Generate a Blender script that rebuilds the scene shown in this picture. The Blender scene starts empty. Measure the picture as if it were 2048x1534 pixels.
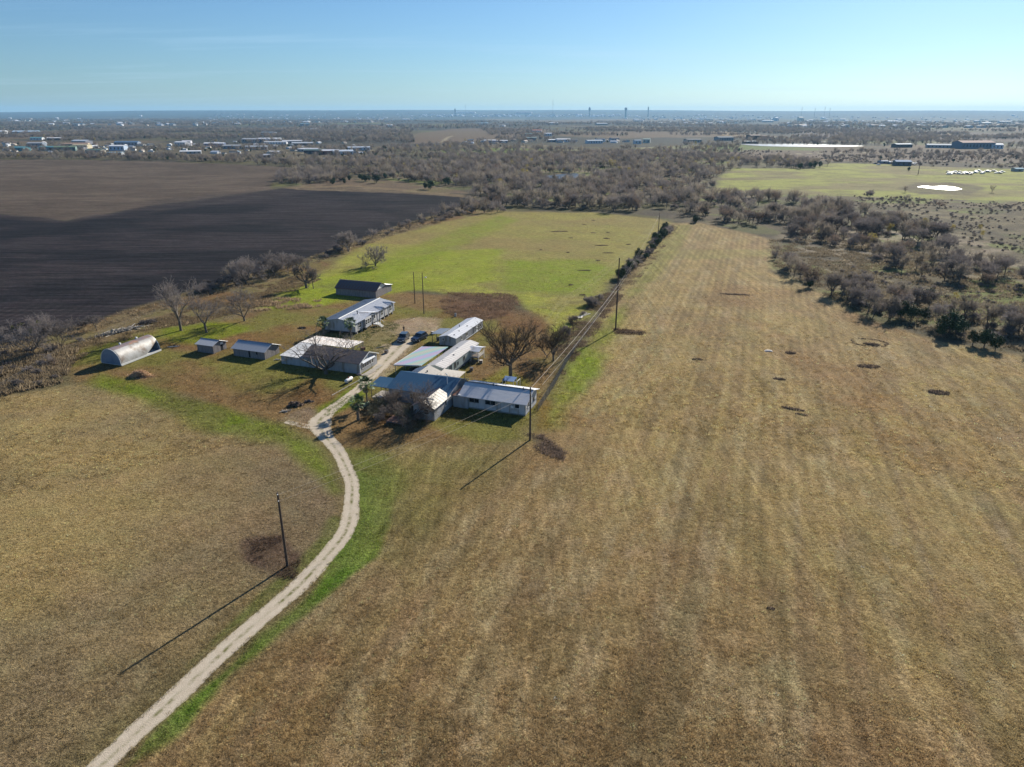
import bpy, math, random
import numpy as np
from mathutils import Vector, Matrix

# ------------------------------------------------------------------ camera
scene = bpy.context.scene
COL = scene.collection
F_PX, CAM_H, HORIZON = 1400.0, 50.0, 228.0          # focal length and horizon for a 2048 px wide picture
PITCH = math.atan((767 - HORIZON) / F_PX)
cam_data = bpy.data.cameras.new('camera')
cam_data.sensor_width = 36.0
cam_data.lens = 36.0 * F_PX / 2048.0
cam_data.clip_start = 1.0
cam_data.clip_end = 80000.0
cam = bpy.data.objects.new('camera', cam_data)
cam.location = (0, 0, CAM_H)
cam.rotation_euler = (math.radians(90) - PITCH, 0, 0)
COL.objects.link(cam)
scene.camera = cam
scene.render.resolution_x, scene.render.resolution_y = 1024, 767

# ------------------------------------------------------------------ sky and sun
SUN_ELEV, SUN_AZ = math.radians(26.0), math.radians(32.5)     # azimuth clockwise from +Y
SKY_STRENGTH, SUN_STRENGTH = 0.055, 5.0
HAZE_DENSITY = 5.0e-5
world = bpy.data.worlds.new('World')
scene.world = world
world.use_nodes = True
wn = world.node_tree
wn.nodes.clear()
w_out = wn.nodes.new('ShaderNodeOutputWorld')
w_bg = wn.nodes.new('ShaderNodeBackground')
w_sky = wn.nodes.new('ShaderNodeTexSky')
w_sky.sky_type = 'NISHITA'
w_sky.sun_disc = False
w_sky.sun_elevation = SUN_ELEV
w_sky.sun_rotation = SUN_AZ
w_sky.altitude = 200.0
w_sky.air_density = 1.0
w_sky.dust_density = 0.33
w_sky.ozone_density = 4.0
# thin cirrus: streaks of pale cloud stretched sideways, mapped on the sky dome
w_tc = wn.nodes.new('ShaderNodeTexCoord')
w_sep = wn.nodes.new('ShaderNodeSeparateXYZ')
wn.links.new(w_tc.outputs['Generated'], w_sep.inputs[0])
def wmath(op, a, b=None, c=None):
    n = wn.nodes.new('ShaderNodeMath'); n.operation = op
    for k, v in enumerate((a, b, c)):
        if v is None: continue
        if isinstance(v, (int, float)): n.inputs[k].default_value = v
        else: wn.links.new(v, n.inputs[k])
    return n.outputs[0]
zc = wmath('MAXIMUM', w_sep.outputs[2], 0.0)
zz = wmath('ADD', zc, 0.05)
cx = wmath('DIVIDE', w_sep.outputs[0], zz)
cy = wmath('DIVIDE', w_sep.outputs[1], zz)
w_comb = wn.nodes.new('ShaderNodeCombineXYZ')
wn.links.new(wmath('MULTIPLY', cx, 0.16), w_comb.inputs[0])
wn.links.new(wmath('MULTIPLY', cy, 0.75), w_comb.inputs[1])
w_noise = wn.nodes.new('ShaderNodeTexNoise')
w_noise.inputs['Scale'].default_value = 1.3
w_noise.inputs['Detail'].default_value = 7
w_noise.inputs['Roughness'].default_value = 0.62
w_noise.inputs['Distortion'].default_value = 0.5
wn.links.new(w_comb.outputs[0], w_noise.inputs['Vector'])
cl = wmath('MULTIPLY', wmath('MAXIMUM', wmath('SUBTRACT', w_noise.outputs[0], 0.53), 0.0), 3.0)
band = wmath('MULTIPLY', wmath('MINIMUM', wmath('MULTIPLY', zc, 14.0), 1.0), wmath('MAXIMUM', wmath('SUBTRACT', 1.0, wmath('MULTIPLY', zc, 7.5)), 0.12))
cl = wmath('MINIMUM', wmath('MULTIPLY', cl, band), 0.22)
w_mix = wn.nodes.new('ShaderNodeMix'); w_mix.data_type = 'RGBA'
wn.links.new(cl, w_mix.inputs[0])
wn.links.new(w_sky.outputs[0], w_mix.inputs[6])
w_mix.inputs[7].default_value = (9.6, 10.0, 10.4, 1)
w_tint = wn.nodes.new('ShaderNodeMix'); w_tint.data_type = 'RGBA'; w_tint.blend_type = 'MULTIPLY'; w_tint.inputs[0].default_value = 1.0
w_tint.inputs[7].default_value = (0.71, 0.93, 1.12, 1)
wn.links.new(w_mix.outputs[2], w_tint.inputs[6]); wn.links.new(w_tint.outputs[2], w_bg.inputs['Color'])
w_bg.inputs['Strength'].default_value = SKY_STRENGTH
wn.links.new(w_bg.outputs[0], w_out.inputs['Surface'])

sun_data = bpy.data.lights.new('sun', 'SUN')
sun_data.energy = SUN_STRENGTH
sun_data.angle = math.radians(0.5)
sun_data.color = (1.0, 0.93, 0.81)
sun = bpy.data.objects.new('sun', sun_data)
sd = Vector((math.sin(SUN_AZ) * math.cos(SUN_ELEV), math.cos(SUN_AZ) * math.cos(SUN_ELEV), math.sin(SUN_ELEV)))
sun.rotation_euler = sd.to_track_quat('Z', 'Y').to_euler()
sun.location = (60, 90, 80)
COL.objects.link(sun)

scene.view_settings.view_transform = 'Standard'
scene.view_settings.look = 'None'
scene.view_settings.gamma = 1.0
scene.view_settings.exposure = 0.72
scene.view_settings.use_curve_mapping = False
scene.cycles.max_bounces = 5
scene.cycles.diffuse_bounces = 2
scene.cycles.glossy_bounces = 2
scene.cycles.transparent_max_bounces = 8
scene.cycles.volume_bounces = 1

# ------------------------------------------------------------------ picture point -> place on the ground
cP, sP = math.cos(PITCH), math.sin(PITCH)
def ray(px, py):
    u = (px - 1024) / F_PX; v = -(py - 767) / F_PX
    return u, cP + v * sP, -sP + v * cP
def G(px, py, z=0.0):
    r = ray(px, py); t = (z - CAM_H) / r[2]
    return Vector((r[0] * t, r[1] * t, z))

# ------------------------------------------------------------------ noise
def hash2(ix, iy, seed):
    h = (ix.astype(np.int64) * 374761393 + iy.astype(np.int64) * 668265263 + seed * 1274126177) & 0xFFFFFFFF
    h = ((h ^ (h >> 13)) * 1103515245) & 0xFFFFFFFF
    h = (h ^ (h >> 16)) & 0xFFFFFFFF
    return h.astype(np.float64) / 4294967295.0
def vnoise(x, y, seed=0):
    ix = np.floor(x); iy = np.floor(y); fx = x - ix; fy = y - iy
    ix = ix.astype(np.int64); iy = iy.astype(np.int64)
    fx = fx * fx * (3 - 2 * fx); fy = fy * fy * (3 - 2 * fy)
    a = hash2(ix, iy, seed); b = hash2(ix + 1, iy, seed); c = hash2(ix, iy + 1, seed); d = hash2(ix + 1, iy + 1, seed)
    return (a * (1 - fx) + b * fx) * (1 - fy) + (c * (1 - fx) + d * fx) * fy
def fbm(x, y, seed=0, octv=4):
    s = 0; a = 0.5; t = 0
    for k in range(octv):
        s = s + a * vnoise(x, y, seed + k * 17); t += a; a *= 0.5; x = x * 2.03 + 11.3; y = y * 2.03 + 7.7
    return s / t
def sstep(a, b, x):
    t = np.clip((x - a) / (b - a), 0, 1); return t * t * (3 - 2 * t)

# ------------------------------------------------------------------ terrain height
def terrain(x, y):
    x = np.asarray(x, float); y = np.asarray(y, float)
    r = np.hypot(x, y)
    az = np.arctan2(x, np.maximum(y, 1.0)) * 1400.0
    az = np.where(y <= 1.0, np.sign(x) * 2200, az)
    z = (fbm(x / 900, y / 900, 3, 3) - 0.5) * 11 * sstep(650, 2600, r)
    ridge = np.interp(az, [-1900, -1024, -624, -224, 176, 576, 1024, 1900], [44, 50, 102, 124, 122, 108, 88, 60])
    ridge = ridge + (fbm(x / 2600, y / 2600, 5, 3) - 0.5) * 26
    z = z * (1 - sstep(6000, 9000, r)) + ridge * sstep(7500, 15500, r)
    z = z + 26 * sstep(3500, 7500, r) * (fbm(x / 1700, y / 1700, 9, 3) - 0.42) * (1 - sstep(9000, 12000, r))
    return z
TS = np.geomspace(300, 16000, 900)
def P(px, py):
    """point of the ground seen at that place of the picture, hills included"""
    g = G(px, py) if py > 245 else None
    if g is not None and g.y < 640: return g
    r = ray(px, py)
    n = math.hypot(r[0], r[1]); t = TS / n
    X = r[0] * t; Y = r[1] * t; Z = CAM_H + r[2] * t
    below = np.nonzero(Z < terrain(X, Y))[0]
    k = below[0] if len(below) else len(TS) - 1
    return Vector((float(X[k]), float(Y[k]), float(terrain(X[k], Y[k]))))

# ------------------------------------------------------------------ object helpers
def link(o): COL.objects.link(o); return o
def tag(o, label=None, cat=None, group=None, kind=None):
    if label: o['label'] = label
    if cat: o['category'] = cat
    if group: o['group'] = group
    if kind: o['kind'] = kind
    return o
def thing(name, label, cat, loc=(0, 0, 0), rz=0.0, group=None):
    o = bpy.data.objects.new(name, None)
    o.empty_display_size = 0.5
    o.location = loc; o.rotation_euler = (0, 0, rz)
    link(o); return tag(o, label, cat, group)
def mesh_from(name, verts, faces, mats=None, smooth=False):
    me = bpy.data.meshes.new(name)
    me.from_pydata([tuple(v) for v in verts], [], [tuple(f) for f in faces])
    for m in (mats or []): me.materials.append(m)
    if smooth: me.polygons.foreach_set('use_smooth', [True] * len(me.polygons))
    me.update(); return me
def np_mesh(name, V, Fq, mats=None, smooth=False):
    """V (n,3) float, Fq (m,k) int, same k for all faces"""
    me = bpy.data.meshes.new(name)
    V = np.asarray(V, np.float32); Fq = np.asarray(Fq, np.int32); k = Fq.shape[1]
    me.vertices.add(len(V)); me.vertices.foreach_set('co', V.ravel())
    me.loops.add(Fq.size); me.loops.foreach_set('vertex_index', Fq.ravel())
    me.polygons.add(len(Fq)); me.polygons.foreach_set('loop_start', np.arange(0, Fq.size, k, dtype=np.int32))
    if smooth: me.polygons.foreach_set('use_smooth', np.ones(len(Fq), bool))
    for m in (mats or []): me.materials.append(m)
    me.update(calc_edges=True); me.validate(); return me
def ob(name, me, parent=None, loc=None, rz=None, kind=None):
    o = bpy.data.objects.new(name, me)
    if parent: o.parent = parent
    if loc is not None: o.location = loc
    if rz is not None: o.rotation_euler = (0, 0, rz)
    if kind: o['kind'] = kind
    return link(o)
class MB:
    def __init__(s): s.v = []; s.f = []
    def add(s, vs, fs):
        b = len(s.v); s.v += [tuple(v) for v in vs]; s.f += [tuple(i + b for i in f) for f in fs]; return s
    def box(s, x0, x1, y0, y1, z0, z1):
        return s.add([(x0, y0, z0), (x1, y0, z0), (x1, y1, z0), (x0, y1, z0), (x0, y0, z1), (x1, y0, z1), (x1, y1, z1), (x0, y1, z1)],
                     [(3, 2, 1, 0), (4, 5, 6, 7), (0, 1, 5, 4), (1, 2, 6, 5), (2, 3, 7, 6), (3, 0, 4, 7)])
    def prism(s, prof, x0, x1, axis=0):
        """profile (a, z) extruded along x (axis 0: a is y) or along y (axis 1: a is x)"""
        n = len(prof)
        if axis == 0: vs = [(x0, a, z) for a, z in prof] + [(x1, a, z) for a, z in prof]
        else: vs = [(a, x0, z) for a, z in prof] + [(a, x1, z) for a, z in prof]
        fs = [tuple(range(n))[::-1], tuple(range(n, 2 * n))] + [(i, (i + 1) % n, (i + 1) % n + n, i + n) for i in range(n)]
        return s.add(vs, fs)
    def tube(s, p0, p1, r0, r1=None, n=6):
        r1 = r0 if r1 is None else r1
        p0 = Vector(p0); p1 = Vector(p1); d = (p1 - p0).normalized()
        a = d.orthogonal().normalized(); b = d.cross(a)
        vs = []
        for p, r in ((p0, r0), (p1, r1)):
            for i in range(n):
                t = 2 * math.pi * i / n; vs.append(p + a * (math.cos(t) * r) + b * (math.sin(t) * r))
        fs = [(i, (i + 1) % n, (i + 1) % n + n, i + n) for i in range(n)] + [tuple(range(n))[::-1], tuple(range(n, 2 * n))]
        return s.add(vs, fs)
    def mesh(s, name, m, smooth=False): return mesh_from(name, s.v, s.f, [m] if m else None, smooth)
    def build(s, name, m, parent=None, kind=None, smooth=False, **k): return ob(name, s.mesh(name, m, smooth), parent, kind=kind, **k)

# ------------------------------------------------------------------ materials
def mat(name, col, rough=0.8, col2=None, scale=2.0, metal=0.0, bump=0.0, stretch=(1, 1, 1), spec=0.3, detail=4, contrast=1.0,
        col3=None, scale3=0.4, amount3=0.5, rnd=0.0, wave=None, bscale=None):
    m = bpy.data.materials.new(name); m.use_nodes = True
    nt = m.node_tree; b = nt.nodes['Principled BSDF']
    b.inputs['Roughness'].default_value = rough; b.inputs['Metallic'].default_value = metal
    b.inputs['Specular IOR Level'].default_value = spec
    L = nt.links
    tc = nt.nodes.new('ShaderNodeTexCoord'); mp = nt.nodes.new('ShaderNodeMapping')
    mp.inputs['Scale'].default_value = stretch
    L.new(tc.outputs['Object'], mp.inputs[0])
    out = None
    def noise(sc, det=detail):
        n = nt.nodes.new('ShaderNodeTexNoise'); n.inputs['Scale'].default_value = sc
        n.inputs['Detail'].default_value = det; n.inputs['Roughness'].default_value = 0.6
        L.new(mp.outputs[0], n.inputs['Vector']); return n.outputs[0]
    def mixc(f, a, b_):
        x = nt.nodes.new('ShaderNodeMix'); x.data_type = 'RGBA'
        for s, v in ((0, f), (6, a), (7, b_)):
            if isinstance(v, (int, float)): x.inputs[s].default_value = v
            elif isinstance(v, tuple): x.inputs[s].default_value = (*v, 1)
            else: L.new(v, x.inputs[s])
        return x.outputs[2]
    def ramp(f, lo, hi):
        r = nt.nodes.new('ShaderNodeMapRange'); r.inputs[1].default_value = lo; r.inputs[2].default_value = hi
        L.new(f, r.inputs[0]); return r.outputs[0]
    out = tuple(col)
    nz = noise(scale)
    if col2 is not None: out = mixc(ramp(nz, 0.5 - 0.22 / contrast, 0.5 + 0.22 / contrast), tuple(col), tuple(col2))
    if col3 is not None: out = mixc(ramp(noise(scale3, 3), 0.62 - 0.3 * amount3, 0.72 - 0.2 * amount3), out, tuple(col3))
    if rnd > 0:
        oi = nt.nodes.new('ShaderNodeObjectInfo'); r = nt.nodes.new('ShaderNodeMapRange')
        r.inputs[3].default_value = 1 - rnd; r.inputs[4].default_value = 1 + rnd
        L.new(oi.outputs['Random'], r.inputs[0])
        hs = nt.nodes.new('ShaderNodeHueSaturation')
        if isinstance(out, tuple): hs.inputs['Color'].default_value = (*out, 1)
        else: L.new(out, hs.inputs['Color'])
        L.new(r.outputs[0], hs.inputs['Value']); out = hs.outputs[0]
    if isinstance(out, tuple): b.inputs['Base Color'].default_value = (*out, 1)
    else: L.new(out, b.inputs['Base Color'])
    if bump > 0:
        bp = nt.nodes.new('ShaderNodeBump'); bp.inputs['Strength'].default_value = 1.0; bp.inputs['Distance'].default_value = bump
        L.new(noise(bscale, 3) if bscale else nz, bp.inputs['Height']); L.new(bp.outputs[0], b.inputs['Normal'])
    return m
# ================================================================== GROUND
A20 = math.radians(-20.0)
UX, UY = math.cos(A20), math.sin(A20)            # the farm's two building directions
VX, VY = -math.sin(A20), math.cos(A20)

NEAR_ANG = np.radians(np.linspace(-47, 47, 700))
WIDE_ANG = np.radians(np.concatenate([np.linspace(47, 313, 56)[1:-1]]))
ANG = np.concatenate([NEAR_ANG, WIDE_ANG])
RAD = np.concatenate([[0.5, 15, 30, 42], np.geomspace(50, 700, 330), np.geomspace(700, 19000, 200)[1:]])
AA, RR = np.meshgrid(ANG, RAD)
gx = (RR * np.sin(AA)); gy = (RR * np.cos(AA))
gz = terrain(gx, gy)
nR, nA = gx.shape

def poly_world(pts):
    return np.array([(P(px, py).x, P(px, py).y) if py > 226 else (0, 0) for px, py in pts])
def poly_sd(x, y, poly):
    """signed distance, negative inside"""
    n = len(poly); d = np.full(x.shape, 1e18); inside = np.zeros(x.shape, bool)
    for i in range(n):
        ax, ay = poly[i]; bx, by = poly[(i + 1) % n]
        ex, ey = bx - ax, by - ay; wx = x - ax; wy = y - ay
        t = np.clip((wx * ex + wy * ey) / (ex * ex + ey * ey + 1e-9), 0, 1)
        d = np.minimum(d, (wx - ex * t) ** 2 + (wy - ey * t) ** 2)
        c = ((ay <= y) & (by > y)) | ((by <= y) & (ay > y))
        xi = ax + (y - ay) / (by - ay if by != ay else 1e-9) * ex
        inside ^= c & (x < xi)
    d = np.sqrt(d); return np.where(inside, -d, d)
def line_d(x, y, pts):
    d = np.full(x.shape, 1e18)
    for i in range(len(pts) - 1):
        ax, ay = pts[i]; bx, by = pts[i + 1]
        ex, ey = bx - ax, by - ay; wx = x - ax; wy = y - ay
        t = np.clip((wx * ex + wy * ey) / (ex * ex + ey * ey + 1e-9), 0, 1)
        d = np.minimum(d, (wx - ex * t) ** 2 + (wy - ey * t) ** 2)
    return np.sqrt(d)

# real surface colours (linear)
C_DRY = (0.300, 0.230, 0.118); C_DRY2 = (0.240, 0.190, 0.105); C_GREEN = (0.250, 0.262, 0.060); C_LUSH = (0.120, 0.162, 0.042)
C_OLIVE = (0.135, 0.125, 0.050); C_RUST = (0.165, 0.092, 0.045); C_SOIL = (0.017, 0.0155, 0.018); C_SOIL2 = (0.120, 0.092, 0.070)
C_BRUSH = (0.098, 0.088, 0.056); C_WOODF = (0.072, 0.062, 0.048); C_GRAVEL = (0.42, 0.35, 0.27); C_TAN = (0.25, 0.19, 0.12)
C_PALE = (0.36, 0.285, 0.17); C_MEADOW = (0.265, 0.275, 0.090)

PLOUGH_DARK = [(-260, 470), (0, 428), (130, 441), (300, 412), (560, 377), (700, 373), (945, 396), (960, 404), (905, 419), (840, 436), (760, 463), (690, 490), (600, 520), (480, 556), (380, 580), (240, 622), (120, 664), (0, 700), (-260, 760)]
PLOUGH_PALE = [(-260, 318), (0, 319), (160, 320), (330, 324), (480, 329), (600, 336), (560, 352), (540, 372), (545, 379), (300, 412), (130, 441), (0, 428), (-260, 470)]
MOWN = [(1345, 447), (1400, 446), (1533, 476), (1548, 500), (1540, 540), (1600, 566), (1640, 590), (1740, 640), (1880, 682), (2060, 712), (2500, 820), (2700, 1700), (-200, 1700), (60, 1560), (235, 1534), (430, 1370), (600, 1215), (690, 1100), (735, 980), (800, 890), (950, 880), (1060, 880), (1110, 800), (1190, 650), (1250, 560), (1310, 480)]
PASTURE = [(640, 560), (690, 508), (760, 476), (880, 448), (1000, 422), (1180, 424), (1310, 437), (1345, 447), (1290, 500), (1230, 560), (1170, 640), (1120, 690), (1080, 640), (1030, 600), (900, 590), (800, 580), (700, 556)]
MEADOW = [(1418, 386), (1440, 352), (1470, 336), (1620, 338), (1660, 326), (1740, 328), (1990, 338), (2300, 345), (2300, 404), (2048, 404), (1700, 392), (1560, 388)]
FIELD_LEFT = [(-300, 760), (0, 792), (150, 772), (330, 800), (470, 850), (570, 880), (640, 950), (660, 1060), (560, 1180), (330, 1380), (140, 1534), (-200, 1800), (-900, 1500)]
YARD = [(150, 700), (330, 660), (500, 640), (640, 590), (700, 570), (900, 590), (1080, 640), (1120, 700), (1080, 800), (1060, 880), (900, 950), (735, 980), (700, 900), (600, 860), (430, 800), (300, 770), (150, 760)]
# class: 1 mown 2 ploughed dark 3 ploughed pale 4 pasture 5 meadow 6 left field 0 other
def paint(x, y):
    x = np.asarray(x, float); y = np.asarray(y, float)
    r = np.hypot(x, y)
    us = x * UX + y * UY; vs = x * VX + y * VY
    n_s = fbm(x / 6, y / 6, 21, 4); n_m = fbm(x / 22, y / 22, 31, 4); n_l = fbm(x / 90, y / 90, 41, 3); n_xl = fbm(x / 420, y / 420, 51, 4)
    wob = (fbm(x / 9, y / 9, 61, 3) - 0.5) * 5 + (fbm(x / 40, y / 40, 71, 3) - 0.5) * 7
    C = np.zeros(x.shape + (3,)); M = np.zeros(x.shape + (3,))      # masks: stripes, rows, roughness
    cls = np.zeros(x.shape, int)
    def base(c): return np.broadcast_to(np.array(c), x.shape + (3,)).copy()
    def lerp(a, b, t): return a * (1 - t[..., None]) + np.asarray(b) * t[..., None]
    # -- far country: woods, fields, pale fields
    C = base(C_BRUSH)
    C = lerp(C, C_WOODF, sstep(0.40, 0.60, n_l))
    C = lerp(C, C_OLIVE, sstep(0.55, 0.7, n_m) * 0.5)
    C = lerp(C, (0.200, 0.160, 0.085), (1 - sstep(110, 200, r)) * (0.7 + 0.3 * n_m))
    fx = (x * 0.97 + y * 0.24) / 330 + (n_xl - .5) * 2.6; fy = (y * 0.97 - x * 0.24) / 520 + (n_xl - .5) * 2.2
    cell = hash2(np.floor(fx).astype(int), np.floor(fy).astype(int), 5)
    far = sstep(900, 1500, r)
    C = lerp(C, (0.150, 0.112, 0.080), far * (cell > 0.62) * 0.85)
    C = lerp(C, (0.125, 0.130, 0.060), far * ((cell > 0.40) & (cell < 0.50)) * 0.8)
    C = lerp(C, (0.26, 0.20, 0.13), far * (cell > 0.94) * 0.9)
    C = lerp(C, (0.052, 0.050, 0.042), far * (cell < 0.28) * 0.8)
    C = lerp(C, (0.055, 0.056, 0.050), sstep(0.5, 0.62, fbm(x / 260, y / 700, 91, 4)) * far * 0.9)
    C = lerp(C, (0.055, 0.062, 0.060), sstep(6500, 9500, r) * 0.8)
    M[..., 2] = 0.9
    def region(pts, soft=1.5, w=1.0):
        pw = poly_world(pts); sd = poly_sd(x, y, pw) + wob * w
        return sd, 1 - sstep(-soft, soft, sd)
    # named far fields (seen as thin bands)
    for pts, c, s in (
        ([(0, 286), (130, 283), (330, 285), (620, 292), (760, 296), (760, 312), (500, 322), (200, 316), (0, 316)], (0.125, 0.105, 0.070), 12),
        ([(830, 268), (900, 258), (1010, 255), (1100, 258), (1090, 268), (960, 284), (820, 288)], (0.150, 0.112, 0.080), 12),
        ([(880, 300), (960, 296), (1130, 298), (1140, 306), (980, 313), (880, 311)], (0.155, 0.190, 0.060), 8),
        ([(1400, 290), (1500, 288), (1640, 297), (1640, 304), (1400, 304)], (0.130, 0.165, 0.060), 8),
        ([(1110, 298), (1560, 306), (1750, 318), (1740, 324), (1560, 319), (1350, 316)], (0.165, 0.120, 0.085), 8),
        ([(1480, 300), (2048, 304), (2100, 328), (1700, 320), (1480, 310)], (0.140, 0.110, 0.085), 8),
        ([(1260, 296), (1400, 290), (1420, 294), (1300, 300)], (0.22, 0.22, 0.12), 6),
        ([(1600, 262), (1900, 262), (2048, 270), (2048, 284), (1900, 282), (1600, 280)], (0.115, 0.090, 0.078), 20),
        ([(1650, 246), (1830, 247), (1820, 254), (1650, 254)], (0.13, 0.15, 0.085), 20),
        ([(1030, 240), (1300, 237), (1450, 240), (1400, 246), (1100, 246)], (0.145, 0.115, 0.085), 25),
        ([(1120, 300), (1180, 298), (1160, 304)], (0.2, 0.2, 0.1), 6)):
        sd, k = region(pts, s, 2.0); C = lerp(C, c, k * (0.75 + 0.25 * n_m)); 
    # -- mid ground: rough brush land right, wood floor
    sd, k = region([(1340, 440), (1540, 470), (1540, 540), (1700, 625), (2100, 720), (2400, 640), (2400, 400), (1700, 392), (1420, 388), (1200, 400), (950, 405), (560, 372), (600, 335), (1100, 300), (1480, 310), (1440, 352)], 8)
    rough = lerp(lerp(base((0.112, 0.094, 0.060)), (0.185, 0.155, 0.10), sstep(0.48, 0.64, n_s)), (0.16, 0.19, 0.06), sstep(0.52, 0.62, n_m) * 0.75)
    rough = lerp(rough, C_WOODF, sstep(0.5, 0.62, fbm(x / 30, y / 30, 77, 3)) * 0.6)
    C = lerp(C, rough, k * 0.9)
    # river bottom pale clearings
    sd, k = region([(1560, 470), (1700, 455), (1900, 470), (2048, 500), (2048, 560), (1800, 540), (1600, 520)], 6)
    C = lerp(C, (0.25, 0.21, 0.16), k * sstep(0.42, 0.6, n_s) * 0.7)
    sd, k = region([(600, 371), (680, 358), (800, 362), (900, 378), (945, 388), (700, 375)], 3)
    C = lerp(C, (0.15, 0.108, 0.078), k * 0.7)
    # -- verge between ploughed field and farm
    sd, k = region([(-300, 640), (0, 690), (250, 625), (480, 556), (620, 515), (760, 463), (930, 416), (1010, 422), (900, 450), (760, 482), (650, 560), (500, 640), (330, 665), (150, 700), (0, 800), (-300, 800)], 3)
    vg = lerp(lerp(base((0.185, 0.145, 0.085)), C_RUST, sstep(0.5, 0.64, n_m) * 0.6), C_OLIVE, sstep(0.48, 0.6, n_s) * 0.5)
    C = lerp(C, vg, k); M[..., 2] = np.where(k > .5, 1.0, M[..., 2])
    # -- ploughed
    sdP, kP = region(PLOUGH_PALE, 2.0, 0.6)
    pale = lerp(base(C_SOIL2), (0.094, 0.072, 0.055), sstep(0.4, 0.6, fbm(x / 60, y / 25, 33, 4)))
    C = lerp(C, pale, kP); M[..., 1] = np.maximum(M[..., 1], kP * 0.6)
    sdD, kD = region(PLOUGH_DARK, 2.0, 0.6)
    dk = lerp(base(C_SOIL), (0.034, 0.028, 0.030), sstep(0.35, 0.65, fbm(x / 40, y / 22, 35, 4)))
    dk = lerp(dk, (0.080, 0.062, 0.055), 0.55 * (1 - sstep(0, 13, np.abs(line_d(x, y, poly_world([(-200, 470), (0, 428), (130, 441), (300, 412), (560, 377)]))))) * sstep(.3, .6, fbm(x / 80, y / 14, 36, 3)))
    C = lerp(C, dk, kD); M[..., 1] = np.maximum(M[..., 1], kD)
    # -- pasture
    sdG, kG = region(PASTURE, 2.5)
    pg = lerp(lerp(base(C_GREEN), (0.225, 0.205, 0.075), sstep(0.42, 0.62, n_m)), (0.235, 0.165, 0.085), sstep(0.50, 0.66, fbm(x / 55, y / 30, 81, 4)) * 0.85)
    pg = pg * (0.70 + 0.66 * fbm(us / 12, vs / 6, 121, 4))[..., None]
    pg = lerp(pg, (0.15, 0.12, 0.06), sstep(0.60, 0.72, fbm(us / 5, vs / 3, 123, 3)) * 0.5)
    pg = lerp(pg, (0.24, 0.20, 0.085), 0.75 * (1 - sstep(60, 170, np.hypot(x - 30, (y - 330)))))
    C = lerp(C, pg, kG)
    sdM, kM = region(MEADOW, 5)
    md = lerp(base(C_MEADOW), (0.21, 0.185, 0.095), sstep(0.45, 0.64, fbm(x / 60, y / 25, 83, 4)))
    md = lerp(md, (0.14, 0.125, 0.06), sstep(0.52, 0.68, fbm(x / 16, y / 9, 125, 4)) * 0.6)
    C = lerp(C, md, kM)
    # -- left field, mown field
    sdL, kL = region(FIELD_LEFT, 2.0)
    lf = lerp(lerp(base(C_DRY2), C_DRY, sstep(0.38, 0.6, n_m)), (0.165, 0.125, 0.085), sstep(0.5, 0.68, n_l) * 0.7)
    C = lerp(C, lf, kL)
    sdR, kR = region(MOWN, 2.0, 0.6)
    us = x * UX + y * UY
    vs = x * VX + y * VY
    streak = fbm(us / 2.2, vs / 60, 101, 3)
    mf = lerp(lerp(base(C_DRY), (0.275, 0.205, 0.115), sstep(0.42, 0.62, n_m) * 0.7), (0.225, 0.160, 0.092), sstep(0.5, 0.7, n_l) * 0.55)
    mf = lerp(mf, (0.195, 0.142, 0.085), sstep(0.52, 0.66, streak) * 0.45)
    mf = lerp(mf, C_PALE, sstep(0.60, 0.75, fbm(us / 1.5, vs / 26, 103, 4)) * 0.30)
    mf = lerp(mf, (0.36, 0.30, 0.19), sstep(0.56, 0.72, fbm(us / 2.5, vs / 9, 131, 4)) * 0.35)
    mf = lerp(mf, (0.150, 0.120, 0.065), sstep(0.57, 0.70, fbm(us / 3, vs / 14, 133, 4)) * 0.35)
    mf = lerp(mf, (0.225, 0.145, 0.080), sstep(0.55, 0.7, fbm(x / 34, y / 34, 105, 4)) * 0.5)
    C = lerp(C, mf, kR); M[..., 0] = np.maximum(M[..., 0], kR)
    # -- farm yard lawn
    sdY, kY = region(YARD, 2.0)
    yd = lerp(lerp(base((0.195, 0.132, 0.068)), (0.165, 0.165, 0.050), sstep(0.44, 0.6, n_m) * 0.8), C_RUST, sstep(0.56, 0.7, fbm(x / 13, y / 13, 87, 3)) * 0.6)
    C = lerp(C, yd, kY * (1 - kR))
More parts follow.
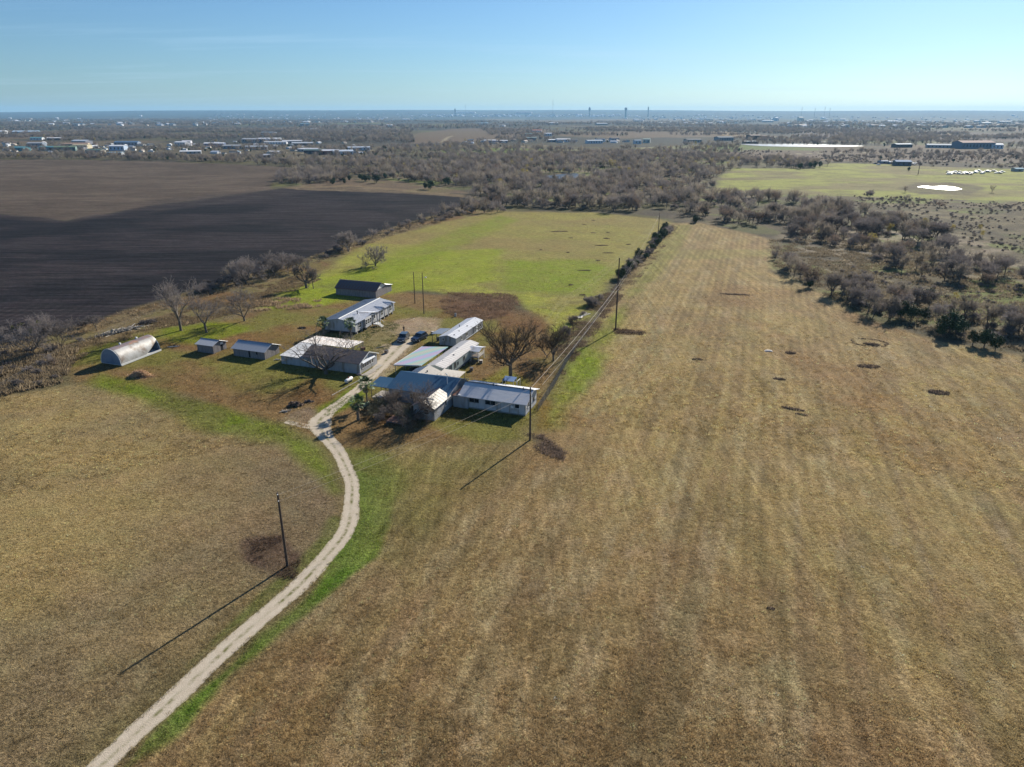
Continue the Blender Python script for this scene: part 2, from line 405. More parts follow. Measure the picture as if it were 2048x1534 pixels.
    # painted patches: points or polygons with a soft edge  (polygon, colour, softness, strength)
    for pts, c, s, k in (
        ([(640, 560), (700, 545), (800, 520), (900, 500), (1000, 500), (1000, 560), (800, 585), (720, 600), (650, 610), (560, 600), (560, 580)], (0.230, 0.265, 0.045), 3, 0.9),
        ([(520, 618), (600, 580), (680, 575), (690, 595), (640, 615)], (0.230, 0.265, 0.045), 2, 0.9),
        ([(1000, 520), (1180, 520), (1230, 540), (1180, 590), (1000, 580)], (0.175, 0.230, 0.03), 4, 0.8),
        ([(700, 556), (800, 500), (1000, 430), (1040, 440), (860, 520), (760, 566)], (0.175, 0.225, 0.03), 4, 0.6),
        ([(880, 600), (900, 585), (1030, 588), (1040, 610), (1000, 640), (930, 640), (890, 625)], (0.125, 0.075, 0.05), 2.5, 0.9),
        ([(1000, 610), (1090, 628), (1080, 660), (1010, 650)], (0.155, 0.09, 0.05), 2.5, 0.6),
        ([(790, 640), (840, 634), (885, 636), (880, 660), (850, 668), (800, 668), (770, 656)], (0.36, 0.28, 0.20), 1.5, 0.95),
        ([(700, 672), (770, 640), (800, 650), (780, 690), (770, 720), (740, 700)], (0.235, 0.19, 0.115), 1.8, 0.75),
        ([(770, 690), (830, 680), (790, 740), (745, 775), (715, 775), (745, 745)], (0.36, 0.29, 0.21), 1.0, 0.92),
        ([(690, 785), (745, 760), (735, 790), (700, 815), (640, 835), (650, 815)], (0.15, 0.225, 0.025), 1.2, 0.85),
        ([(330, 655), (420, 645), (500, 655), (480, 668), (400, 690), (340, 680)], (0.155, 0.20, 0.022), 2, 0.8),
        ([(200, 690), (330, 660), (345, 668), (215, 722), (150, 730)], (0.135, 0.16, 0.03), 2, 0.6),
        ([(200, 745), (330, 790), (470, 830), (560, 850), (640, 900), (672, 980), (640, 950), (560, 890), (430, 860), (300, 800), (180, 765)], (0.135, 0.175, 0.028), 2.0, 0.9),
        ([(330, 780), (450, 830), (420, 860), (310, 810)], C_OLIVE, 2, 0.7),
        ([(690, 900), (735, 900), (800, 930), (830, 970), (790, 1020), (740, 1075), (700, 1120), (720, 1000)], C_LUSH, 1.5, 0.9),
        ([(712, 940), (716, 964), (717, 1011), (708, 1058), (676, 1105), (620, 1175), (500, 1275), (363, 1400), (222, 1534), (200, 1560), (240, 1570), (285, 1534), (405, 1415), (552, 1295), (672, 1195), (745, 1115), (790, 1040), (800, 960)], C_LUSH, 0.6, 1.15),
        ([(570, 1175), (458, 1275), (324, 1400), (176, 1534), (130, 1534), (290, 1395), (430, 1265), (545, 1165), (640, 1085), (672, 1040), (674, 1066), (640, 1110)], (0.125, 0.140, 0.045), 0.6, 0.9),
        ([(1100, 800), (1190, 660), (1260, 600), (1240, 660), (1180, 760), (1120, 850), (1070, 860)], (0.17, 0.20, 0.035), 2.5, 0.8),
        ([(1130, 700), (1180, 690), (1200, 740), (1170, 790), (1130, 780)], (0.15, 0.215, 0.025), 1.8, 0.6),
        ([(1235, 600), (1300, 520), (1345, 450), (1385, 450), (1330, 540), (1270, 600)], (0.17, 0.185, 0.055), 2, 0.6),
        ([(1360, 500), (1540, 498), (1545, 512), (1350, 520)], (0.26, 0.235, 0.10), 3, 0.6),
        ([(1100, 755), (1120, 700), (1160, 640), (1180, 640), (1130, 740)], (0.11, 0.095, 0.06), 1.5, 0.6),
        ([(930, 770), (1010, 735), (1060, 760), (1060, 775), (1000, 775)], (0.17, 0.19, 0.03), 1.2, 0.7),
        ([(1080, 800), (1105, 800), (1100, 850), (1065, 870)], (0.175, 0.105, 0.035), 1.0, 0.7),
        ([(497, 1080), (560, 1075), (600, 1110), (590, 1160), (540, 1150), (500, 1120)], (0.085, 0.055, 0.045), 0.8, 0.85),
        ([(1050, 868), (1085, 872), (1130, 905), (1125, 920), (1085, 905)], (0.075, 0.055, 0.045), 0.5, 0.9),
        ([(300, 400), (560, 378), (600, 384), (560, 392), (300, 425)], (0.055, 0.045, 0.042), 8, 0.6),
        ([(560, 375), (700, 370), (945, 391), (950, 396), (800, 386), (600, 380)], (0.20, 0.15, 0.095), 1.2, 0.8),
        ([(1220, 655), (1290, 660), (1285, 668), (1232, 666)], (0.12, 0.07, 0.045), 0.5, 0.9),
        ([(735, 900), (1060, 885), (1000, 960), (900, 1040), (800, 1130), (745, 1090), (740, 980)], (0.165, 0.150, 0.055), 5, 0.75),
        ([(1790, 378), (1830, 366), (1900, 364), (1975, 375), (1940, 390), (1840, 388)], (0.095, 0.078, 0.055), 3, 0.9),
        ([(560, 840), (610, 820), (640, 835), (600, 850)], (0.27, 0.22, 0.17), 1.0, 0.6),
        ):
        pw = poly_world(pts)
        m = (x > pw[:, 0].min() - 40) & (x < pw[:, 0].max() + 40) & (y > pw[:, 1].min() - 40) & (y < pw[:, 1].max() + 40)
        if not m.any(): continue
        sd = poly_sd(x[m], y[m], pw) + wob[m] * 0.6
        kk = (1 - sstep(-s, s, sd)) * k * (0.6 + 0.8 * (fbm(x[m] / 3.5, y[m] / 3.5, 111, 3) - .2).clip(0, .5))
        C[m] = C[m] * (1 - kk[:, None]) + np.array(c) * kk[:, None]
    # wheel tracks: pairs of pale lines
    for pts, c in (([(1310, 448), (1260, 500), (1190, 560), (1130, 600), (1100, 640)], (0.28, 0.26, 0.12)),
                   ([(1400, 470), (1345, 530), (1290, 590), (1300, 640), (1320, 680), (1290, 730), (1180, 830)], (0.27, 0.23, 0.13)),
                   ([(1535, 500), (1530, 520), (1560, 545), (1640, 580)], (0.29, 0.25, 0.13)),
                   ([(1880, 700), (1920, 690), (2048, 730)], (0.27, 0.23, 0.15))):
        d = line_d(x, y, poly_world(pts)); kk = (1 - sstep(0.2, 0.9, np.abs(d - 1.0))) * 0.45
        C = lerp(C, c, kk)
    # farm tracks and roads far off
    for pts, c, w in (([(900, 303), (960, 297), (1030, 293), (1110, 291)], (0.34, 0.28, 0.20), 5),
                   ([(1380, 250), (1392, 243), (1405, 239.5)], (0.42, 0.38, 0.32), 9), ([(1895, 266), (1905, 270), (1920, 279)], (0.38, 0.30, 0.18), 6),
                   ([(1640, 283), (1800, 284.5), (1960, 286), (2060, 297)], (0.45, 0.42, 0.38), 4), ([(1925, 240), (1960, 246), (2048, 250)], (0.5, 0.47, 0.42), 8),
                   ([(1510, 312), (1640, 306), (1750, 305)], (0.32, 0.29, 0.2), 3), ([(0, 296), (150, 292), (400, 296), (700, 312)], (0.33, 0.28, 0.21), 4),
                   ([(885, 284), (895, 275), (905, 272)], (0.3, 0.26, 0.18), 5), ([(1285, 296), (1400, 297), (1420, 290)], (0.34, 0.30, 0.2), 5),
                   ([(650, 298), (780, 302), (900, 304)], (0.3, 0.25, 0.18), 4), ([(1700, 430), (1740, 450), (1830, 480)], (0.28, 0.25, 0.2), 2)):
        d = line_d(x, y, poly_world(pts)); C = lerp(C, c, (1 - sstep(w * .5, w, d + wob * .2)) * 0.9)
    cls[(sdR < 0)] = 1; cls[(sdD < 0)] = 2; cls[(sdP < 0) & (cls == 0)] = 3; cls[(sdG < 0) & (cls == 0)] = 4
    cls[(sdM < 0) & (cls == 0)] = 5; cls[(sdL < 0) & (cls == 0)] = 6
    C *= (0.86 + 0.28 * n_s)[..., None]
    lumc = C.mean(-1, keepdims=True); satk = (1.17 + 0.0 * r)[..., None] - 0.15 * np.isin(cls, (2, 3))[..., None]
    C = lumc + (C - lumc) * satk
    return np.clip(C, 0.004, 0.8), M, cls

GC, GM, GCLS = paint(gx, gy)

# ground material: attribute colour broken up by tussocks, furrows and mowing streaks
gm = bpy.data.materials.new('ground_cover'); gm.use_nodes = True
nt = gm.node_tree; N = nt.nodes; L = nt.links; bs = N['Principled BSDF']
bs.inputs['Roughness'].default_value = 0.95; bs.inputs['Specular IOR Level'].default_value = 0.05
def nn(t, **k):
    n = N.new(t)
    for a, b in k.items(): setattr(n, a, b)
    return n
def M_(op, a, b=None, c=None, clamp=False):
    n = N.new('ShaderNodeMath'); n.operation = op; n.use_clamp = clamp
    for k, v in enumerate((a, b, c)):
        if v is None: continue
        if isinstance(v, (int, float)): n.inputs[k].default_value = v
        else: L.new(v, n.inputs[k])
    return n.outputs[0]
def MR(f, a, b, c, d):
    n = N.new('ShaderNodeMapRange')
    for k, v in ((1, a), (2, b), (3, c), (4, d)): n.inputs[k].default_value = v
    L.new(f, n.inputs[0]); return n.outputs[0]
def MX(f, a, b, blend='MIX'):
    n = N.new('ShaderNodeMix'); n.data_type = 'RGBA'; n.blend_type = blend
    for s, v in ((0, f), (6, a), (7, b)):
        if isinstance(v, (int, float)): n.inputs[s].default_value = v
        elif isinstance(v, tuple): n.inputs[s].default_value = (*v, 1)
        else: L.new(v, n.inputs[s])
    return n.outputs[2]
g_pos = N.new('ShaderNodeNewGeometry').outputs['Position']
def MAP(rot=0.0, sc=(1, 1, 1)):
    n = N.new('ShaderNodeMapping'); n.vector_type = 'POINT'
    n.inputs['Rotation'].default_value = (0, 0, rot); n.inputs['Scale'].default_value = sc
    L.new(g_pos, n.inputs[0]); return n.outputs[0]
def NZ(vec, sc, det=3, ro=0.6):
    n = N.new('ShaderNodeTexNoise'); n.inputs['Scale'].default_value = sc; n.inputs['Detail'].default_value = det
    n.inputs['Roughness'].default_value = ro; L.new(vec, n.inputs['Vector']); return n
ac = nn('ShaderNodeAttribute', attribute_name='Col'); am = nn('ShaderNodeAttribute', attribute_name='Mask')
asep = N.new('ShaderNodeSeparateColor'); L.new(am.outputs['Color'], asep.inputs[0])
flat = MAP(); vrot = MAP(math.radians(20.0))
n1 = NZ(flat, 2.6, 4, 0.7).outputs[0]; n2 = NZ(flat, 0.55, 4, 0.65).outputs[0]; n4 = NZ(flat, 7.5, 2, 0.6).outputs[0]
n3c = NZ(flat, 0.16, 5, 0.6).outputs['Color']
col = ac.outputs['Color']
tone = M_('MULTIPLY', MR(n1, 0.28, 0.72, 0.48, 1.45), MR(n2, 0.3, 0.7, 0.78, 1.22))
tone = M_('MULTIPLY', tone, MR(n4, 0.3, 0.7, 0.55, 1.40))
# mowing streaks
st_vec = MAP(math.radians(20.0), (0.55, 0.016, 0)); st = NZ(st_vec, 1.0, 4, 0.6).outputs[0]
st2 = NZ(MAP(math.radians(17.0), (1.6, 0.05, 0)), 1.0, 3, 0.6).outputs[0]
sf = M_('MULTIPLY', MR(st, 0.32, 0.68, 0.84, 1.16), MR(st2, 0.3, 0.7, 0.80, 1.18))
rw = N.new('ShaderNodeTexWave'); rw.wave_type = 'BANDS'; rw.bands_direction = 'X'
L.new(MAP(math.radians(18.5)), rw.inputs['Vector']); rw.inputs['Scale'].default_value = 0.155; rw.inputs['Distortion'].default_value = 0.9
rw.inputs['Detail'].default_value = 0; rw.inputs['Detail Scale'].default_value = 0.10
rows = M_('ADD', 1.0, M_('MULTIPLY', M_('SUBTRACT', rw.outputs['Fac'], 0.5), MR(NZ(flat, 0.05, 3, 0.6).outputs[0], 0.36, 0.62, 0.04, 0.27)))
sf = M_('MULTIPLY', sf, rows)
sf = M_('ADD', M_('MULTIPLY', M_('SUBTRACT', sf, 1.0), asep.outputs[0]), 1.0)
tone = M_('MULTIPLY', tone, sf)
# furrows
wv = N.new('ShaderNodeTexWave'); wv.wave_type = 'BANDS'; wv.bands_direction = 'Y'
L.new(vrot, wv.inputs['Vector']); wv.inputs['Scale'].default_value = 0.33; wv.inputs['Distortion'].default_value = 0.8
wv.inputs['Detail'].default_value = 2; wv.inputs['Detail Scale'].default_value = 0.6
ff = M_('ADD', M_('MULTIPLY', M_('MULTIPLY', M_('SUBTRACT', wv.outputs['Fac'], 0.5), 1.1), asep.outputs[1]), 1.0)
pl = M_('MULTIPLY', MR(NZ(MAP(math.radians(20.0), (0.035, 0.42, 0)), 1.0, 4, 0.65).outputs[0], 0.34, 0.66, 0.50, 1.60), MR(NZ(MAP(math.radians(20.0), (0.22, 1.3, 0)), 1.0, 3, 0.65).outputs[0], 0.32, 0.68, 0.72, 1.30))
ff = M_('MULTIPLY', ff, M_('ADD', M_('MULTIPLY', M_('SUBTRACT', pl, 1.0), asep.outputs[1]), 1.0))
tone = M_('MULTIPLY', tone, ff)
hue = MX(0.18, (1, 1, 1), n3c, 'MIX')
hs = N.new('ShaderNodeMix'); hs.data_type = 'RGBA'; hs.blend_type = 'MULTIPLY'; hs.inputs[0].default_value = 1.0
L.new(col, hs.inputs[6]); L.new(hue, hs.inputs[7])
vm = N.new('ShaderNodeVectorMath'); vm.operation = 'SCALE'; L.new(hs.outputs[2], vm.inputs[0]); L.new(tone, vm.inputs['Scale'])
# pale straw flecks and dark gaps
vor = N.new('ShaderNodeTexVoronoi'); vor.inputs['Scale'].default_value = 1.7; L.new(flat, vor.inputs['Vector'])
fl = M_('MULTIPLY', MR(n4, 0.60, 0.70, 0, 1), MR(n2, 0.45, 0.62, 0.0, 0.55))
c_end = MX(fl, vm.outputs[0], (0.34, 0.29, 0.19)); 
fl2 = M_('MULTIPLY', fl, M_('SUBTRACT', 1.0, asep.outputs[1]))
n_mix = [n for n in N if n.type == 'MIX'][-1]
L.new(fl2, n_mix.inputs[0])
L.new(c_end, bs.inputs['Base Color'])
bmp = N.new('ShaderNodeBump'); bmp.inputs['Strength'].default_value = 1.0
hgt_ = M_('ADD', M_('MULTIPLY', n1, 0.16), M_('ADD', M_('MULTIPLY', n4, 0.05), M_('MULTIPLY', M_('MULTIPLY', wv.outputs['Fac'], asep.outputs[1]), 0.16)))
bmp.inputs['Distance'].default_value = 1.0
L.new(hgt_, bmp.inputs['Height']); L.new(bmp.outputs[0], bs.inputs['Normal'])

# grid faces, wrapped round the full circle
ii, jj = np.meshgrid(np.arange(nR - 1), np.arange(nA), indexing='ij')
j2 = (jj + 1) % nA
QF = np.stack([ii * nA + jj, (ii + 1) * nA + jj, (ii + 1) * nA + j2, ii * nA + j2], -1).reshape(-1, 4)
QF = QF[:, ::-1]
VV = np.stack([gx, gy, gz], -1).reshape(-1, 3); CC = GC.reshape(-1, 3); MM = GM.reshape(-1, 3)
fc = GCLS.reshape(-1)[QF[:, 0]]
for k, name in ((0, 'ground'), (1, 'mown_field'), (2, 'ploughed_field'), (3, 'ploughed_field'), (4, 'pasture'), (5, 'meadow'), (6, 'dry_field')):
    q = QF[fc == k]
    if not len(q): continue
    used, inv = np.unique(q, return_inverse=True)
    me = np_mesh(name, VV[used], inv.reshape(-1, 4), [gm], smooth=True)
    for an, src in (('Col', CC), ('Mask', MM)):
        a = me.attributes.new(an, 'FLOAT_COLOR', 'POINT')
        a.data.foreach_set('color', np.concatenate([src[used], np.ones((len(used), 1))], 1).astype(np.float32).ravel())
    o = ob(name, me, kind='structure')
    tag(o, {0: 'rough ground and winter woodland floor reaching to the horizon', 1: 'wide mown hay field with pale mowing streaks right of the farm',
            2: 'dark freshly ploughed field left of the farm', 3: 'paler ploughed field beyond the dark ploughed one', 4: 'yellow green pasture behind the farm buildings',
            5: 'green meadow with a bright pond at right', 6: 'dry brown grass field left of the gravel drive'}[k])
# centre cap under the camera
o = ob('ground', mesh_from('ground_cap', [(0.5 * math.sin(a), 0.5 * math.cos(a), 0) for a in np.linspace(0, 2 * math.pi, 12, endpoint=False)][::-1], [tuple(range(12))], [mat('dry_soil', C_DRY, 0.95)]), kind='structure')

# ------------------------------------------------------------------ gravel drive
DRIVE = [(160, 1575, 1.15), (200, 1534, 1.15), (344, 1400, 1.15), (479, 1275, 1.15), (594, 1175, 1.2), (660, 1105, 1.15), (694, 1058, 1.15), (702, 1011, 1.15), (703, 964, 1.05), (684, 917, 1.1), (668, 893, 1.15), (648, 868, 1.4), (638, 846, 2.0), (655, 824, 1.5), (686, 802, 1.2), (718, 776, 1.0), (746, 750, 1.3), (775, 718, 1.9), (800, 692, 2.2), (822, 672, 2.4)]
def smooth_path(pts, step=0.4):
    W = [(G(px, py).x, G(px, py).y, w) for px, py, w in pts]
    out = []
    for i in range(len(W) - 1):
        p0 = W[max(i - 1, 0)]; p1 = W[i]; p2 = W[i + 1]; p3 = W[min(i + 2, len(W) - 1)]
        n = max(2, int(math.hypot(p2[0] - p1[0], p2[1] - p1[1]) / step))
        for k in range(n):
            t = k / n
            out.append(tuple(0.5 * ((2 * p1[c]) + (-p0[c] + p2[c]) * t + (2 * p0[c] - 5 * p1[c] + 4 * p2[c] - p3[c]) * t * t + (-p0[c] + 3 * p1[c] - 3 * p2[c] + p3[c]) * t ** 3) for c in range(3)))
    return out
def strip(name, path, material, z=0.006, cols=9, rag=0.35, seed=1):
    rng = random.Random(seed); vs = []; uv = []
    n = len(path)
    for i, (x, y, w) in enumerate(path):
        a = path[max(i - 1, 0)]; b = path[min(i + 1, n - 1)]
        d = Vector((b[0] - a[0], b[1] - a[1])).normalized(); nx, ny = -d.y, d.x
        wl = w + rng.uniform(-rag, rag) * 0.16 + (float(fbm(np.array(i * 0.09), np.array(0.5), seed, 3)) - .5) * rag * 1.6
        wr = w + rng.uniform(-rag, rag) * 0.16 + (float(fbm(np.array(i * 0.09), np.array(9.5), seed, 3)) - .5) * rag * 1.6
        for c in range(cols):
            t = c / (cols - 1) * 2 - 1
            ww = wl if t < 0 else wr
            vs.append((x + nx * t * ww, y + ny * t * ww, z)); uv.append((t, i * 0.4))
    fs = [(i * cols + c, i * cols + c + 1, (i + 1) * cols + c + 1, (i + 1) * cols + c) for i in range(n - 1) for c in range(cols - 1)]
    me = mesh_from(name, vs, fs, [material])
    a = me.attributes.new('across', 'FLOAT_VECTOR', 'POINT')
    a.data.foreach_set('vector', np.array([(u, v, 0) for u, v in uv], np.float32).ravel())
    return me
dm = bpy.data.materials.new('gravel'); dm.use_nodes = True
nt = dm.node_tree; N = nt.nodes; L = nt.links; bs = N['Principled BSDF']
bs.inputs['Roughness'].default_value = 0.95; bs.inputs['Specular IOR Level'].default_value = 0.1
g_pos = N.new('ShaderNodeNewGeometry').outputs['Position']
flat = MAP()
n1 = NZ(flat, 1.2, 5, 0.65).outputs[0]; n2 = NZ(flat, 9.0, 3, 0.7).outputs[0]; n3 = NZ(flat, 0.35, 4, 0.6).outputs[0]
base = MX(MR(n1, .35, .65, 0, 1), (0.50, 0.42, 0.315), (0.60, 0.52, 0.41))
base = MX(MR(n2, .35, .7, 0, .6), base, (0.32, 0.265, 0.21))
aa = nn('ShaderNodeAttribute', attribute_name='across'); asx = N.new('ShaderNodeSeparateXYZ'); L.new(aa.outputs['Vector'], asx.inputs[0])
absx = M_('ABSOLUTE', asx.outputs[0])
mid = M_('MULTIPLY', MR(absx, 0.05, 0.30, 1, 0), MR(n1, 0.40, 0.56, 0, 1))
mid = M_('MULTIPLY', mid, MR(n3, 0.38, 0.54, 0.15, 1))
edge = M_('MULTIPLY', MR(absx, 0.78, 1.0, 0, 1), MR(n1, 0.40, 0.62, 0, 1.0), clamp=True)
gr = M_('MAXIMUM', mid, edge, clamp=True)
base = MX(gr, base, (0.145, 0.140, 0.050)); L.new(base, bs.inputs['Base Color'])
bmp = N.new('ShaderNodeBump'); bmp.inputs['Distance'].default_value = 0.05; L.new(n2, bmp.inputs['Height']); L.new(bmp.outputs[0], bs.inputs['Normal'])
DRIVE_PATH = smooth_path(DRIVE)
tag(ob('gravel_driveway', strip('gravel_driveway', DRIVE_PATH, dm), kind='structure'), 'pale gravel drive curving up from the lower left to the farmyard')
SPUR = smooth_path([(652, 850, 1.2), (625, 853, 1.0), (600, 850, 0.8), (570, 842, 0.7)])
tag(ob('gravel_driveway', strip('gravel_spur', SPUR, dm, z=0.012, seed=5), kind='structure'), 'short gravel spur turning left off the drive')
# ================================================================== TREES AND SHRUBS
M_BARK = mat('bark', (0.105, 0.086, 0.068), 0.9, (0.165, 0.14, 0.115), 3.0, rnd=0.2)
def translucent(m, f=0.45):
    """thin round twigs catch light from behind along their edges"""
    nt = m.node_tree; b = nt.nodes['Principled BSDF']; t = nt.nodes.new('ShaderNodeBsdfTranslucent'); x = nt.nodes.new('ShaderNodeMixShader'); x.inputs[0].default_value = f
    src = b.inputs['Base Color']
    if src.links: nt.links.new(src.links[0].from_socket, t.inputs[0])
    else: t.inputs[0].default_value = src.default_value
    nt.links.new(b.outputs[0], x.inputs[1]); nt.links.new(t.outputs[0], x.inputs[2]); nt.links.new(x.outputs[0], nt.nodes['Material Output'].inputs[0]); return m
M_TWIG = translucent(mat('winter_twigs', (0.165, 0.140, 0.128), 0.9, (0.245, 0.215, 0.20), 1.5, rnd=0.35), .38)
M_TWIG_RED = translucent(mat('reddish_twigs', (0.150, 0.120, 0.100), 0.9, (0.22, 0.185, 0.16), 1.5, rnd=0.1), .35)
M_TWIG_DK = translucent(mat('dark_twigs', (0.075, 0.058, 0.040), 0.9, (0.115, 0.09, 0.058), 1.2, rnd=0.2), .3)
M_CEDAR = mat('cedar_foliage', (0.032, 0.058, 0.018), 0.85, (0.065, 0.095, 0.028), 1.3, rnd=0.25)
M_YELLOW = translucent(mat('yellow_foliage', (0.30, 0.25, 0.055), 0.85, (0.38, 0.30, 0.10), 1.3, rnd=0.3))
M_OLIVE = mat('olive_foliage', (0.10, 0.11, 0.035), 0.85, (0.15, 0.14, 0.05), 1.3, rnd=0.3)
M_DRYWEED = mat('dry_weeds', (0.26, 0.205, 0.135), 0.95, (0.17, 0.125, 0.085), 1.1, rnd=0.25)

def skeleton(seed, H, R, tr, first=0.25, n_main=5, depth=4, kids=4, up=0.55, lean=0.0, twigs=9, twig_len=0.9, wander=0.22):
    """bare tree: returns wood segments (p0,p1,r0,r1,level) and twig segments"""
    rng = random.Random(seed); wood = []; tw = []
    def grow(p, d, ln, r, lev):
        steps = 3 if lev < depth else 2
        q = Vector(p); dd = Vector(d); pts = [Vector(q)]
        for k in range(steps):
            dd = (dd + Vector((rng.gauss(0, wander), rng.gauss(0, wander), rng.gauss(0, wander) + (0.10 if lev > 0 else 0)))).normalized()
            q2 = q + dd * (ln / steps); r2 = r * (1 - 0.45 * (k + 1) / steps)
            wood.append((q.copy(), q2.copy(), r * (1 - 0.45 * k / steps), r2, lev)); q = q2; pts.append(q.copy())
        if lev >= depth:
            for _ in range(twigs):
                t = rng.random() * steps; i = min(int(t), steps - 1); b = pts[i].lerp(pts[i + 1], t - i)
                td = (dd + Vector((rng.gauss(0, .8), rng.gauss(0, .8), rng.gauss(0.1, .6)))).normalized()
                tw.append((b, b + td * twig_len * rng.uniform(.5, 1.2)))
            return
        for k in range(kids):
            t = rng.uniform(0.35, 1.0) * steps if k else steps - 1e-3
            i = min(int(t), steps - 1); b = pts[i].lerp(pts[i + 1], t - i)
            side = Vector((rng.gauss(0, 1), rng.gauss(0, 1), rng.gauss(0, .55))).normalized()
            nd = (dd * 0.75 + side * 0.75 + Vector((0, 0, 0.12))).normalized()
            grow(b, nd, ln * rng.uniform(0.52, 0.78), r * 0.5, lev + 1)
    th = H * first
    base = Vector((0, 0, -0.15)); top = Vector((lean * th, rng.uniform(-.1, .1) * th, th))
    wood.append((base, base.lerp(top, .12), tr * 1.5, tr * 1.05, 0))
    wood.append((base.lerp(top, .12), top, tr * 1.05, tr * 0.85, 0))
    for k in range(n_main):
        a = 2 * math.pi * (k + rng.uniform(-.25, .25)) / n_main
        uz = up * rng.uniform(0.8, 1.25); hr = math.sqrt(max(0.05, 1 - min(uz, .97) ** 2)) * (R / max(R, H * .5))
        d = Vector((math.cos(a) * hr, math.sin(a) * hr, uz)).normalized()
        grow(top * rng.uniform(.8, 1), d, (H - th) * 0.46 * (1.15 - 0.35 * abs(uz)), tr * 0.55, 1)
    # fit to size
    mz = max(s[1].z for s in wood + [(a, b) for a, b in tw]); mr = sorted(math.hypot(b.x, b.y) for a, b in tw)[int(len(tw) * .93)]
    sz = H / mz; sr = R / mr
    def fit(v): 
        k = min(1, max(0, v.z / max(th, .1))); s = 1 + (sr - 1) * k
        return Vector((v.x * s, v.y * s, v.z * sz))
    wood = [(fit(a), fit(b), r0, r1, l) for a, b, r0, r1, l in wood]; tw = [(fit(a), fit(b)) for a, b in tw]
    return wood, tw
def tubes(segs, n=4):
    if not segs: return np.zeros((0, 3)), np.zeros((0, 4), int)
    P0 = np.array([s[0] for s in segs]); P1 = np.array([s[1] for s in segs]); r0 = np.array([s[2] for s in segs]); r1 = np.array([s[3] for s in segs])
    d = P1 - P0; d /= np.linalg.norm(d, axis=1, keepdims=True) + 1e-9
    up = np.where(np.abs(d[:, 2:3]) < .9, np.array([[0, 0, 1.0]]), np.array([[1.0, 0, 0]]))
    a = np.cross(d, up); a /= np.linalg.norm(a, axis=1, keepdims=True) + 1e-9; b = np.cross(d, a)
    V = []
    for Pk, rk in ((P0, r0), (P1, r1)):
        for i in range(n):
            t = 2 * math.pi * i / n; V.append(Pk + (a * math.cos(t) + b * math.sin(t)) * rk[:, None])
    V = np.stack(V, 1).reshape(-1, 3); m = len(segs); o = np.arange(m)[:, None] * (2 * n)
    Fq = np.concatenate([o + np.array([[i, (i + 1) % n, (i + 1) % n + n, i + n]]) for i in range(n)], 0)
    return V, Fq
def ribbons(tw, w, seed=0):
    rs = np.random.default_rng(seed)
    A = np.array([t[0] for t in tw]); B = np.array([t[1] for t in tw]); d = B - A
    p = np.cross(d, rs.normal(size=A.shape)); p /= np.linalg.norm(p, axis=1, keepdims=True) + 1e-9
    m = len(A); V = np.stack([A - p * w, A + p * w, B + p * w * .3, B - p * w * .3], 1).reshape(-1, 3)
    return V, np.arange(m * 4).reshape(m, 4)
def tree_meshes(name, seed, tw_w=0.03, twig_mat=None, lo=False, **k):
    wood, tw = skeleton(seed, **k)
    main = [s for s in wood if s[4] <= 1]; rest = [s for s in wood if s[4] > 1]
    V, Fq = tubes(main, 6 if not lo else 3); trunk = np_mesh('trunk', V, Fq, [M_BARK], smooth=True)
    rest = [(a, b, max(r0, tw_w * .8), max(r1, tw_w * .7), l) for a, b, r0, r1, l in rest]
    V1, F1 = tubes(rest, 3) if not lo else (np.zeros((0, 3)), np.zeros((0, 4), int))
    V2, F2 = ribbons(tw + ([(s[0], s[1]) for s in rest] if lo else []), tw_w, seed)
    if not lo:
        # three sided tubes stored as quads, ribbons as quads
        V = np.concatenate([V1, V2]); Fq = np.concatenate([F1, F2 + len(V1)])
    else: V, Fq = V2, F2
    crown = np_mesh('crown', V, Fq, [twig_mat or M_TWIG]); return trunk, crown
def blob_mesh(seed, H, R, n, leaf, material, shape='oval', z0=0.1, clumps=9):
    """leafy crown: many small leaf sized faces gathered in clumps"""
    rs = np.random.default_rng(seed)
    if shape == 'cone':
        t = rs.random(clumps * 3) ** 0.8; rad = (1 - t) ** 0.7 * R * .75 + .1 * R; zz = z0 * H + t * (1 - z0) * H * .92; a = rs.random(len(t)) * 6.283
        C = np.stack([np.cos(a) * rad * rs.random(len(t)) ** .5, np.sin(a) * rad * rs.random(len(t)) ** .5, zz], 1); cr = R * .42 * (1.15 - t)
    else:
        d = rs.normal(size=(clumps, 3)); d /= np.linalg.norm(d, axis=1, keepdims=True); q = rs.random(clumps)[:, None] ** .45 * .68
        C = d * q * np.array([R, R, H * (1 - z0) / 2]) + np.array([0, 0, H * (z0 + (1 - z0) / 2)]); cr = np.full(clumps, R * .42) * rs.uniform(.7, 1.2, clumps)
    i = rs.integers(0, len(C), n); d = rs.normal(size=(n, 3)); d /= np.linalg.norm(d, axis=1, keepdims=True)
    c = C[i] + d * (cr[i] * rs.random(n) ** .33)[:, None]; c[:, 2] = np.maximum(c[:, 2], 0.03)
    u = rs.normal(size=(n, 3)); u /= np.linalg.norm(u, axis=1, keepdims=True); v = np.cross(u, d); v /= np.linalg.norm(v, axis=1, keepdims=True) + 1e-9
    s = (leaf * rs.uniform(.6, 1.4, n))[:, None]
    V = np.stack([c - u * s, c + v * s * .6, c + u * s, c - v * s * .6], 1).reshape(-1, 3)
    return np_mesh('crown', V, np.arange(n * 4).reshape(n, 4), [material])
def simple_trunk(h, r):
    return MB().tube((0, 0, -0.2), (0.05 * h, 0, h), r, r * .55, 6).mesh('trunk', M_BARK)

def place_tree(name, label, cat, loc, meshes, group=None, s=1.0, rz=0.0):
    o = thing(name, label, cat, loc, rz, group); o.scale = (s, s, s)
    for nm, me in zip(('trunk', 'crown'), meshes): ob(nm, me, o)
    return o

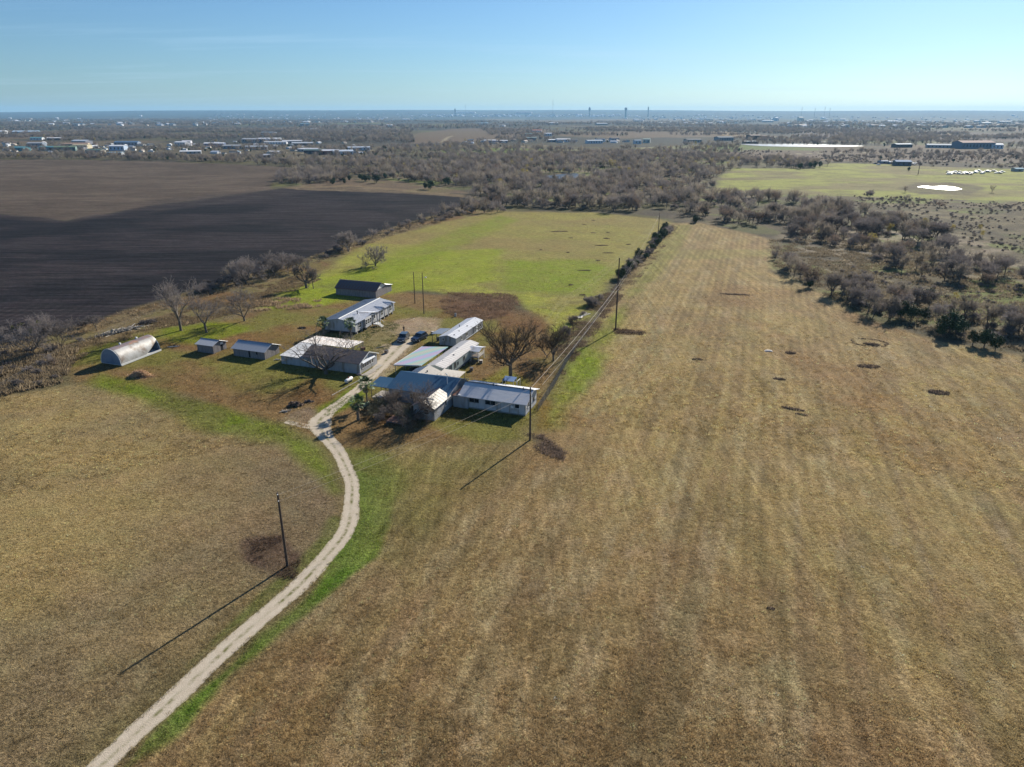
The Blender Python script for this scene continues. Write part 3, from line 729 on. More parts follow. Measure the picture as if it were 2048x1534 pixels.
# ---- yard trees, each with its own shape
def YG(px, py): return G(px, py)
HERO = [
    # name, label, px, py(base), kwargs
    ('bare_tree', 'wide spreading bare tree in front of the long low building', (652, 748), dict(seed=11, H=10.8, R=9.4, tr=0.42, first=0.10, n_main=7, depth=4, kids=3, up=0.46, twigs=5, twig_len=1.2), 0.016, M_TWIG),
    ('bare_tree', 'dense reddish bare tree hiding the front of the blue roofed house', (822, 840), dict(seed=12, H=7.6, R=5.4, tr=0.25, first=0.10, n_main=7, depth=4, kids=5, up=0.5, twigs=5, twig_len=0.8), 0.012, M_TWIG_RED),
    ('bare_tree', 'tall dark bare tree with a straight trunk on the lawn behind the right house', (1021, 757), dict(seed=13, H=12.8, R=6.4, tr=0.42, first=0.22, n_main=6, depth=4, kids=5, up=0.62, twigs=7, twig_len=0.8), 0.015, M_TWIG_DK),
    ('bare_tree', 'dark bare tree beside the fence line right of the lawn', (1107, 722), dict(seed=14, H=9.0, R=3.3, tr=0.22, first=0.16, n_main=5, depth=4, kids=4, up=0.75, twigs=9, twig_len=0.6), 0.020, M_TWIG_DK),
    ('bare_tree', 'small dark bushy tree leaning at the fence left of the wires', (1094, 716), dict(seed=15, H=5.8, R=2.9, tr=0.15, first=0.08, n_main=5, depth=4, kids=4, up=0.5, twigs=9, twig_len=0.6), 0.020, M_TWIG_DK),
    ('bare_tree', 'slender bare tree at the fence with two trunks near the timber stack', (1146, 668), dict(seed=16, H=4.6, R=1.6, tr=0.10, first=0.2, n_main=4, depth=3, kids=4, up=0.8, twigs=9, twig_len=0.5), 0.02, M_TWIG_DK),
    ('bare_tree', 'tall bare tree with a pale forked trunk behind the arched hut', (362, 661), dict(seed=17, H=15.0, R=6.4, tr=0.34, first=0.16, n_main=4, depth=4, kids=4, up=0.75, twigs=9, twig_len=0.9), 0.022, M_TWIG),
    ('bare_tree', 'bare tree with a dark trunk behind the small plank shed', (413, 665), dict(seed=18, H=10.3, R=5.0, tr=0.29, first=0.22, n_main=4, depth=4, kids=4, up=0.62, twigs=8, twig_len=0.7), 0.020, M_TWIG),
    ('bare_tree', 'bare tree with upright limbs on the green verge left of the white mobile home', (489, 642), dict(seed=19, H=10.3, R=4.8, tr=0.26, first=0.10, n_main=5, depth=4, kids=4, up=0.78, twigs=8, twig_len=0.8), 0.020, M_TWIG),
    ('bare_tree', 'grey bare tree with a thick trunk at the pasture corner left of the big barn', (613, 576), dict(seed=20, H=9.6, R=5.2, tr=0.42, first=0.22, n_main=5, depth=4, kids=4, up=0.55, twigs=9, twig_len=0.8), 0.024, M_TWIG),
    ('bare_tree', 'thin bare sapling beside the thick grey trunk at the pasture corner', (627, 577), dict(seed=21, H=6.2, R=2.0, tr=0.13, first=0.4, n_main=4, depth=3, kids=4, up=0.8, twigs=8, twig_len=0.6), 0.024, M_TWIG),
    ('bare_tree', 'round bare tree standing alone in the bright green pasture', (751, 532), dict(seed=22, H=8.0, R=4.9, tr=0.26, first=0.08, n_main=6, depth=4, kids=4, up=0.55, twigs=9, twig_len=0.8), 0.030, M_TWIG),
    ('bare_tree', 'bare tree with twin trunks at the hedge above the lone pasture tree', (697, 503), dict(seed=23, H=8.6, R=5.2, tr=0.30, first=0.16, n_main=5, depth=4, kids=4, up=0.6, twigs=9, twig_len=0.9), 0.035, M_TWIG),
    ('bare_tree', 'bushy bare tree with mistletoe clumps at the left edge beside the furrows', (68, 708), dict(seed=24, H=9.4, R=6.4, tr=0.22, first=0.08, n_main=7, depth=4, kids=4, up=0.6, twigs=10, twig_len=0.8), 0.022, M_TWIG),
    ('bare_tree', 'thin bare tree right of the mistletoe tree at the left edge', (125, 700), dict(seed=25, H=8.2, R=3.8, tr=0.14, first=0.12, n_main=5, depth=4, kids=4, up=0.75, twigs=8, twig_len=0.7), 0.020, M_TWIG),
    ('bare_tree', 'broad bare tree growing between the thicket clumps above the row of logs', (492, 568), dict(seed=26, H=9.6, R=5.8, tr=0.28, first=0.10, n_main=6, depth=4, kids=4, up=0.6, twigs=10, twig_len=0.8), 0.026, M_TWIG),
    ('bare_tree', 'broad bare tree at the ploughed field edge right of the hedge thicket', (549, 552), dict(seed=27, H=9.2, R=5.4, tr=0.28, first=0.12, n_main=6, depth=4, kids=4, up=0.6, twigs=10, twig_len=0.8), 0.026, M_TWIG),
]
for nm, lb, (px, py), kw, tww, tm in HERO:
    kw = dict(kw); sd_ = kw.pop('seed')
    place_tree(nm, lb, 'tree', YG(px, py), tree_meshes(nm, sd_, tww, tm, **kw), rz=sd_ * 1.7)
# mistletoe clumps on the left tree
mt = [o for o in COL.objects if o.get('label', '').startswith('bushy bare tree with mistletoe')][0]
for k, (x, y, z) in enumerate(((-1.6, -1.5, 6.3), (2.2, -1, 5.9), (3.0, .5, 5.6), (2.6, -.6, 4.9), (-.5, 0, 4.6))):
    ob('mistletoe_clump', blob_mesh(50 + k, 1.3, .8, 90, .12, M_OLIVE, clumps=4), mt).location = (x, y, z)

M_TWIG_WARM = translucent(mat('warm_winter_twigs', (0.235, 0.195, 0.150), 0.9, (0.32, 0.275, 0.22), 1.5, rnd=0.35), .4)
M_TWIG_BROWN = translucent(mat('brown_winter_twigs', (0.155, 0.115, 0.088), 0.9, (0.225, 0.175, 0.14), 1.5, rnd=0.35), .4)
MIXT = [M_TWIG, M_TWIG_WARM, M_TWIG, M_TWIG_WARM, M_TWIG_BROWN, M_TWIG]
# ---- prototypes for the many
PR_BARE = [tree_meshes('bare', 100 + k, 0.028, MIXT[k], H=7.2 + .5 * (k % 4), R=3.0 + .5 * (k % 3), tr=.18, first=.14 + .05 * (k % 2), n_main=4 + k % 3, depth=3, kids=5, up=.66 + .05 * (k % 3), twigs=11, twig_len=.9) for k in range(6)]
PR_SHRUB = [tree_meshes('shrub', 120 + k, 0.04, M_TWIG, H=3.2, R=2.2, tr=.06, first=.04, n_main=7, depth=3, kids=4, up=.6, twigs=9, twig_len=.7) for k in range(4)]
PR_CEDAR = [(simple_trunk(1.5, .13), blob_mesh(140 + k, 4.6, 1.9 + .2 * k, 1500, .16, M_CEDAR, 'oval', .02, 13)) for k in range(4)]
PR_YELL = [(simple_trunk(2.5, .14), blob_mesh(150 + k, 6.5, 2.6, 600, .16, M_YELLOW, 'oval', .2, 12)) for k in range(2)]
def as_stuff(protos):
    out = []
    for t, c in protos:
        out.append((t, c))
    return out
# ---- scattering: density polygons, nearest trees become things, the rest one mass
rsw = np.random.default_rng(77)
def scatter(pts, spacing, kinds, size=(0.8, 1.2), zone='', mask=0.0, mscale=40, seed=0):
    pw = poly_world(pts); x0, y0 = pw.min(0); x1, y1 = pw.max(0)
    n = int((x1 - x0) * (y1 - y0) / spacing ** 2)
    if n > 900000: n = 900000
    x = rsw.uniform(x0, x1, n); y = rsw.uniform(y0, y1, n)
    k = poly_sd(x, y, pw) < 0; x = x[k]; y = y[k]
    if mask: k = fbm(x / mscale, y / mscale, 300 + seed, 3) > mask; x = x[k]; y = y[k]
    kd = rsw.choice([a for a, _ in kinds], len(x), p=np.array([w for _, w in kinds]) / sum(w for _, w in kinds)) if len(x) else []
    s = rsw.uniform(size[0], size[1], len(x))
    return [(float(a), float(b), str(c), float(d), zone) for a, b, c, d in zip(x, y, kd, s)]
B_, S_, C_, Y_ = 'bare', 'shrub', 'cedar', 'yellow'
cand = []
# strip along the right edge of the mown field
cand += scatter([(1540, 492), (1548, 535), (1640, 583), (1740, 632), (1880, 672), (2060, 702), (2100, 690), (2040, 660), (1900, 628), (1760, 590), (1640, 555), (1570, 520)], 4.9, [(B_, .55), (S_, .45)], (.6, .95), 'edge', seed=1)
cand += scatter([(1548, 475), (1700, 500), (1850, 560), (2048, 600), (2200, 640), (2100, 560), (1900, 500), (1750, 450), (1600, 440)], 7.0, [(B_, .75), (S_, .22), (Y_, .03)], (.7, 1.1), 'bottom', .44, 30, 2)
cand += scatter([(1590, 560), (1720, 600), (2048, 690), (2200, 700), (2200, 560), (1900, 560), (1700, 530)], 8.0, [(B_, .5), (S_, .5)], (.6, 1.0), 'bottom', .47, 22, 3)
# belt between pasture and wood
cand += scatter([(1380, 430), (1545, 468), (1700, 470), (1900, 520), (1900, 480), (1700, 420), (1560, 395), (1420, 392)], 6.0, [(B_, .85), (S_, .12), (C_, .03)], (.8, 1.15), 'belt', .42, 30, 4)
cand += scatter([(945, 398), (1000, 414), (1180, 420), (1320, 434), (1380, 434), (1400, 392), (1300, 400), (1200, 392), (1100, 380), (950, 385)], 6.0, [(B_, .80), (S_, .17), (C_, .01)], (.8, 1.2), 'belt', .36, 25, 5)
cand += scatter([(1700, 392), (2048, 404), (2300, 420), (2300, 560), (2000, 500), (1800, 430)], 5.5, [(B_, .08), (S_, .92)], (.16, .55), 'scrub', .42, 50, 6)
# the big winter wood
wood = scatter([(600, 362), (640, 345), (700, 335), (760, 318), (900, 312), (1100, 308), (1300, 306), (1480, 316), (1600, 322), (1660, 327), (1610, 338), (1470, 336), (1440, 352), (1420, 386), (1390, 400), (1200, 396), (1060, 380), (900, 372), (700, 350)], 7.4, [(B_, .93), (S_, .04), (Y_, .02), (C_, .01)], (.65, 1.25), 'wood', .33, 70, 7)
wood += scatter([(0, 312), (200, 314), (400, 318), (620, 326), (780, 318), (800, 330), (640, 340), (600, 334), (330, 322), (0, 318)], 10, [(B_, .93), (Y_, .03), (C_, .04)], (.9, 1.3), 'wood', .34, 60, 8)
wood += scatter([(1700, 395), (2048, 404), (2300, 420), (2300, 640), (2048, 640), (1700, 560), (1560, 480), (1600, 440)], 5, [(S_, 1.0)], (.14, .42), 'scrub', .40, 20, 23)
wood += scatter([(1740, 306), (2200, 306), (2200, 332), (1990, 338), (1740, 328), (1480, 318), (1480, 302)], 9, [(S_, .8), (B_, .2)], (.4, .9), 'scrub', .45, 70, 24)
wood += scatter([(560, 350), (640, 340), (700, 350), (690, 362), (620, 368), (556, 372)], 5.5, [(B_, .8), (S_, .2)], (.8, 1.1), 'wood', 0, 50, 9)
wood += scatter([(960, 284), (1480, 286), (1480, 312), (1300, 306), (960, 310), (760, 318), (780, 296)], 16, [(B_, .95), (Y_, .02), (C_, .03)], (.9, 1.4), 'wood', .46, 130, 10)
wood += scatter([(1480, 300), (2048, 306), (2200, 330), (1700, 322), (1480, 316)], 17, [(B_, .9), (C_, .1)], (.7, 1.2), 'wood', .50, 130, 11)
wood += scatter([(0, 262), (400, 258), (820, 262), (830, 288), (780, 296), (600, 290), (330, 284), (0, 284)], 14, [(B_, .93), (Y_, .02), (C_, .05)], (.9, 1.4), 'wood', .44, 180, 12)
wood += scatter([(0, 288), (780, 296), (780, 316), (500, 318), (0, 314)], 16, [(B_, .8), (C_, .2)], (.8, 1.2), 'wood', .44, 100, 13)
wood += scatter([(960, 258), (1500, 256), (2048, 262), (2200, 300), (1480, 288), (1200, 284), (1000, 284)], 16, [(B_, .92), (C_, .08)], (.9, 1.4), 'wood', .43, 190, 14)
wood += scatter([(-100, 238), (400, 236), (1000, 243), (1600, 242), (2200, 243), (2200, 262), (1400, 256), (820, 262), (0, 262)], 32, [(B_, .85), (C_, .15)], (1.1, 2.0), 'wood', .45, 320, 15)
# hedge thickets left of the farm
cand += scatter([(-120, 790), (0, 782), (110, 765), (120, 725), (60, 700), (-120, 735)], 3.0, [(S_, .9), (B_, .1)], (.3, .6), 'left', .38, 6, 16)
cand += scatter([(100, 712), (230, 655), (210, 640), (100, 680)], 4.6, [(S_, .8), (B_, .2)], (.4, .75), 'left', .4, 8, 17)
cand += scatter([(405, 590), (450, 578), (540, 550), (600, 545), (596, 532), (500, 545), (430, 565), (395, 580)], 3.6, [(S_, .8), (B_, .2)], (.7, 1.0), 'hedge', 0, 8, 18)
cand += scatter([(620, 528), (700, 500), (800, 468), (880, 446), (935, 424), (925, 414), (850, 436), (760, 466), (660, 505)], 4.8, [(S_, .72), (B_, .28)], (.5, .95), 'hedge', .30, 12, 19)
cand += scatter([(860, 440), (940, 428), (1010, 424), (1000, 410), (940, 405), (900, 424)], 5.5, [(S_, .45), (B_, .55)], (.6, 1.0), 'belt', .3, 12, 20)
# overgrown fence line between pasture and mown field
cand += scatter([(1335, 452), (1345, 462), (1290, 522), (1242, 562), (1236, 552), (1290, 500)], 2.7, [(S_, .66), (C_, .34)], (.55, 1.0), 'fence', 0, 10, 21)
cand += scatter([(1236, 575), (1245, 560), (1200, 600), (1130, 680), (1120, 672), (1170, 610)], 3.4, [(S_, 1.0)], (.4, .95), 'fence', .30, 10, 22)
for px, py, k, s in ((665, 370, C_, .9), (668, 366, C_, .8), (688, 367, C_, .9), (699, 362, C_, 1.0), (724, 362, C_, 1.1), (731, 364, C_, 1.2), (738, 362, C_, 1), (753, 366, C_, 1.3), (770, 357, C_, 1.0), (781, 355, C_, 1.0),
                     (830, 362, C_, .9), (838, 358, C_, 1.1), (846, 357, C_, 1.1), (851, 378, C_, 1.0), (861, 379, C_, 1.3), (891, 371, C_, 1.3), (897, 370, C_, 1.1), (720, 358, C_, .8), (748, 355, C_, .9), (760, 353, C_, 1)):
    g = P(px, py); cand.append((g.x, g.y, k, s * 1.25, 'cedars'))
for px, py, s in ((1391, 444, .95), (1391, 446, .8)):
    g = P(px, py); cand.append((g.x, g.y, C_, s, 'lone'))
for px, py, s in ((1810, 606, .85), (1832, 600, 1.0), (1852, 598, .9), (1792, 622, .9), (1800, 636, 1.2), (1822, 640, 1.1), (1848, 638, .8), (1885, 672, 1.25), (1900, 664, 1.3), (1910, 672, 1.1), (1945, 690, .9), (1968, 694, 1.1), (1990, 700, .9), (1620, 575, .6)):
    g = P(px, py); cand.append((g.x, g.y, C_, s, 'edgecedar'))
for px, py, s in ((1850, 452, .75), (1773, 470, .5), (1905, 462, .6), (1965, 475, .6), (1960, 462, .6), (1770, 455, .5), (1910, 600, .45), (1736, 465, .4)):
    g = P(px, py); cand.append((g.x, g.y, Y_, s, 'yellow'))
for px, py, s in ((1222, 336, 1.5), (1228, 334, 1.3), (1047, 352, 1.2), (1052, 350, .9), (1545, 330, 1.0), (1575, 328, 1.1), (1590, 330, .9), (1340, 342, .8), (1365, 340, 1.), (850, 300, 1), (930, 284, 1.2), (432, 287, 1.4)):
    g = P(px, py); wood.append((g.x, g.y, Y_, s, 'wood'))
for px, py, k, s in ((1580, 330, C_, 1.5), (1620, 336, C_, 1.5), (1560, 326, C_, 1.6), (1640, 334, C_, 1.4), (1655, 332, B_, 1.0), (1600, 338, C_, 1.5), (1630, 336, C_, 1.6), (1742, 388, S_, 1), (1810, 385, B_, .6), (1984, 385, B_, .7), (1738, 395, S_, 1.6), (1815, 402, B_, .6), (1870, 410, B_, .7), (1879, 415, B_, .7), (1817, 342, C_, .9)):
    g = P(px, py); cand.append((g.x, g.y, k, s, 'scrub'))
# keep clear of the ponds
def pond_free(c): return True
cand.sort(key=lambda c: math.hypot(c[0], c[1]) / (1.0 + .35 * (c[2] != S_)) / c[3])
NEAR_N = 262
near, rest = cand[:NEAR_N], cand[NEAR_N:] + wood
ZL = {('edge', B_): ('bare grey tree in the strip edging the right side of the mown field', 'bare trees along the right edge of the mown field'),
      ('edge', S_): ('low leafless shrub in the strip edging the right side of the mown field', 'leafless shrubs along the right edge of the mown field'),
      ('bottom', B_): ('bare tree in the thin wood beyond the right field edge strip', 'bare trees of the thin wood at right'),
      ('bottom', S_): ('leafless shrub among the thin wood beyond the right field edge', 'shrubs of the thin wood at right'),
      ('bottom', Y_): ('small yellow leaved tree among the bare thin wood at right', 'yellow trees at right'),
      ('belt', B_): ('bare tree in the belt closing the far end of the fields', 'bare trees at the far end of the fields'),
      ('belt', S_): ('leafless shrub in the belt closing the far end of the fields', 'shrubs at the far end of the fields'),
      ('belt', C_): ('small dark cedar in the belt closing the far end of the fields', 'cedars at the far end of the fields'),
      ('left', S_): ('leafless grey shrub of the thicket at the left picture edge', 'shrubs of the left edge thicket'),
      ('left', B_): ('small bare tree of the thicket at the left picture edge', 'small trees of the left edge thicket'),
      ('hedge', S_): ('leafless shrub in the hedge between ploughed field and pasture', 'shrubs between ploughed field and pasture'),
      ('hedge', B_): ('bare tree in the hedge between ploughed field and pasture', 'bare trees between ploughed field and pasture'),
      ('fence', S_): ('leafless shrub overgrowing the fence between pasture and mown field', 'shrubs on the fence between pasture and mown field'),
      ('fence', C_): ('dark green cedar bush overgrowing the fence between pasture and mown field', 'cedar bushes on the fence between pasture and mown field'),
      ('cedars', C_): ('dark green cedar on the brown bank beyond the ploughed field', 'cedars beyond the ploughed field'),
      ('lone', C_): ('round dark cedar at the top end of the mown field', 'cedars at the top of the mown field'),
      ('edgecedar', C_): ('dark green cedar among bare trees on the right edge of the mown field', 'cedars on the right edge of the mown field'),
      ('yellow', Y_): ('yellow leaved tree glowing among bare trees at right', 'yellow leaved trees at right'),
      ('scrub', B_): ('lone bare tree on the scrub around the green meadow', 'lone trees around the green meadow'),
      ('scrub', S_): ('lone leafless bush on the scrub around the green meadow', 'lone bushes around the green meadow'),
      ('scrub', C_): ('dark cedar on the edge of the green meadow at right', 'cedars around the green meadow')}
PROT = {B_: PR_BARE, S_: PR_SHRUB, C_: PR_CEDAR, Y_: PR_YELL}
NAM = {B_: ('bare_tree', 'tree'), S_: ('leafless_shrub', 'shrub'), C_: ('cedar_tree', 'tree'), Y_: ('yellow_tree', 'tree')}
rt = random.Random(5)
ORD = ['first', 'second', 'third', 'fourth', 'fifth', 'sixth', 'seventh', 'eighth', 'ninth', 'tenth', 'eleventh', 'twelfth', 'thirteenth', 'fourteenth', 'fifteenth', 'sixteenth', 'seventeenth', 'eighteenth', 'nineteenth', 'twentieth']
byg = {}
for c in near: byg.setdefault((c[4], c[2]), []).append(c)
def where(c):
    """how to find this one among its likes: counted from the left in the picture, or by its stretch of a long row"""
    g = sorted(byg[(c[4], c[2])], key=lambda q: q[0] / q[1]); i = g.index(c); n = len(g)
    if n == 1: return ''
    if n <= 20: return ORD[i] + ' from the left, '
    return ''
for c in near:
    x, y, k, s, z = c
    lb, gp = ZL[(z, k)]
    lb = where(c) + lb
    if len(lb.split()) > 16: lb = ' '.join(w for w in lb.split() if w not in ('the', 'small', 'dark'))
    pr = PROT[k][rt.randrange(len(PROT[k]))]
    place_tree(NAM[k][0], lb, NAM[k][1], (x, y, 0), pr, gp, s, rt.uniform(0, 6.28))

# instanced masses (geometry nodes, real instances of tree meshes)
def instancer(name, label, pts, protos, kind='stuff', seed=3, colattr=None):
    """pts: (x, y, z, proto index, scale)"""
    a = np.array(pts, float)
    me = bpy.data.meshes.new(name); me.vertices.add(len(a)); me.vertices.foreach_set('co', a[:, :3].astype(np.float32).ravel())
    at = me.attributes.new('pick', 'INT', 'POINT'); at.data.foreach_set('value', a[:, 3].astype(np.int32))
    at = me.attributes.new('size', 'FLOAT', 'POINT'); at.data.foreach_set('value', a[:, 4].astype(np.float32))
    at = me.attributes.new('turn', 'FLOAT', 'POINT'); at.data.foreach_set('value', np.random.default_rng(seed).uniform(0, 6.28, len(a)).astype(np.float32))
    if colattr is not None:
        at = me.attributes.new('tint', 'FLOAT_COLOR', 'POINT'); at.data.foreach_set('color', np.concatenate([colattr, np.ones((len(a), 1))], 1).astype(np.float32).ravel())
    o = ob(name, me, kind=kind); tag(o, label)
    coll = bpy.data.collections.new(name + '_kinds')
    for k, p in enumerate(protos):
        po = bpy.data.objects.new('%s_kind_%02d' % (name, k), p); coll.objects.link(po)
    ng = bpy.data.node_groups.new(name, 'GeometryNodeTree')
    ng.interface.new_socket('Geometry', in_out='INPUT', socket_type='NodeSocketGeometry')
    ng.interface.new_socket('Geometry', in_out='OUTPUT', socket_type='NodeSocketGeometry')
    nd = ng.nodes; lk = ng.links
    gi = nd.new('NodeGroupInput'); go = nd.new('NodeGroupOutput')
    ip = nd.new('GeometryNodeInstanceOnPoints'); ci = nd.new('GeometryNodeCollectionInfo')
    ci.inputs['Collection'].default_value = coll; ci.inputs['Separate Children'].default_value = True; ci.inputs['Reset Children'].default_value = True
    ip.inputs['Pick Instance'].default_value = True
    def attr(nm, t):
        n = nd.new('GeometryNodeInputNamedAttribute'); n.data_type = t; n.inputs['Name'].default_value = nm
        return n.outputs[0]
    cx_ = nd.new('ShaderNodeCombineXYZ'); lk.new(attr('turn', 'FLOAT'), cx_.inputs[2])
    m2p = nd.new('GeometryNodeMeshToPoints')
    lk.new(gi.outputs[0], m2p.inputs[0]); lk.new(m2p.outputs[0], ip.inputs['Points'])
    lk.new(ci.outputs[0], ip.inputs['Instance']); lk.new(attr('pick', 'INT'), ip.inputs['Instance Index'])
    lk.new(cx_.outputs[0], ip.inputs['Rotation']); lk.new(attr('size', 'FLOAT'), ip.inputs['Scale'])
    lk.new(ip.outputs[0], go.inputs[0])
    md = o.modifiers.new('instances', 'NODES'); md.node_group = ng
    return o
def joined(pair):
    """trunk and crown of a prototype as one mesh"""
    t, c = pair
    V = []; Fs = []; mi = []
    for k, me in enumerate((t, c)):
        co = np.zeros(len(me.vertices) * 3, np.float32); me.vertices.foreach_get('co', co)
        b = sum(len(v) for v in V); V.append(co.reshape(-1, 3))
        for p in me.polygons: Fs.append(tuple(i + b for i in p.vertices)); mi.append(k)
    me = bpy.data.meshes.new('tree_kind'); me.from_pydata(np.concatenate(V).tolist(), [], Fs)
    me.materials.append(t.materials[0]); me.materials.append(c.materials[0]); me.polygons.foreach_set('material_index', mi); me.update(); return me
FAR_BARE = [joined(tree_meshes('far', 200 + k, 0.05, MIXT[k], True, H=7.0 + .6 * (k % 4), R=3.2 + .5 * (k % 3), tr=.18, first=.12, n_main=6, depth=2, kids=5, up=.6, twigs=12, twig_len=1.7)) for k in range(6)]
MASS = FAR_BARE + [joined(PR_SHRUB[0]), joined(PR_SHRUB[1])] + [joined(PR_CEDAR[0]), joined(PR_CEDAR[1])] + [joined(PR_YELL[0])]
base_i = {B_: (0, 6), S_: (6, 8), C_: (8, 10), Y_: (10, 11)}
ra = np.random.default_rng(9)
R_ = np.array([[c[0], c[1]] for c in rest]); Z_ = terrain(R_[:, 0], R_[:, 1])
pts = []
for (x, y, k, s, z), zz in zip(rest, Z_):
    lo_, hi_ = base_i[k]; pts.append((x, y, zz - .1, int(ra.integers(lo_, hi_)), s))
print('WOOD instances', len(pts))
POND_MID = (P(1128, 351).x, P(1128, 351).y)
pts = [p for p in pts if not (abs(p[0] - POND_MID[0]) < 20 and -60 < p[1] - POND_MID[1] < 14)]
instancer('winter_woodland', 'bare winter woodland spreading from the field ends to the horizon', pts, MASS)
# ================================================================== FARM BUILDINGS
def corr_mat(name, c1, c2, rough, metal, c3=None, am=.4, sc=.6, stretch=(1, 1, 1), bump=0):
    return mat(name, c1, rough, c2, sc, metal, 0.0, stretch, 0.4, col3=c3, scale3=.5, amount3=am)
M_TIN = corr_mat('pale_tin', (0.50, 0.51, 0.53), (0.40, 0.42, 0.45), 0.5, 0.15, (0.36, .33, .30), .3)
M_TINGREY = corr_mat('grey_tin', (0.36, 0.39, 0.43), (0.26, 0.29, 0.34), 0.45, 0.3, (0.20, .15, .12), .3)
M_TINOLD = corr_mat('rusty_dark_tin', (0.13, 0.12, 0.14), (0.20, 0.15, 0.14), 0.45, 0.4, (0.22, 0.095, 0.05), .55, 1.0, (2.0, .5, 1))
M_WHITEROOF = corr_mat('white_roof_metal', (0.62, 0.63, 0.66), (0.52, 0.53, 0.56), 0.5, 0.05, (0.42, .38, .34), .22, 1.2)
M_WHITEDIRTY = corr_mat('weathered_white_metal', (0.66, 0.63, 0.60), (0.44, 0.41, 0.39), 0.55, 0.05, (0.36, .28, .23), .5, 1.0)
M_BLUE = mat('blue_roof_metal', (0.014, 0.070, 0.150), .8, (0.024, 0.088, 0.175), .6, spec=.1, col3=(0.05, .10, .17), scale3=.5, amount3=.3)
M_SHINGLE = mat('dark_shingles', (0.085, 0.082, 0.095), 0.9, (0.14, 0.125, 0.13), 2.2, 0, .02, (1, 1, 1), .2, col3=(0.17, .13, .11), scale3=1.2, amount3=.4)
M_GREYROOF = mat('grey_felt_roof', (0.70, 0.68, 0.67), 0.9, (0.60, 0.59, 0.58), 0.8, 0, .01, (1, 3, 1), .3)
M_CREAMROOF = corr_mat('cream_roof_metal', (0.60, 0.55, 0.47), (0.50, 0.45, 0.38), 0.55, 0.0, (0.36, .29, .22), .4)
M_BOARD = mat('grey_boards', (0.33, 0.31, 0.31), 0.9, (0.17, 0.15, 0.155), 3.2, 0, 0, (2.6, 2.6, .18), .2, contrast=1.4, rnd=.1)
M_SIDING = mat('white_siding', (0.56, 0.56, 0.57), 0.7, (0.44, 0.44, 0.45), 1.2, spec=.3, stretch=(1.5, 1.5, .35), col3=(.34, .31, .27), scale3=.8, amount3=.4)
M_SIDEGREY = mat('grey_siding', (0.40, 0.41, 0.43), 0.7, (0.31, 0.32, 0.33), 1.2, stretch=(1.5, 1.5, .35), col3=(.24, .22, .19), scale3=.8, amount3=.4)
M_SIDECREAM = mat('cream_siding', (0.60, 0.58, 0.52), 0.7, (0.52, 0.50, 0.45), .8)
M_SIDEGREEN = mat('pale_green_siding', (0.46, 0.52, 0.49), 0.7, (0.40, 0.46, 0.44), .8)
M_SKIRT = mat('dirty_skirting', (0.34, 0.32, 0.29), 0.85, (0.25, 0.22, 0.19), 1.2)
M_TRIMW = mat('white_trim', (0.72, 0.72, 0.70), 0.6)
M_TRIMD = mat('dark_trim', (0.09, 0.10, 0.12), 0.6)
M_GLASS = mat('window_glass', (0.02, 0.025, 0.03), 0.12, spec=.8)
M_DARK = mat('dark_opening', (0.018, 0.017, 0.017), 0.95)
M_WOOD = mat('weathered_wood', (0.24, 0.19, 0.145), 0.9, (0.16, 0.125, 0.10), 2.5, stretch=(1, 4, 1))
M_CONC = mat('concrete', (0.42, 0.38, 0.33), 0.9, (0.33, 0.30, 0.26), 1.2, bump=.01)
M_POSTM = mat('steel_posts', (0.35, 0.36, 0.38), 0.5, metal=.4)
M_QUON = corr_mat('stained_white_hut_metal', (0.50, 0.49, 0.47), (0.35, 0.33, 0.30), 0.5, 0.15, (0.24, .19, .15), .42, 1.1)
M_QEND = corr_mat('painted_shade_hut_end', (0.20, 0.28, 0.36), (0.13, 0.18, 0.27), 0.5, 0.1, None)  # bluish shade of both end walls put into the base colour
M_RUSTCAP = corr_mat('rust_brown_cap', (0.26, 0.19, 0.17), (0.17, 0.15, 0.17), 0.6, 0.2, (0.36, .20, .13), .4, 1.3)

def frame(deg): return math.radians(deg)
def gable_walls(name, L, W, h, hr, yr, material, parent, axis=0, h2=None, z0=0.0, x0=0.0, y0=0.0, boards=None):
    """closed shell with a gable at both ends; ridge along local x (axis 0) or y (axis 1)"""
    h2 = h if h2 is None else h2
    prof = [(y0 if axis == 0 else x0, z0), (y0 + W if axis == 0 else x0 + W, z0), (y0 + W if axis == 0 else x0 + W, h2), ((y0 if axis == 0 else x0) + yr, hr), (y0 if axis == 0 else x0, h)]
    a, b = (x0, x0 + L) if axis == 0 else (y0, y0 + L)
    mb = MB().prism(prof, a, b, axis)
    return mb.build(name, material, parent)
def sheet_mesh(name, w, ln, drop, material, ribs=3, t=0.035, rib=0.035):
    """one roof sheet: width w along x, length ln in plan along y falling by drop"""
    mb = MB()
    prof = []
    xs = [0.0]
    for k in range(ribs):
        c = w * (k + .5) / ribs; e = min(.05, w / ribs * .22)
        prof += [(c - e * 1.6, 0), (c - e, rib), (c + e, rib), (c + e * 1.6, 0)]
    prof = [(0.004, 0)] + prof + [(w - 0.004, 0)]
    n = len(prof)
    top0 = [(x, 0, z) for x, z in prof]; top1 = [(x, ln, z - drop) for x, z in prof]
    b0 = [(0.004, 0, -t), (w - .004, 0, -t)]; b1 = [(0.004, ln, -t - drop), (w - .004, ln, -t - drop)]
    vs = top0 + top1 + b0 + b1; fs = [(i, i + 1, n + i + 1, n + i) for i in range(n - 1)]
    B = 2 * n
    fs += [(B, B + 2, B + 3, B + 1), (0, n, B + 2, B), (n - 1, B + 1, B + 3, 2 * n - 1)]
    fs += [tuple(range(n))[::-1] + (B, B + 1)][:0]
    fs += [tuple([B + 1, B] + list(range(n)))[::-1], tuple([B + 2, B + 3] + list(range(2 * n - 1, n - 1, -1)))[::-1]]
    return mesh_from(name, vs, fs, [material])
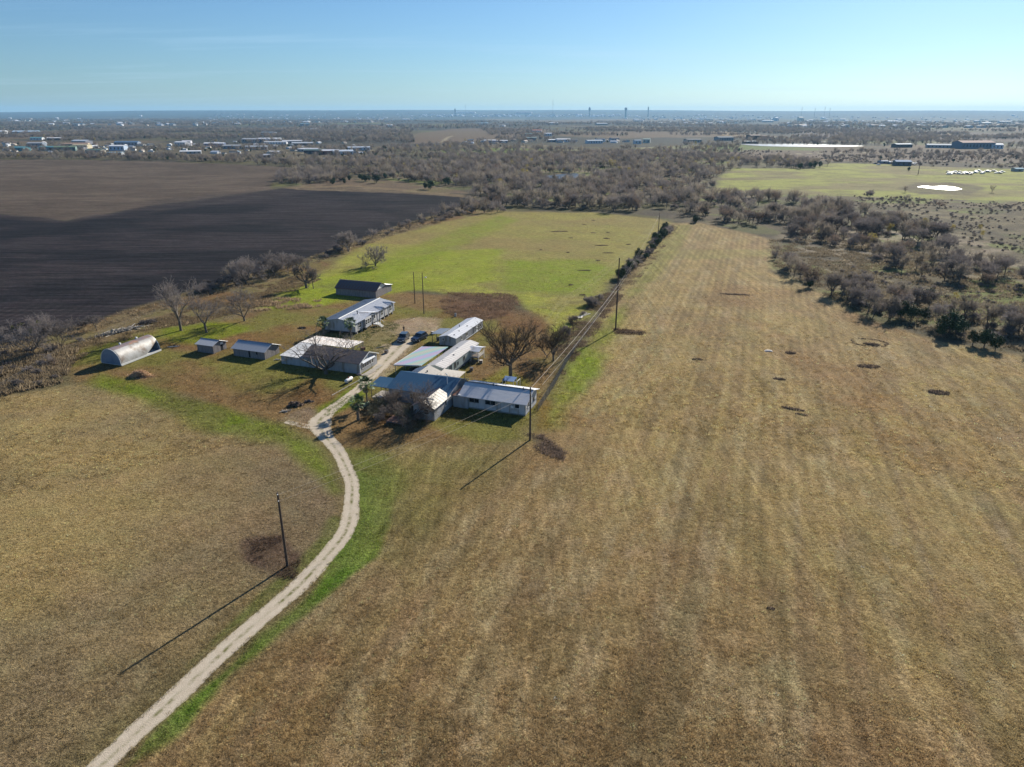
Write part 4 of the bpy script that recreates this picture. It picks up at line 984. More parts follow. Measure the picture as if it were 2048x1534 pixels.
def roof_slope(parent, x0, x1, y_top, z_top, y_eave, z_eave, material, n=None, axis=0, ribs=3, roof=None, jit=0.0):
    """row of roof sheets running down from the ridge; each sheet an object. axis 0: ridge along x"""
    Lx = x1 - x0; n = n or max(1, round(Lx / 1.0)); w = Lx / n; ln = abs(y_eave - y_top)
    me = sheet_mesh('roof_sheet', w, ln, z_top - z_eave, material, ribs)
    rng = random.Random(int(x0 * 77 + y_top * 31))
    holder = roof or parent
    for k in range(n):
        o = ob('roof_sheet', me, holder)
        xk = x0 + k * w
        if axis == 0:
            if y_eave > y_top: o.location = (xk, y_top, z_top)
            else: o.location = (xk + w, y_top, z_top); o.rotation_euler = (0, 0, math.pi)
        else:
            if y_eave > y_top: o.location = (y_top, xk + w, z_top); o.rotation_euler = (0, 0, -math.pi / 2)
            else: o.location = (y_top, xk, z_top); o.rotation_euler = (0, 0, math.pi / 2)
        o.location.z += rng.uniform(-jit, jit)
def ridge_cap(parent, x0, x1, y, z, material, axis=0, w=.18, name='ridge_cap'):
    pr = [(y - w, z - .02 + .03), (y, z + .10), (y + w, z - .02 + .03), (y, z + .05)]
    return MB().prism(pr, x0, x1, axis).build(name, material, parent)
def window(parent, face, a, z, w, h, at, frame_m=M_TRIMW, glass=M_GLASS, bars=(1, 1), name='window', d=.06):
    """window on face 'x+','x-','y-','y+' at plane coordinate at; a is the centre along the wall"""
    def bx(mb, a0, a1, z0, z1, d0, d1):
        if face == 'x+': mb.box(at + d0, at + d1, a0, a1, z0, z1)
        elif face == 'x-': mb.box(at - d1, at - d0, a0, a1, z0, z1)
        elif face == 'y-': mb.box(a0, a1, at - d1, at - d0, z0, z1)
        else: mb.box(a0, a1, at + d0, at + d1, z0, z1)
    f = MB(); t = .07
    bx(f, a - w / 2 - t, a + w / 2 + t, z + h / 2, z + h / 2 + t, 0.002, d); bx(f, a - w / 2 - t, a + w / 2 + t, z - h / 2 - t, z - h / 2, 0.002, d * 1.4)
    bx(f, a - w / 2 - t, a - w / 2, z - h / 2, z + h / 2, 0.002, d); bx(f, a + w / 2, a + w / 2 + t, z - h / 2, z + h / 2, 0.002, d)
    for i in range(1, bars[0]): c = a - w / 2 + w * i / bars[0]; bx(f, c - .03, c + .03, z - h / 2, z + h / 2, 0.006, d * .8)
    for i in range(1, bars[1]): c = z - h / 2 + h * i / bars[1]; bx(f, a - w / 2, a + w / 2, c - .025, c + .025, 0.006, d * .7)
    o = f.build(name, frame_m, parent)
    g = MB(); bx(g, a - w / 2 + .002, a + w / 2 - .002, z - h / 2 + .002, z + h / 2 - .002, 0.003, d * .4); g.build('pane', glass, o)
    return o
def door(parent, face, a, z0, w, h, at, m=M_TRIMW, d=.05, handle=True):
    def bx(mb, a0, a1, z0, z1, d0, d1):
        if face == 'x+': mb.box(at + d0, at + d1, a0, a1, z0, z1)
        elif face == 'y-': mb.box(a0, a1, at - d1, at - d0, z0, z1)
        else: mb.box(at - d1, at - d0, a0, a1, z0, z1)
    f = MB(); bx(f, a - w / 2, a + w / 2, z0, z0 + h, .002, d); o = f.build('door', m, parent)
    if handle: g = MB(); bx(g, a + w / 2 - .14, a + w / 2 - .06, z0 + h * .45, z0 + h * .5, d, d + .06); g.build('handle', M_TRIMD, o)
    return o
def boards(parent, L, W, h, hr, yr, h2, x0=0, y0=0, skip=None, seed=1, m=M_BOARD, sides='fr'):
    """weathered vertical boards proud of the wall, joined: far too narrow to pick out singly"""
    rng = random.Random(seed); mb = MB()
    def run(a0, a1, put):
        a = a0
        while a < a1 - .02:
            w = rng.uniform(.16, .26); b = min(a + w, a1); put(a, b - rng.uniform(.012, .03), rng.uniform(.012, .035)); a = b
    def top(y): return h + (hr - h) * (y - y0) / yr if y - y0 < yr else hr + (h2 - hr) * (y - y0 - yr) / (W - yr)
    if 'f' in sides: run(x0, x0 + L, lambda a, b, d: mb.box(a, b, y0 - d - .003, y0 - .003, rng.uniform(0, .10), h - .02) if not (skip and skip[0] == 'f' and skip[1] < (a + b) / 2 < skip[2]) else None)
    if 'r' in sides:
        def pr(a, b, d):
            if skip and skip[0] == 'r' and skip[1] < (a + b) / 2 < skip[2]: zt = skip[3]
            else: zt = rng.uniform(0, .08)
            t0, t1 = top(a) - .03, top(b) - .03; x = x0 + L + .003
            mb.add([(x, a, zt), (x + d, a, zt), (x + d, b, zt), (x, b, zt), (x, a, t0), (x + d, a, t0), (x + d, b, t1), (x, b, t1)], [(3, 2, 1, 0), (4, 5, 6, 7), (0, 1, 5, 4), (1, 2, 6, 5), (2, 3, 7, 6), (3, 0, 4, 7)])
        run(y0, y0 + W, pr)
    if 'l' in sides: run(y0, y0 + W, lambda a, b, d: mb.box(x0 - d - .003, x0 - .003, a, b, .04, min(top(a), top(b)) - .03))
    return mb.build('wall_boards', m, parent, kind='stuff')

# ---------- arched hut
o = thing('arched_hut', 'whitish stained metal arched hut with a torn open far corner left of the plank sheds', 'hut', (-87.92, 141.66, 0), frame(-19.0))
QW, QL, QH = 5.3, 11.0, 3.25
def arc(t, r=1.0): return (QW / 2 - math.cos(t) * QW / 2 * r, .28 + math.sin(t) ** .92 * QH * r)
nt_, nl_ = 28, 24
def q_shell(t0, t1, m, name, cut=False, r=1.0):
    vs = []; fs = []
    ts = [t0 + (t1 - t0) * i / nt_ for i in range(nt_ + 1)]
    for i, t in enumerate(ts):
        x, z = arc(t, r)
        # the skin on the right flank is torn along a slanting line towards the far end
        end = QL
        if cut:
            f = min(1, max(0, (z - .28) / 2.35)); end = QL if f >= 1 else 6.6 + (QL - 6.6) * f
        for k in range(nl_ + 1):
            y = end * k / nl_; vs.append((x, y, z))
    for i in range(nt_):
        for k in range(nl_): a = i * (nl_ + 1) + k; fs.append((a, a + 1, a + nl_ + 2, a + nl_ + 1))
    q = ob(name, mesh_from(name, vs, fs, [m], True), o); md = q.modifiers.new('thickness', 'SOLIDIFY'); md.thickness = .05; md.offset = 1
    return q
q_shell(math.pi * .62, math.pi, M_QUON, 'side_skin', True)
q_shell(0, math.pi * .34, M_QUON, 'side_skin')
q_shell(math.pi * .34, math.pi * .62, M_RUSTCAP, 'roof_skin', r=1.012)
mb = MB(); pr = [arc(math.pi * i / 20) for i in range(21)]; mb.prism(pr, 0.02, .10, 1); e_ = mb.build('end_wall', M_QEND, o)
MB().box(2.0, 3.2, -.03, .018, .35, 2.2).build('door', M_QEND, e_)
mb = MB()
for i in range(20):
    x0_, z0_ = arc(math.pi * i / 20, 1.02); x1_, z1_ = arc(math.pi * (i + 1) / 20, 1.02); mb.tube((x0_, -.02, z0_), (x1_, -.02, z1_), .07, n=5)
mb.build('end_rim', M_TRIMW, o)
MB().box(-.05, QW + .1, .1, QL, .16, .28).build('floor', M_TRIMW, o)
for y in (1.0, 3.2, 5.4, 7.6, 9.8): MB().box(0, QW, y - .12, y + .12, -.05, .158).build('skid', M_WOOD, o)
mb = MB().box(QW + .08, QW + .16, 0, QL, .1, .5); mb.build('base_rail', M_TRIMW, o)
mb = MB()
e2_ = MB().prism(pr, QL - .22, QL - .14, 1).build('end_wall', M_QEND, o)
for i in range(20):
    x0_, z0_ = arc(math.pi * i / 20, .985); x1_, z1_ = arc(math.pi * (i + 1) / 20, .985); mb.tube((x0_, QL - .06, z0_), (x1_, QL - .06, z1_), .06, n=5)
mb.build('end_rib', M_TRIMD, o)
for y in (3.2, 7.6):
    v = MB().tube((QW * .47, y, QH + .1), (QW * .47, y, QH + .62), .17, n=8).tube((QW * .47, y, QH + .62), (QW * .47, y, QH + .78), .30, .12, n=8); v.build('roof_vent', M_TRIMW, o)

# ---------- small plank sheds
def plank_shed(label, loc, L, W, h, hr, yr, h2, rot, oh, skip, seed):
    o = thing('plank_shed', label, 'shed', loc, frame(rot))
    gable_walls('wall', L, W, h, hr - .03, yr, M_BOARD, o, h2=h2)
    boards(o, L, W, h, hr, yr, h2, skip=skip, seed=seed)
    s1 = (hr - h) / yr; s2 = (hr - h2) / (W - yr)
    roof_slope(o, -oh, L + oh, yr, hr + .06, -oh, h - s1 * oh + .06, M_TIN)
    roof_slope(o, -oh, L + oh, yr, hr + .058, W + oh, h2 - s2 * oh + .06, M_TIN)
    ridge_cap(o, -oh, L + oh, yr, hr + .06, M_TINGREY)
    return o
o = plank_shed('small grey plank shed with a tin roof and open doorway beside the arched hut', (-70.75, 149.78, 0), 4.4, 4.2, 1.95, 2.6, 1.9, 1.7, -20, .35, ('r', 2.35, 3.05, 1.75), 3)
MB().box(4.404, 4.412, 2.35, 3.05, .05, 1.72).build('doorway', M_DARK, o)
MB().box(4.44, 4.5, 2.3, 3.1, 1.45, 1.95).build('door_lintel', M_TRIMW, o)
o = plank_shed('larger grey plank shed with tin roof and dark hatch left of the long building', (-61.59, 147.06, 0), 8.3, 5.0, 1.9, 2.9, 2.4, 1.9, -20, .4, ('f', 4.05, 4.5), 4)
MB().box(4.05, 4.5, -.012, -.004, .1, 1.85).build('doorway', M_DARK, o)
MB().box(6.1, 6.5, -.06, -.04, 1.0, 1.6).build('hatch', M_DARK, o)

# ---------- long low building
o = thing('long_building', 'long low building with dark shingled roof, white lean-to and a strip of end windows', 'building', (-49.44, 141.82, 0), frame(-20))
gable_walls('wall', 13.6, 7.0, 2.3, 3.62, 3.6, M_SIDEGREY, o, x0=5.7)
MB().prism([(0, 0), (7.2, 0), (7.2, 2.5), (0, 1.85)], 0.0, 5.697, 0).build('lean_to_wall', M_SIDEGREY, o)
rf = MB().prism([(-.35, 2.22), (-.35, 2.30), (3.6, 3.80), (3.6, 3.70)], 5.5, 19.6, 0).build('roof', M_SHINGLE, o)
MB().prism([(3.6, 3.70), (3.6, 3.80), (7.35, 2.30), (7.35, 2.22)], 5.5, 19.6, 0).build('roof', M_SHINGLE, o)
MB().prism([(-.38, 2.16), (-.38, 2.34), (3.6, 3.86), (7.38, 2.34), (7.38, 2.16), (3.6, 3.66)], 19.602, 19.68, 0).build('barge_board', M_TRIMW, o)
roof_slope(o, -.15, 5.62, 7.2, 2.6, -.3, 1.93, M_TIN, n=6)
roof_slope(o, -.1, 12.5, 7.25, 2.66, 13.1, 2.42, M_WHITEDIRTY, n=13)
for x in (0.1, 4.2, 8.3, 12.3):
    MB().tube((x, 12.9, 0), (x, 12.9, 2.36), .06).build('canopy_post', M_TRIMD, o)
MB().box(0, 12.4, 12.85, 12.95, 2.27, 2.37).build('canopy_beam', M_TRIMD, o)
for k in range(5): window(o, 'x+', 1.35 + .92 * k, 1.32, .62, .86, 19.30, M_TRIMW, M_GLASS, (1, 1))
aw = MB().prism([(19.32, 2.36), (19.32, 2.42), (19.85, 2.14), (19.85, 2.08)], .7, 5.6, 1).build('awning', M_TINGREY, o)
MB().box(19.34, 19.37, 2.9, 3.3, 2.6, 3.1).build('gable_sign', M_TRIMW, o)
MB().box(19.304, 19.5, -.05, 0.15, 0, 2.2).build('corner_board', M_TRIMW, o)
# ground slabs and kerb by the end wall
SL = thing('slab_path', 'short path of worn concrete slabs along the end wall of the long building', 'path', (-49.44, 141.82, 0), frame(-20))
slab = MB().box(0, 1.1, 0, 1.35, 0, .07).mesh('slab', M_CONC)
for k in range(5):
    q = ob('slab', slab, SL); q.location = (19.9 + .04 * (k % 2), -.6 + 1.42 * k, 0.004); q.rotation_euler = (0, 0, .02 * (k % 3 - 1))
kb = MB(); A = G(664, 791); Bp = G(752, 742); n_ = 14
q = thing('stone_kerb', 'thin pale kerb running down the lawn past the gas tank', 'kerb', (A.x, A.y, 0))
dv = (Bp - A) / n_; ang = math.atan2(dv.y, dv.x)
ks = MB().box(0, dv.length - .05, -.07, .07, 0, .12).mesh('kerb_stone', M_CONC)
for k in range(n_): e = ob('kerb_stone', ks, q); e.location = (dv.x * k, dv.y * k, 0); e.rotation_euler = (0, 0, ang + .02 * (k % 3 - 1))

# ---------- white double wide mobile home
o = thing('mobile_home', 'white double wide mobile home on piers with metal roof, dormers and porch steps', 'mobile home', (-46.03, 165.1, 0), frame(-17.2))
DW, DL, DZ, DE, DR = 8.6, 21.0, .7, 3.0, 3.75
gable_walls('wall', DL, DW, DE, DR - .05, 4.3, M_SIDING, o, axis=1, z0=DZ)
roof_slope(o, -.3, DL + .3, 4.3, DR + .04, -.3, DE - .02, M_TINGREY, n=21, axis=1)
roof_slope(o, -.3, DL + .3, 4.3, DR + .04, DW + .35, DE - .03, M_WHITEROOF, n=21, axis=1)
ridge_cap(o, -.3, DL + .3, 4.3, DR + .05, M_TRIMW, axis=1, w=.22)
for k in range(9):
    for x in (.6, 4.3, DW - .35):
        MB().box(x - .22, x + .22, .8 + 2.4 * k, 1.2 + 2.4 * k, 0, DZ - .004).build('pier', M_CONC, o)
MB().box(.3, DW - .6, .3, DL - .3, DZ - .28, DZ - .003).build('underframe', M_TRIMD, o)
def dormer(y0, y1, back, zt, glass_y, porch=False):
    ym = (y0 + y1) / 2
    d = MB().add([(DW + .06, y0 + .15, DE - .02), (DW + .06, y1 - .15, DE - .02), (DW + .06, ym, zt - .12), (back, ym, zt - .12)], [(0, 1, 2), (1, 3, 2), (0, 2, 3), (0, 3, 1)]).build('dormer', M_SIDING, o)
    for s in (-1, 1):
        ye = y0 if s < 0 else y1
        ve = [(DW + .5, ye, DE - .06), (DW + .5, ym, zt + .03), (back, ym, zt + .03), (back + .5 if False else (back + DW) / 2 + 1.2, ye, DE + .12)]
        e_ = MB().add(ve + [(x, y, z - .05) for x, y, z in ve], [(0, 1, 2, 3), (7, 6, 5, 4), (0, 4, 5, 1), (1, 5, 6, 2), (2, 6, 7, 3), (3, 7, 4, 0)])
        e_.build('dormer_roof', M_WHITEROOF, d)
    return d
dormer(3.9, 11.0, 5.0, 3.72, 0)
dormer(12.6, 15.0, 6.4, 3.55, 0)
dormer(17.6, 20.0, 6.4, 3.55, 0)
window(o, 'x+', 2.1, 1.95, 1.5, 1.15, DW, bars=(2, 2))
MB().box(DW + .003, DW + .55, 4.0, 7.2, DZ, DE - .1).build('bay', M_SIDING, o)
for k in range(3): window(o, 'x+', 4.55 + 1.05 * k, 2.05, .82, 1.2, DW + .55, bars=(1, 2))
door(o, 'x+', 8.6, DZ + .05, .9, 2.0, DW, M_TRIMD)
window(o, 'x+', 9.8, 2.0, .7, .9, DW)
for y in (3.75, 7.35, 11.2, 12.5, 15.2, 17.4, 20.3): MB().box(DW + .004, DW + .07, y - .08, y + .08, DZ, DE - .08).build('corner_trim', M_TRIMD, o)
window(o, 'x+', 13.8, 2.0, 1.1, 1.3, DW, bars=(2, 2)); window(o, 'x+', 18.8, 2.0, 1.1, 1.3, DW, bars=(2, 2))
st = MB()
st.box(DW + .6, DW + 1.8, 7.7, 9.6, DZ - .12, DZ)
st_o = st.build('porch', M_TRIMW, o)
for k in range(4): MB().box(DW + 1.82 + .26 * k, DW + 2.06 + .26 * k, 7.9, 9.2, DZ - .20 - .16 * k, DZ - .14 - .16 * k).build('step', M_TRIMW, st_o)
rl = MB()
for y in (7.75, 9.55): 
    rl.tube((DW + .65, y, DZ + .9), (DW + 1.8, y, DZ + .9), .04); rl.tube((DW + 1.8, y, DZ + .9), (DW + 2.8, y, .85), .04)
    for x in (.7, 1.25, 1.8): rl.tube((DW + x, y, 0.0), (DW + x, y, DZ + .9), .045)
rl.build('railing', M_TRIMW, st_o)
v = MB().tube((6.0, 6.0, 3.3), (6.0, 6.0, 4.15), .11, n=8).tube((6.0, 6.0, 4.15), (6.0, 6.0, 4.3), .2, .2, n=8); v.build('flue', M_TRIMD, o)
for y in (3.2, 12.0): MB().tube((1.6, y, 3.0), (1.6, y, 3.55), .06, n=6).build('vent_pipe', M_TRIMD, o)
MB().box(.0, .15, -.06, -.004, DZ, DE).build('corner_trim', M_TRIMW, o)

# ---------- big old barn
o = thing('plank_barn', 'big grey plank barn with rust streaked dark tin roof beyond the mobile home', 'barn', (-52.12, 203.27, 0), frame(-19))
gable_walls('wall', 13.3, 5.9, 2.15, 3.9, 3.1, M_BOARD, o, h2=2.6)
boards(o, 13.3, 5.9, 2.15, 2.15 + .001, 3.1, 2.15, seed=8)
MB().add([(13.31, .0, 2.15), (13.31, 5.9, 2.6), (13.31, 3.1, 3.86), (13.36, .0, 2.15), (13.36, 5.9, 2.6), (13.36, 3.1, 3.86)], [(0, 1, 2), (5, 4, 3), (0, 3, 4, 1), (1, 4, 5, 2), (2, 5, 3, 0)]).build('gable_panel', M_TRIMW, o)
roof_slope(o, -.3, 13.7, 3.1, 3.98, -.4, 2.0, M_TINOLD, n=14)
roof_slope(o, -.3, 13.7, 3.1, 3.98, 6.2, 2.6, M_TINOLD, n=14)
MB().prism([(5.91, 0), (9.6, 0), (9.6, 1.9), (5.91, 2.55)], 0, 13.3, 0).build('lean_to_wall', M_BOARD, o)
boards(o, 13.3, 3.7, 2.5, 2.5, 1, 1.85, y0=5.9, seed=9, sides='r')
roof_slope(o, -.2, 13.6, 5.95, 2.72, 10.0, 1.95, M_TIN, n=14)

# ---------- single wide trailers
def single_wide(label, loc, rot, y0, L, W, eave, ridge, roof_m, wall_m, z0, left_m=None):
    o = thing('trailer_home', label, 'trailer home', loc, frame(rot))
    gable_walls('wall', L, W, eave, ridge - .03, W / 2, wall_m, o, axis=1, z0=z0, y0=y0)
    roof_slope(o, y0 - .12, y0 + L + .12, W / 2, ridge + .03, -.12, eave + .0, roof_m, n=round(L), axis=1, ribs=1, jit=.006)
    roof_slope(o, y0 - .12, y0 + L + .12, W / 2, ridge + .03, W + .15, eave - .01, roof_m, n=round(L), axis=1, ribs=1, jit=.006)
    MB().box(.08, W - .08, y0 + .08, y0 + L - .08, .0 if z0 < .35 else .25, z0 - .003).build('skirting', M_TRIMD if z0 > .35 else M_SKIRT, o)
    ribs = MB()
    y = y0 + .2
    while y < y0 + L:
        ribs.box(W + .003, W + .03, y, y + .04, z0 + .02, eave - .06); y += .42
    ribs.build('siding_battens', wall_m, o, kind='stuff')
    return o
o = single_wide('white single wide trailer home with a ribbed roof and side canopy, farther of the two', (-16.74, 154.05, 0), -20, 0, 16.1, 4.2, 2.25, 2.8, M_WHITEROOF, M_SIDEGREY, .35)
window(o, 'y-', 1.0, 1.7, .35, .6, 0.0)
for y, w in ((3.2, .7), (6.2, .9), (14.3, .8)): window(o, 'x+', y, 1.5, w, .8, 4.2)
door(o, 'x+', 10.2, .4, .8, 1.75, 4.2, M_TRIMD); door(o, 'x+', 12.3, .4, .8, 1.75, 4.2, M_TRIMW)
MB().box(4.203, 4.26, .1, 16.0, .35, .47).build('base_trim', M_TRIMW, o)
roof_slope(o, 1.6, 6.4, -.1, 2.42, -2.8, 2.2, M_TINGREY, n=5, axis=1, ribs=1)
for y in (1.75, 4.0, 6.25): MB().tube((-2.65, y, 0), (-2.65, y, 2.18), .07).build('canopy_post', M_TRIMD, o)
MB().box(-2.75, -2.62, 1.6, 6.4, 2.06, 2.16).build('canopy_beam', M_TRIMW, o)
MB().tube((1.9, 7.2, 2.7), (1.9, 7.2, 3.3), .10, n=8).build('flue', M_TRIMD, o)
for y, x in ((1.4, 3.2), (4.5, 3.0), (9.0, 3.1), (15.3, 2.6)): MB().box(x - .12, x + .12, y - .12, y + .12, 2.55, 2.72).build('roof_vent', M_TRIMD, o)

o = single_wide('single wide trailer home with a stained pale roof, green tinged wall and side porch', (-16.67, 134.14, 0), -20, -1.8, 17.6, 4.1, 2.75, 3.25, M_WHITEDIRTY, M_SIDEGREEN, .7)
for y, w, h in ((1.0, .9, 1.2), (3.2, .8, 1.2), (4.6, .5, .6), (7.8, .9, .9)): window(o, 'x+', y, 1.75, w, h, 4.1, M_TRIMD)
for y in (-1, 2, 5, 8, 11, 14): MB().box(3.6, 4.0, y, y + .4, 0, .69).build('pier', M_CONC, o)
pc = MB().box(4.15, 6.1, 10.9, 14.4, .92, 1.02).build('porch_deck', M_WOOD, o)
MB().prism([(10.7, 2.45), (10.7, 2.52), (12.6, 3.02), (14.6, 2.52), (14.6, 2.45), (12.6, 2.93)], 3.6, 6.35, 0).build('porch_roof', M_WHITEROOF, o)
pr_ = MB()
for x in (4.3, 6.0):
    for y in (11.0, 14.3): pr_.box(x - .06, x + .06, y - .06, y + .06, 0, 2.5)
pr_.build('porch_posts', M_TRIMW, pc)
rl = MB()
for z in (1.25, 1.55, 1.85): rl.box(6.03, 6.08, 11.06, 14.24, z, z + .09)
for k in range(9): rl.box(4.4 + .2 * k, 4.44 + .2 * k, 10.96, 11.0, 1.03, 1.9)
rl.box(4.2, 6.1, 10.95, 11.02, 1.9, 1.97); rl.build('porch_railing', M_TRIMW, pc)
for k in range(4): MB().box(4.5, 5.9, 10.58 - .28 * k, 10.84 - .28 * k, .72 - .2 * k, .77 - .2 * k).build('step', M_WOOD, pc)
door(o, 'x+', 12.6, 1.05, .85, 1.65, 4.1, M_TRIMD)
for y, x in ((5.5, 2.8), (1.2, 2.2), (10.0, 1.6)): MB().box(x - .14, x + .14, y - .14, y + .14, 3.0, 3.24).build('roof_vent', M_TRIMD, o)

# ---------- carport, camera moire put into the roof colour as pastel bands
M_MOIRE = mat('moire_painted_carport_metal', (0.34, 0.42, 0.40), 0.5, metal=.1)
nt = M_MOIRE.node_tree; N = nt.nodes; L = nt.links
tc = N.new('ShaderNodeTexCoord'); mp = N.new('ShaderNodeMapping'); L.new(tc.outputs['Object'], mp.inputs[0]); mp.inputs['Rotation'].default_value = (0, 0, .5)
wv = N.new('ShaderNodeTexWave'); wv.bands_direction = 'X'; L.new(mp.outputs[0], wv.inputs['Vector']); wv.inputs['Scale'].default_value = .055; wv.inputs['Distortion'].default_value = 3.5; wv.inputs['Detail'].default_value = 0; wv.inputs['Detail Scale'].default_value = .22
rp = N.new('ShaderNodeValToRGB'); L.new(wv.outputs['Fac'], rp.inputs[0]); cr = rp.color_ramp
cr.elements[0].position = 0; cr.elements[0].color = (.48, .38, .49, 1); cr.elements[1].position = 1; cr.elements[1].color = (.48, .46, .38, 1)
for p_, c_ in ((.3, (.38, .41, .54)), (.55, (.28, .50, .46)), (.8, (.39, .50, .38))): e = cr.elements.new(p_); e.color = (*c_, 1)
L.new(rp.outputs[0], N['Principled BSDF'].inputs['Base Color'])
o = thing('carport', 'open carport with faint rainbow moire painted on its metal roof beside the gravel drive', 'carport', (-23.9, 133.56, 0), frame(-20))
top = MB(); nseg = 12
for k in range(nseg):
    y0_, y1_ = .6 + 12.6 * k / nseg, .6 + 12.6 * (k + 1) / nseg - .01
    top_me = None
    MB().prism([(-.3, 2.40), (-.3, 2.46), (6.0, 3.10), (6.0, 3.04)], y0_, y1_, 1).build('roof_sheet', M_MOIRE, o)
MB().box(-.38, -.302, .55, 13.25, 2.28, 2.50).build('gutter', M_TRIMW, o)
MB().prism([(-.3, 2.25), (-.3, 2.50), (6.0, 3.14), (6.0, 2.9)], .50, .598, 1).build('fascia', M_TRIMW, o)
for y in (.75, 4.8, 9.0, 13.0): MB().tube((-.1, y, 0), (-.1, y, 2.42), .06).build('carport_post', M_POSTM, o)
for y in (.75, 4.8, 9.0, 13.0): MB().tube((5.4, y, 0), (5.4, y, 2.98), .06).build('carport_post', M_POSTM, o)
M_TARP = mat('dark_tarp', (0.03, 0.045, 0.075), .6, (0.05, 0.06, 0.08), 1.5)
def heap(seed, rx, ry, h, m, name, n=14):
    rg = random.Random(seed); vs = []; fs = []
    for i in range(n + 1):
        for j in range(n + 1):
            u, v = i / n * 2 - 1, j / n * 2 - 1
            z = h * max(0, (1 - u ** 4)) * max(0, (1 - v ** 4)) * (0.75 + .35 * rg.random()); vs.append((u * rx, v * ry, z))
    for i in range(n):
        for j in range(n): a = i * (n + 1) + j; fs.append((a, a + n + 1, a + n + 2, a + 1))
    return mesh_from(name, vs, fs, [m], True)
q = ob('covered_load', heap(3, 1.0, 2.2, 1.5, M_TARP, 'covered_load'), loc=(-20.3, 134.6, 0), rz=frame(-20)); tag(q, 'dark blue covered load stored under the carport with the painted moire roof', 'covered load')

# ---------- main house with blue roof
o = thing('house', 'house with a wide blue metal roof behind the dense reddish bare tree', 'house', (-16.24, 112.66, 0), frame(-20))
M_HWALL = mat('blue_grey_house_wall', (0.30, 0.33, 0.37), .8, (0.24, .27, .31), 1.0)
MB().prism([(5.7, 0), (14.3, 0), (14.3, 2.6), (11, 3.85), (5.7, 2.5)], -9.2, 2.9, 0).build('wall', M_HWALL, o)
roof_slope(o, -9.5, 3.15, 11, 4.0, 5.3, 2.55, M_BLUE, n=13)
roof_slope(o, -9.5, 3.15, 11, 4.0, 14.6, 2.62, M_BLUE, n=13)
MB().prism([(5.25, 2.46), (5.25, 2.64), (11, 4.1), (14.65, 2.7), (14.65, 2.55), (11, 3.95)], 3.152, 3.24, 0).build('barge_board', M_TINGREY, o)
for x in (-7.5, -4.2): window(o, 'y-', x, 1.5, 1.1, 1.0, 5.7)
v = MB().tube((1.3, 9.0, 3.3), (1.3, 9.0, 5.3), .07, n=8).tube((1.3, 9.0, 5.3), (1.0, 9.0, 5.5), .1, n=8); v.build('flue', M_TRIMW, o)
# blue canopy porch on the left
cn = MB().box(-12.9, -9.3, 5.6, 9.3, .0, .16).build('porch_floor', M_CONC, o)
roof_slope(o, -13.1, -9.55, 9.4, 3.0, 5.35, 2.56, M_BLUE, n=5, ribs=4)
for x, y in ((-12.9, 5.6), (-12.9, 9.2), (-9.8, 5.6)): MB().tube((x, y, 0), (x, y, 2.5), .06).build('porch_post', M_TRIMD, o)
# front wing, ridge towards the camera
MB().prism([(-1.1, 0), (2.92, 0), (2.92, 2.42), (1.0, 3.4), (-1.1, 2.42)], 0, 6.5, 1).build('wing_wall', M_SIDEGREY, o)
roof_slope(o, -.45, 6.3, 1.0, 3.52, 3.25, 2.40, M_CREAMROOF, n=7, axis=1, ribs=1)
roof_slope(o, -.45, 7.3, 1.0, 3.515, -1.45, 2.38, M_TINOLD, n=8, axis=1, ribs=1)
window(o, 'x+', 4.6, 1.6, .7, 1.0, 2.92); window(o, 'y-', 1.4, 1.5, .9, .9, 0.0)
MB().prism([(-.7, 3.42), (-.7, 3.70), (2.4, 3.70), (2.4, 3.42)], 1.02, 1.10, 1).build('ridge_trim', M_TRIMW, o)
# cream roofed back rooms
MB().prism([(-8.8, 0), (-3.95, 0), (-3.95, 2.6), (-6.35, 3.5), (-8.8, 2.6)], 13.0, 16.5, 1).build('back_room_wall', M_SIDECREAM, o)
roof_slope(o, 11.9, 16.8, -6.35, 3.65, -3.65, 2.68, M_CREAMROOF, n=5, axis=1)
roof_slope(o, 11.9, 16.8, -6.35, 3.65, -9.1, 2.62, M_TINGREY, n=5, axis=1)
MB().tube((-5.3, 14.0, 3.1), (-5.3, 14.0, 3.62), .12, n=8).build('vent_pipe', M_TRIMD, o)
roof_slope(o, -3.6, 1.1, 17.9, 2.78, 14.7, 2.66, M_CREAMROOF, n=5)
for x, y in ((.9, 14.95), (.9, 17.7), (-3.4, 17.7)): MB().tube((x, y, 0), (x, y, 2.62), .06).build('porch_post', M_WOOD, o)
# link to the right house
MB().box(3.3, 6.2, 7.0, 10.2, 0, 2.25).build('link_wall', M_SIDEGREY, o)
MB().box(3.26, 6.3, 6.7, 10.6, 2.253, 2.36).build('link_roof', M_TINOLD, o)
MB().tube((4.6, 6.9, 2.36), (4.6, 6.9, 2.62), .2, n=10).build('satellite_dish', M_TRIMW, o)

# ---------- right house
o = thing('house', 'pale right hand house with a broad grey roof and three windows in the shaded front', 'house', (-9.33, 117.91, 0), frame(-20))
gable_walls('wall', 12.5, 6.1, 2.45, 3.68, 3.2, M_SIDING, o, h2=2.7, z0=.3)
MB().box(.1, 12.4, .1, 6.0, 0, .297).build('skirting', M_SKIRT, o)
MB().prism([(-.6, 2.32), (-.6, 2.44), (3.2, 3.86), (3.2, 3.74)], -.35, 12.9, 0).build('roof', M_GREYROOF, o)
roof_slope(o, -.35, 12.9, 3.205, 3.85, 7.0, 2.72, M_WHITEROOF, n=13)
MB().prism([(3.02, 3.90), (3.2, 3.98), (3.38, 3.90), (3.2, 3.86)], -.35, 12.9, 0).build('ridge_cap', M_TRIMD, o)
for x in (5.2, 11.0): MB().tube((x, 3.0, 3.7), (x, 3.0, 4.2), .1, n=8).build('vent_pipe', M_TRIMD, o)
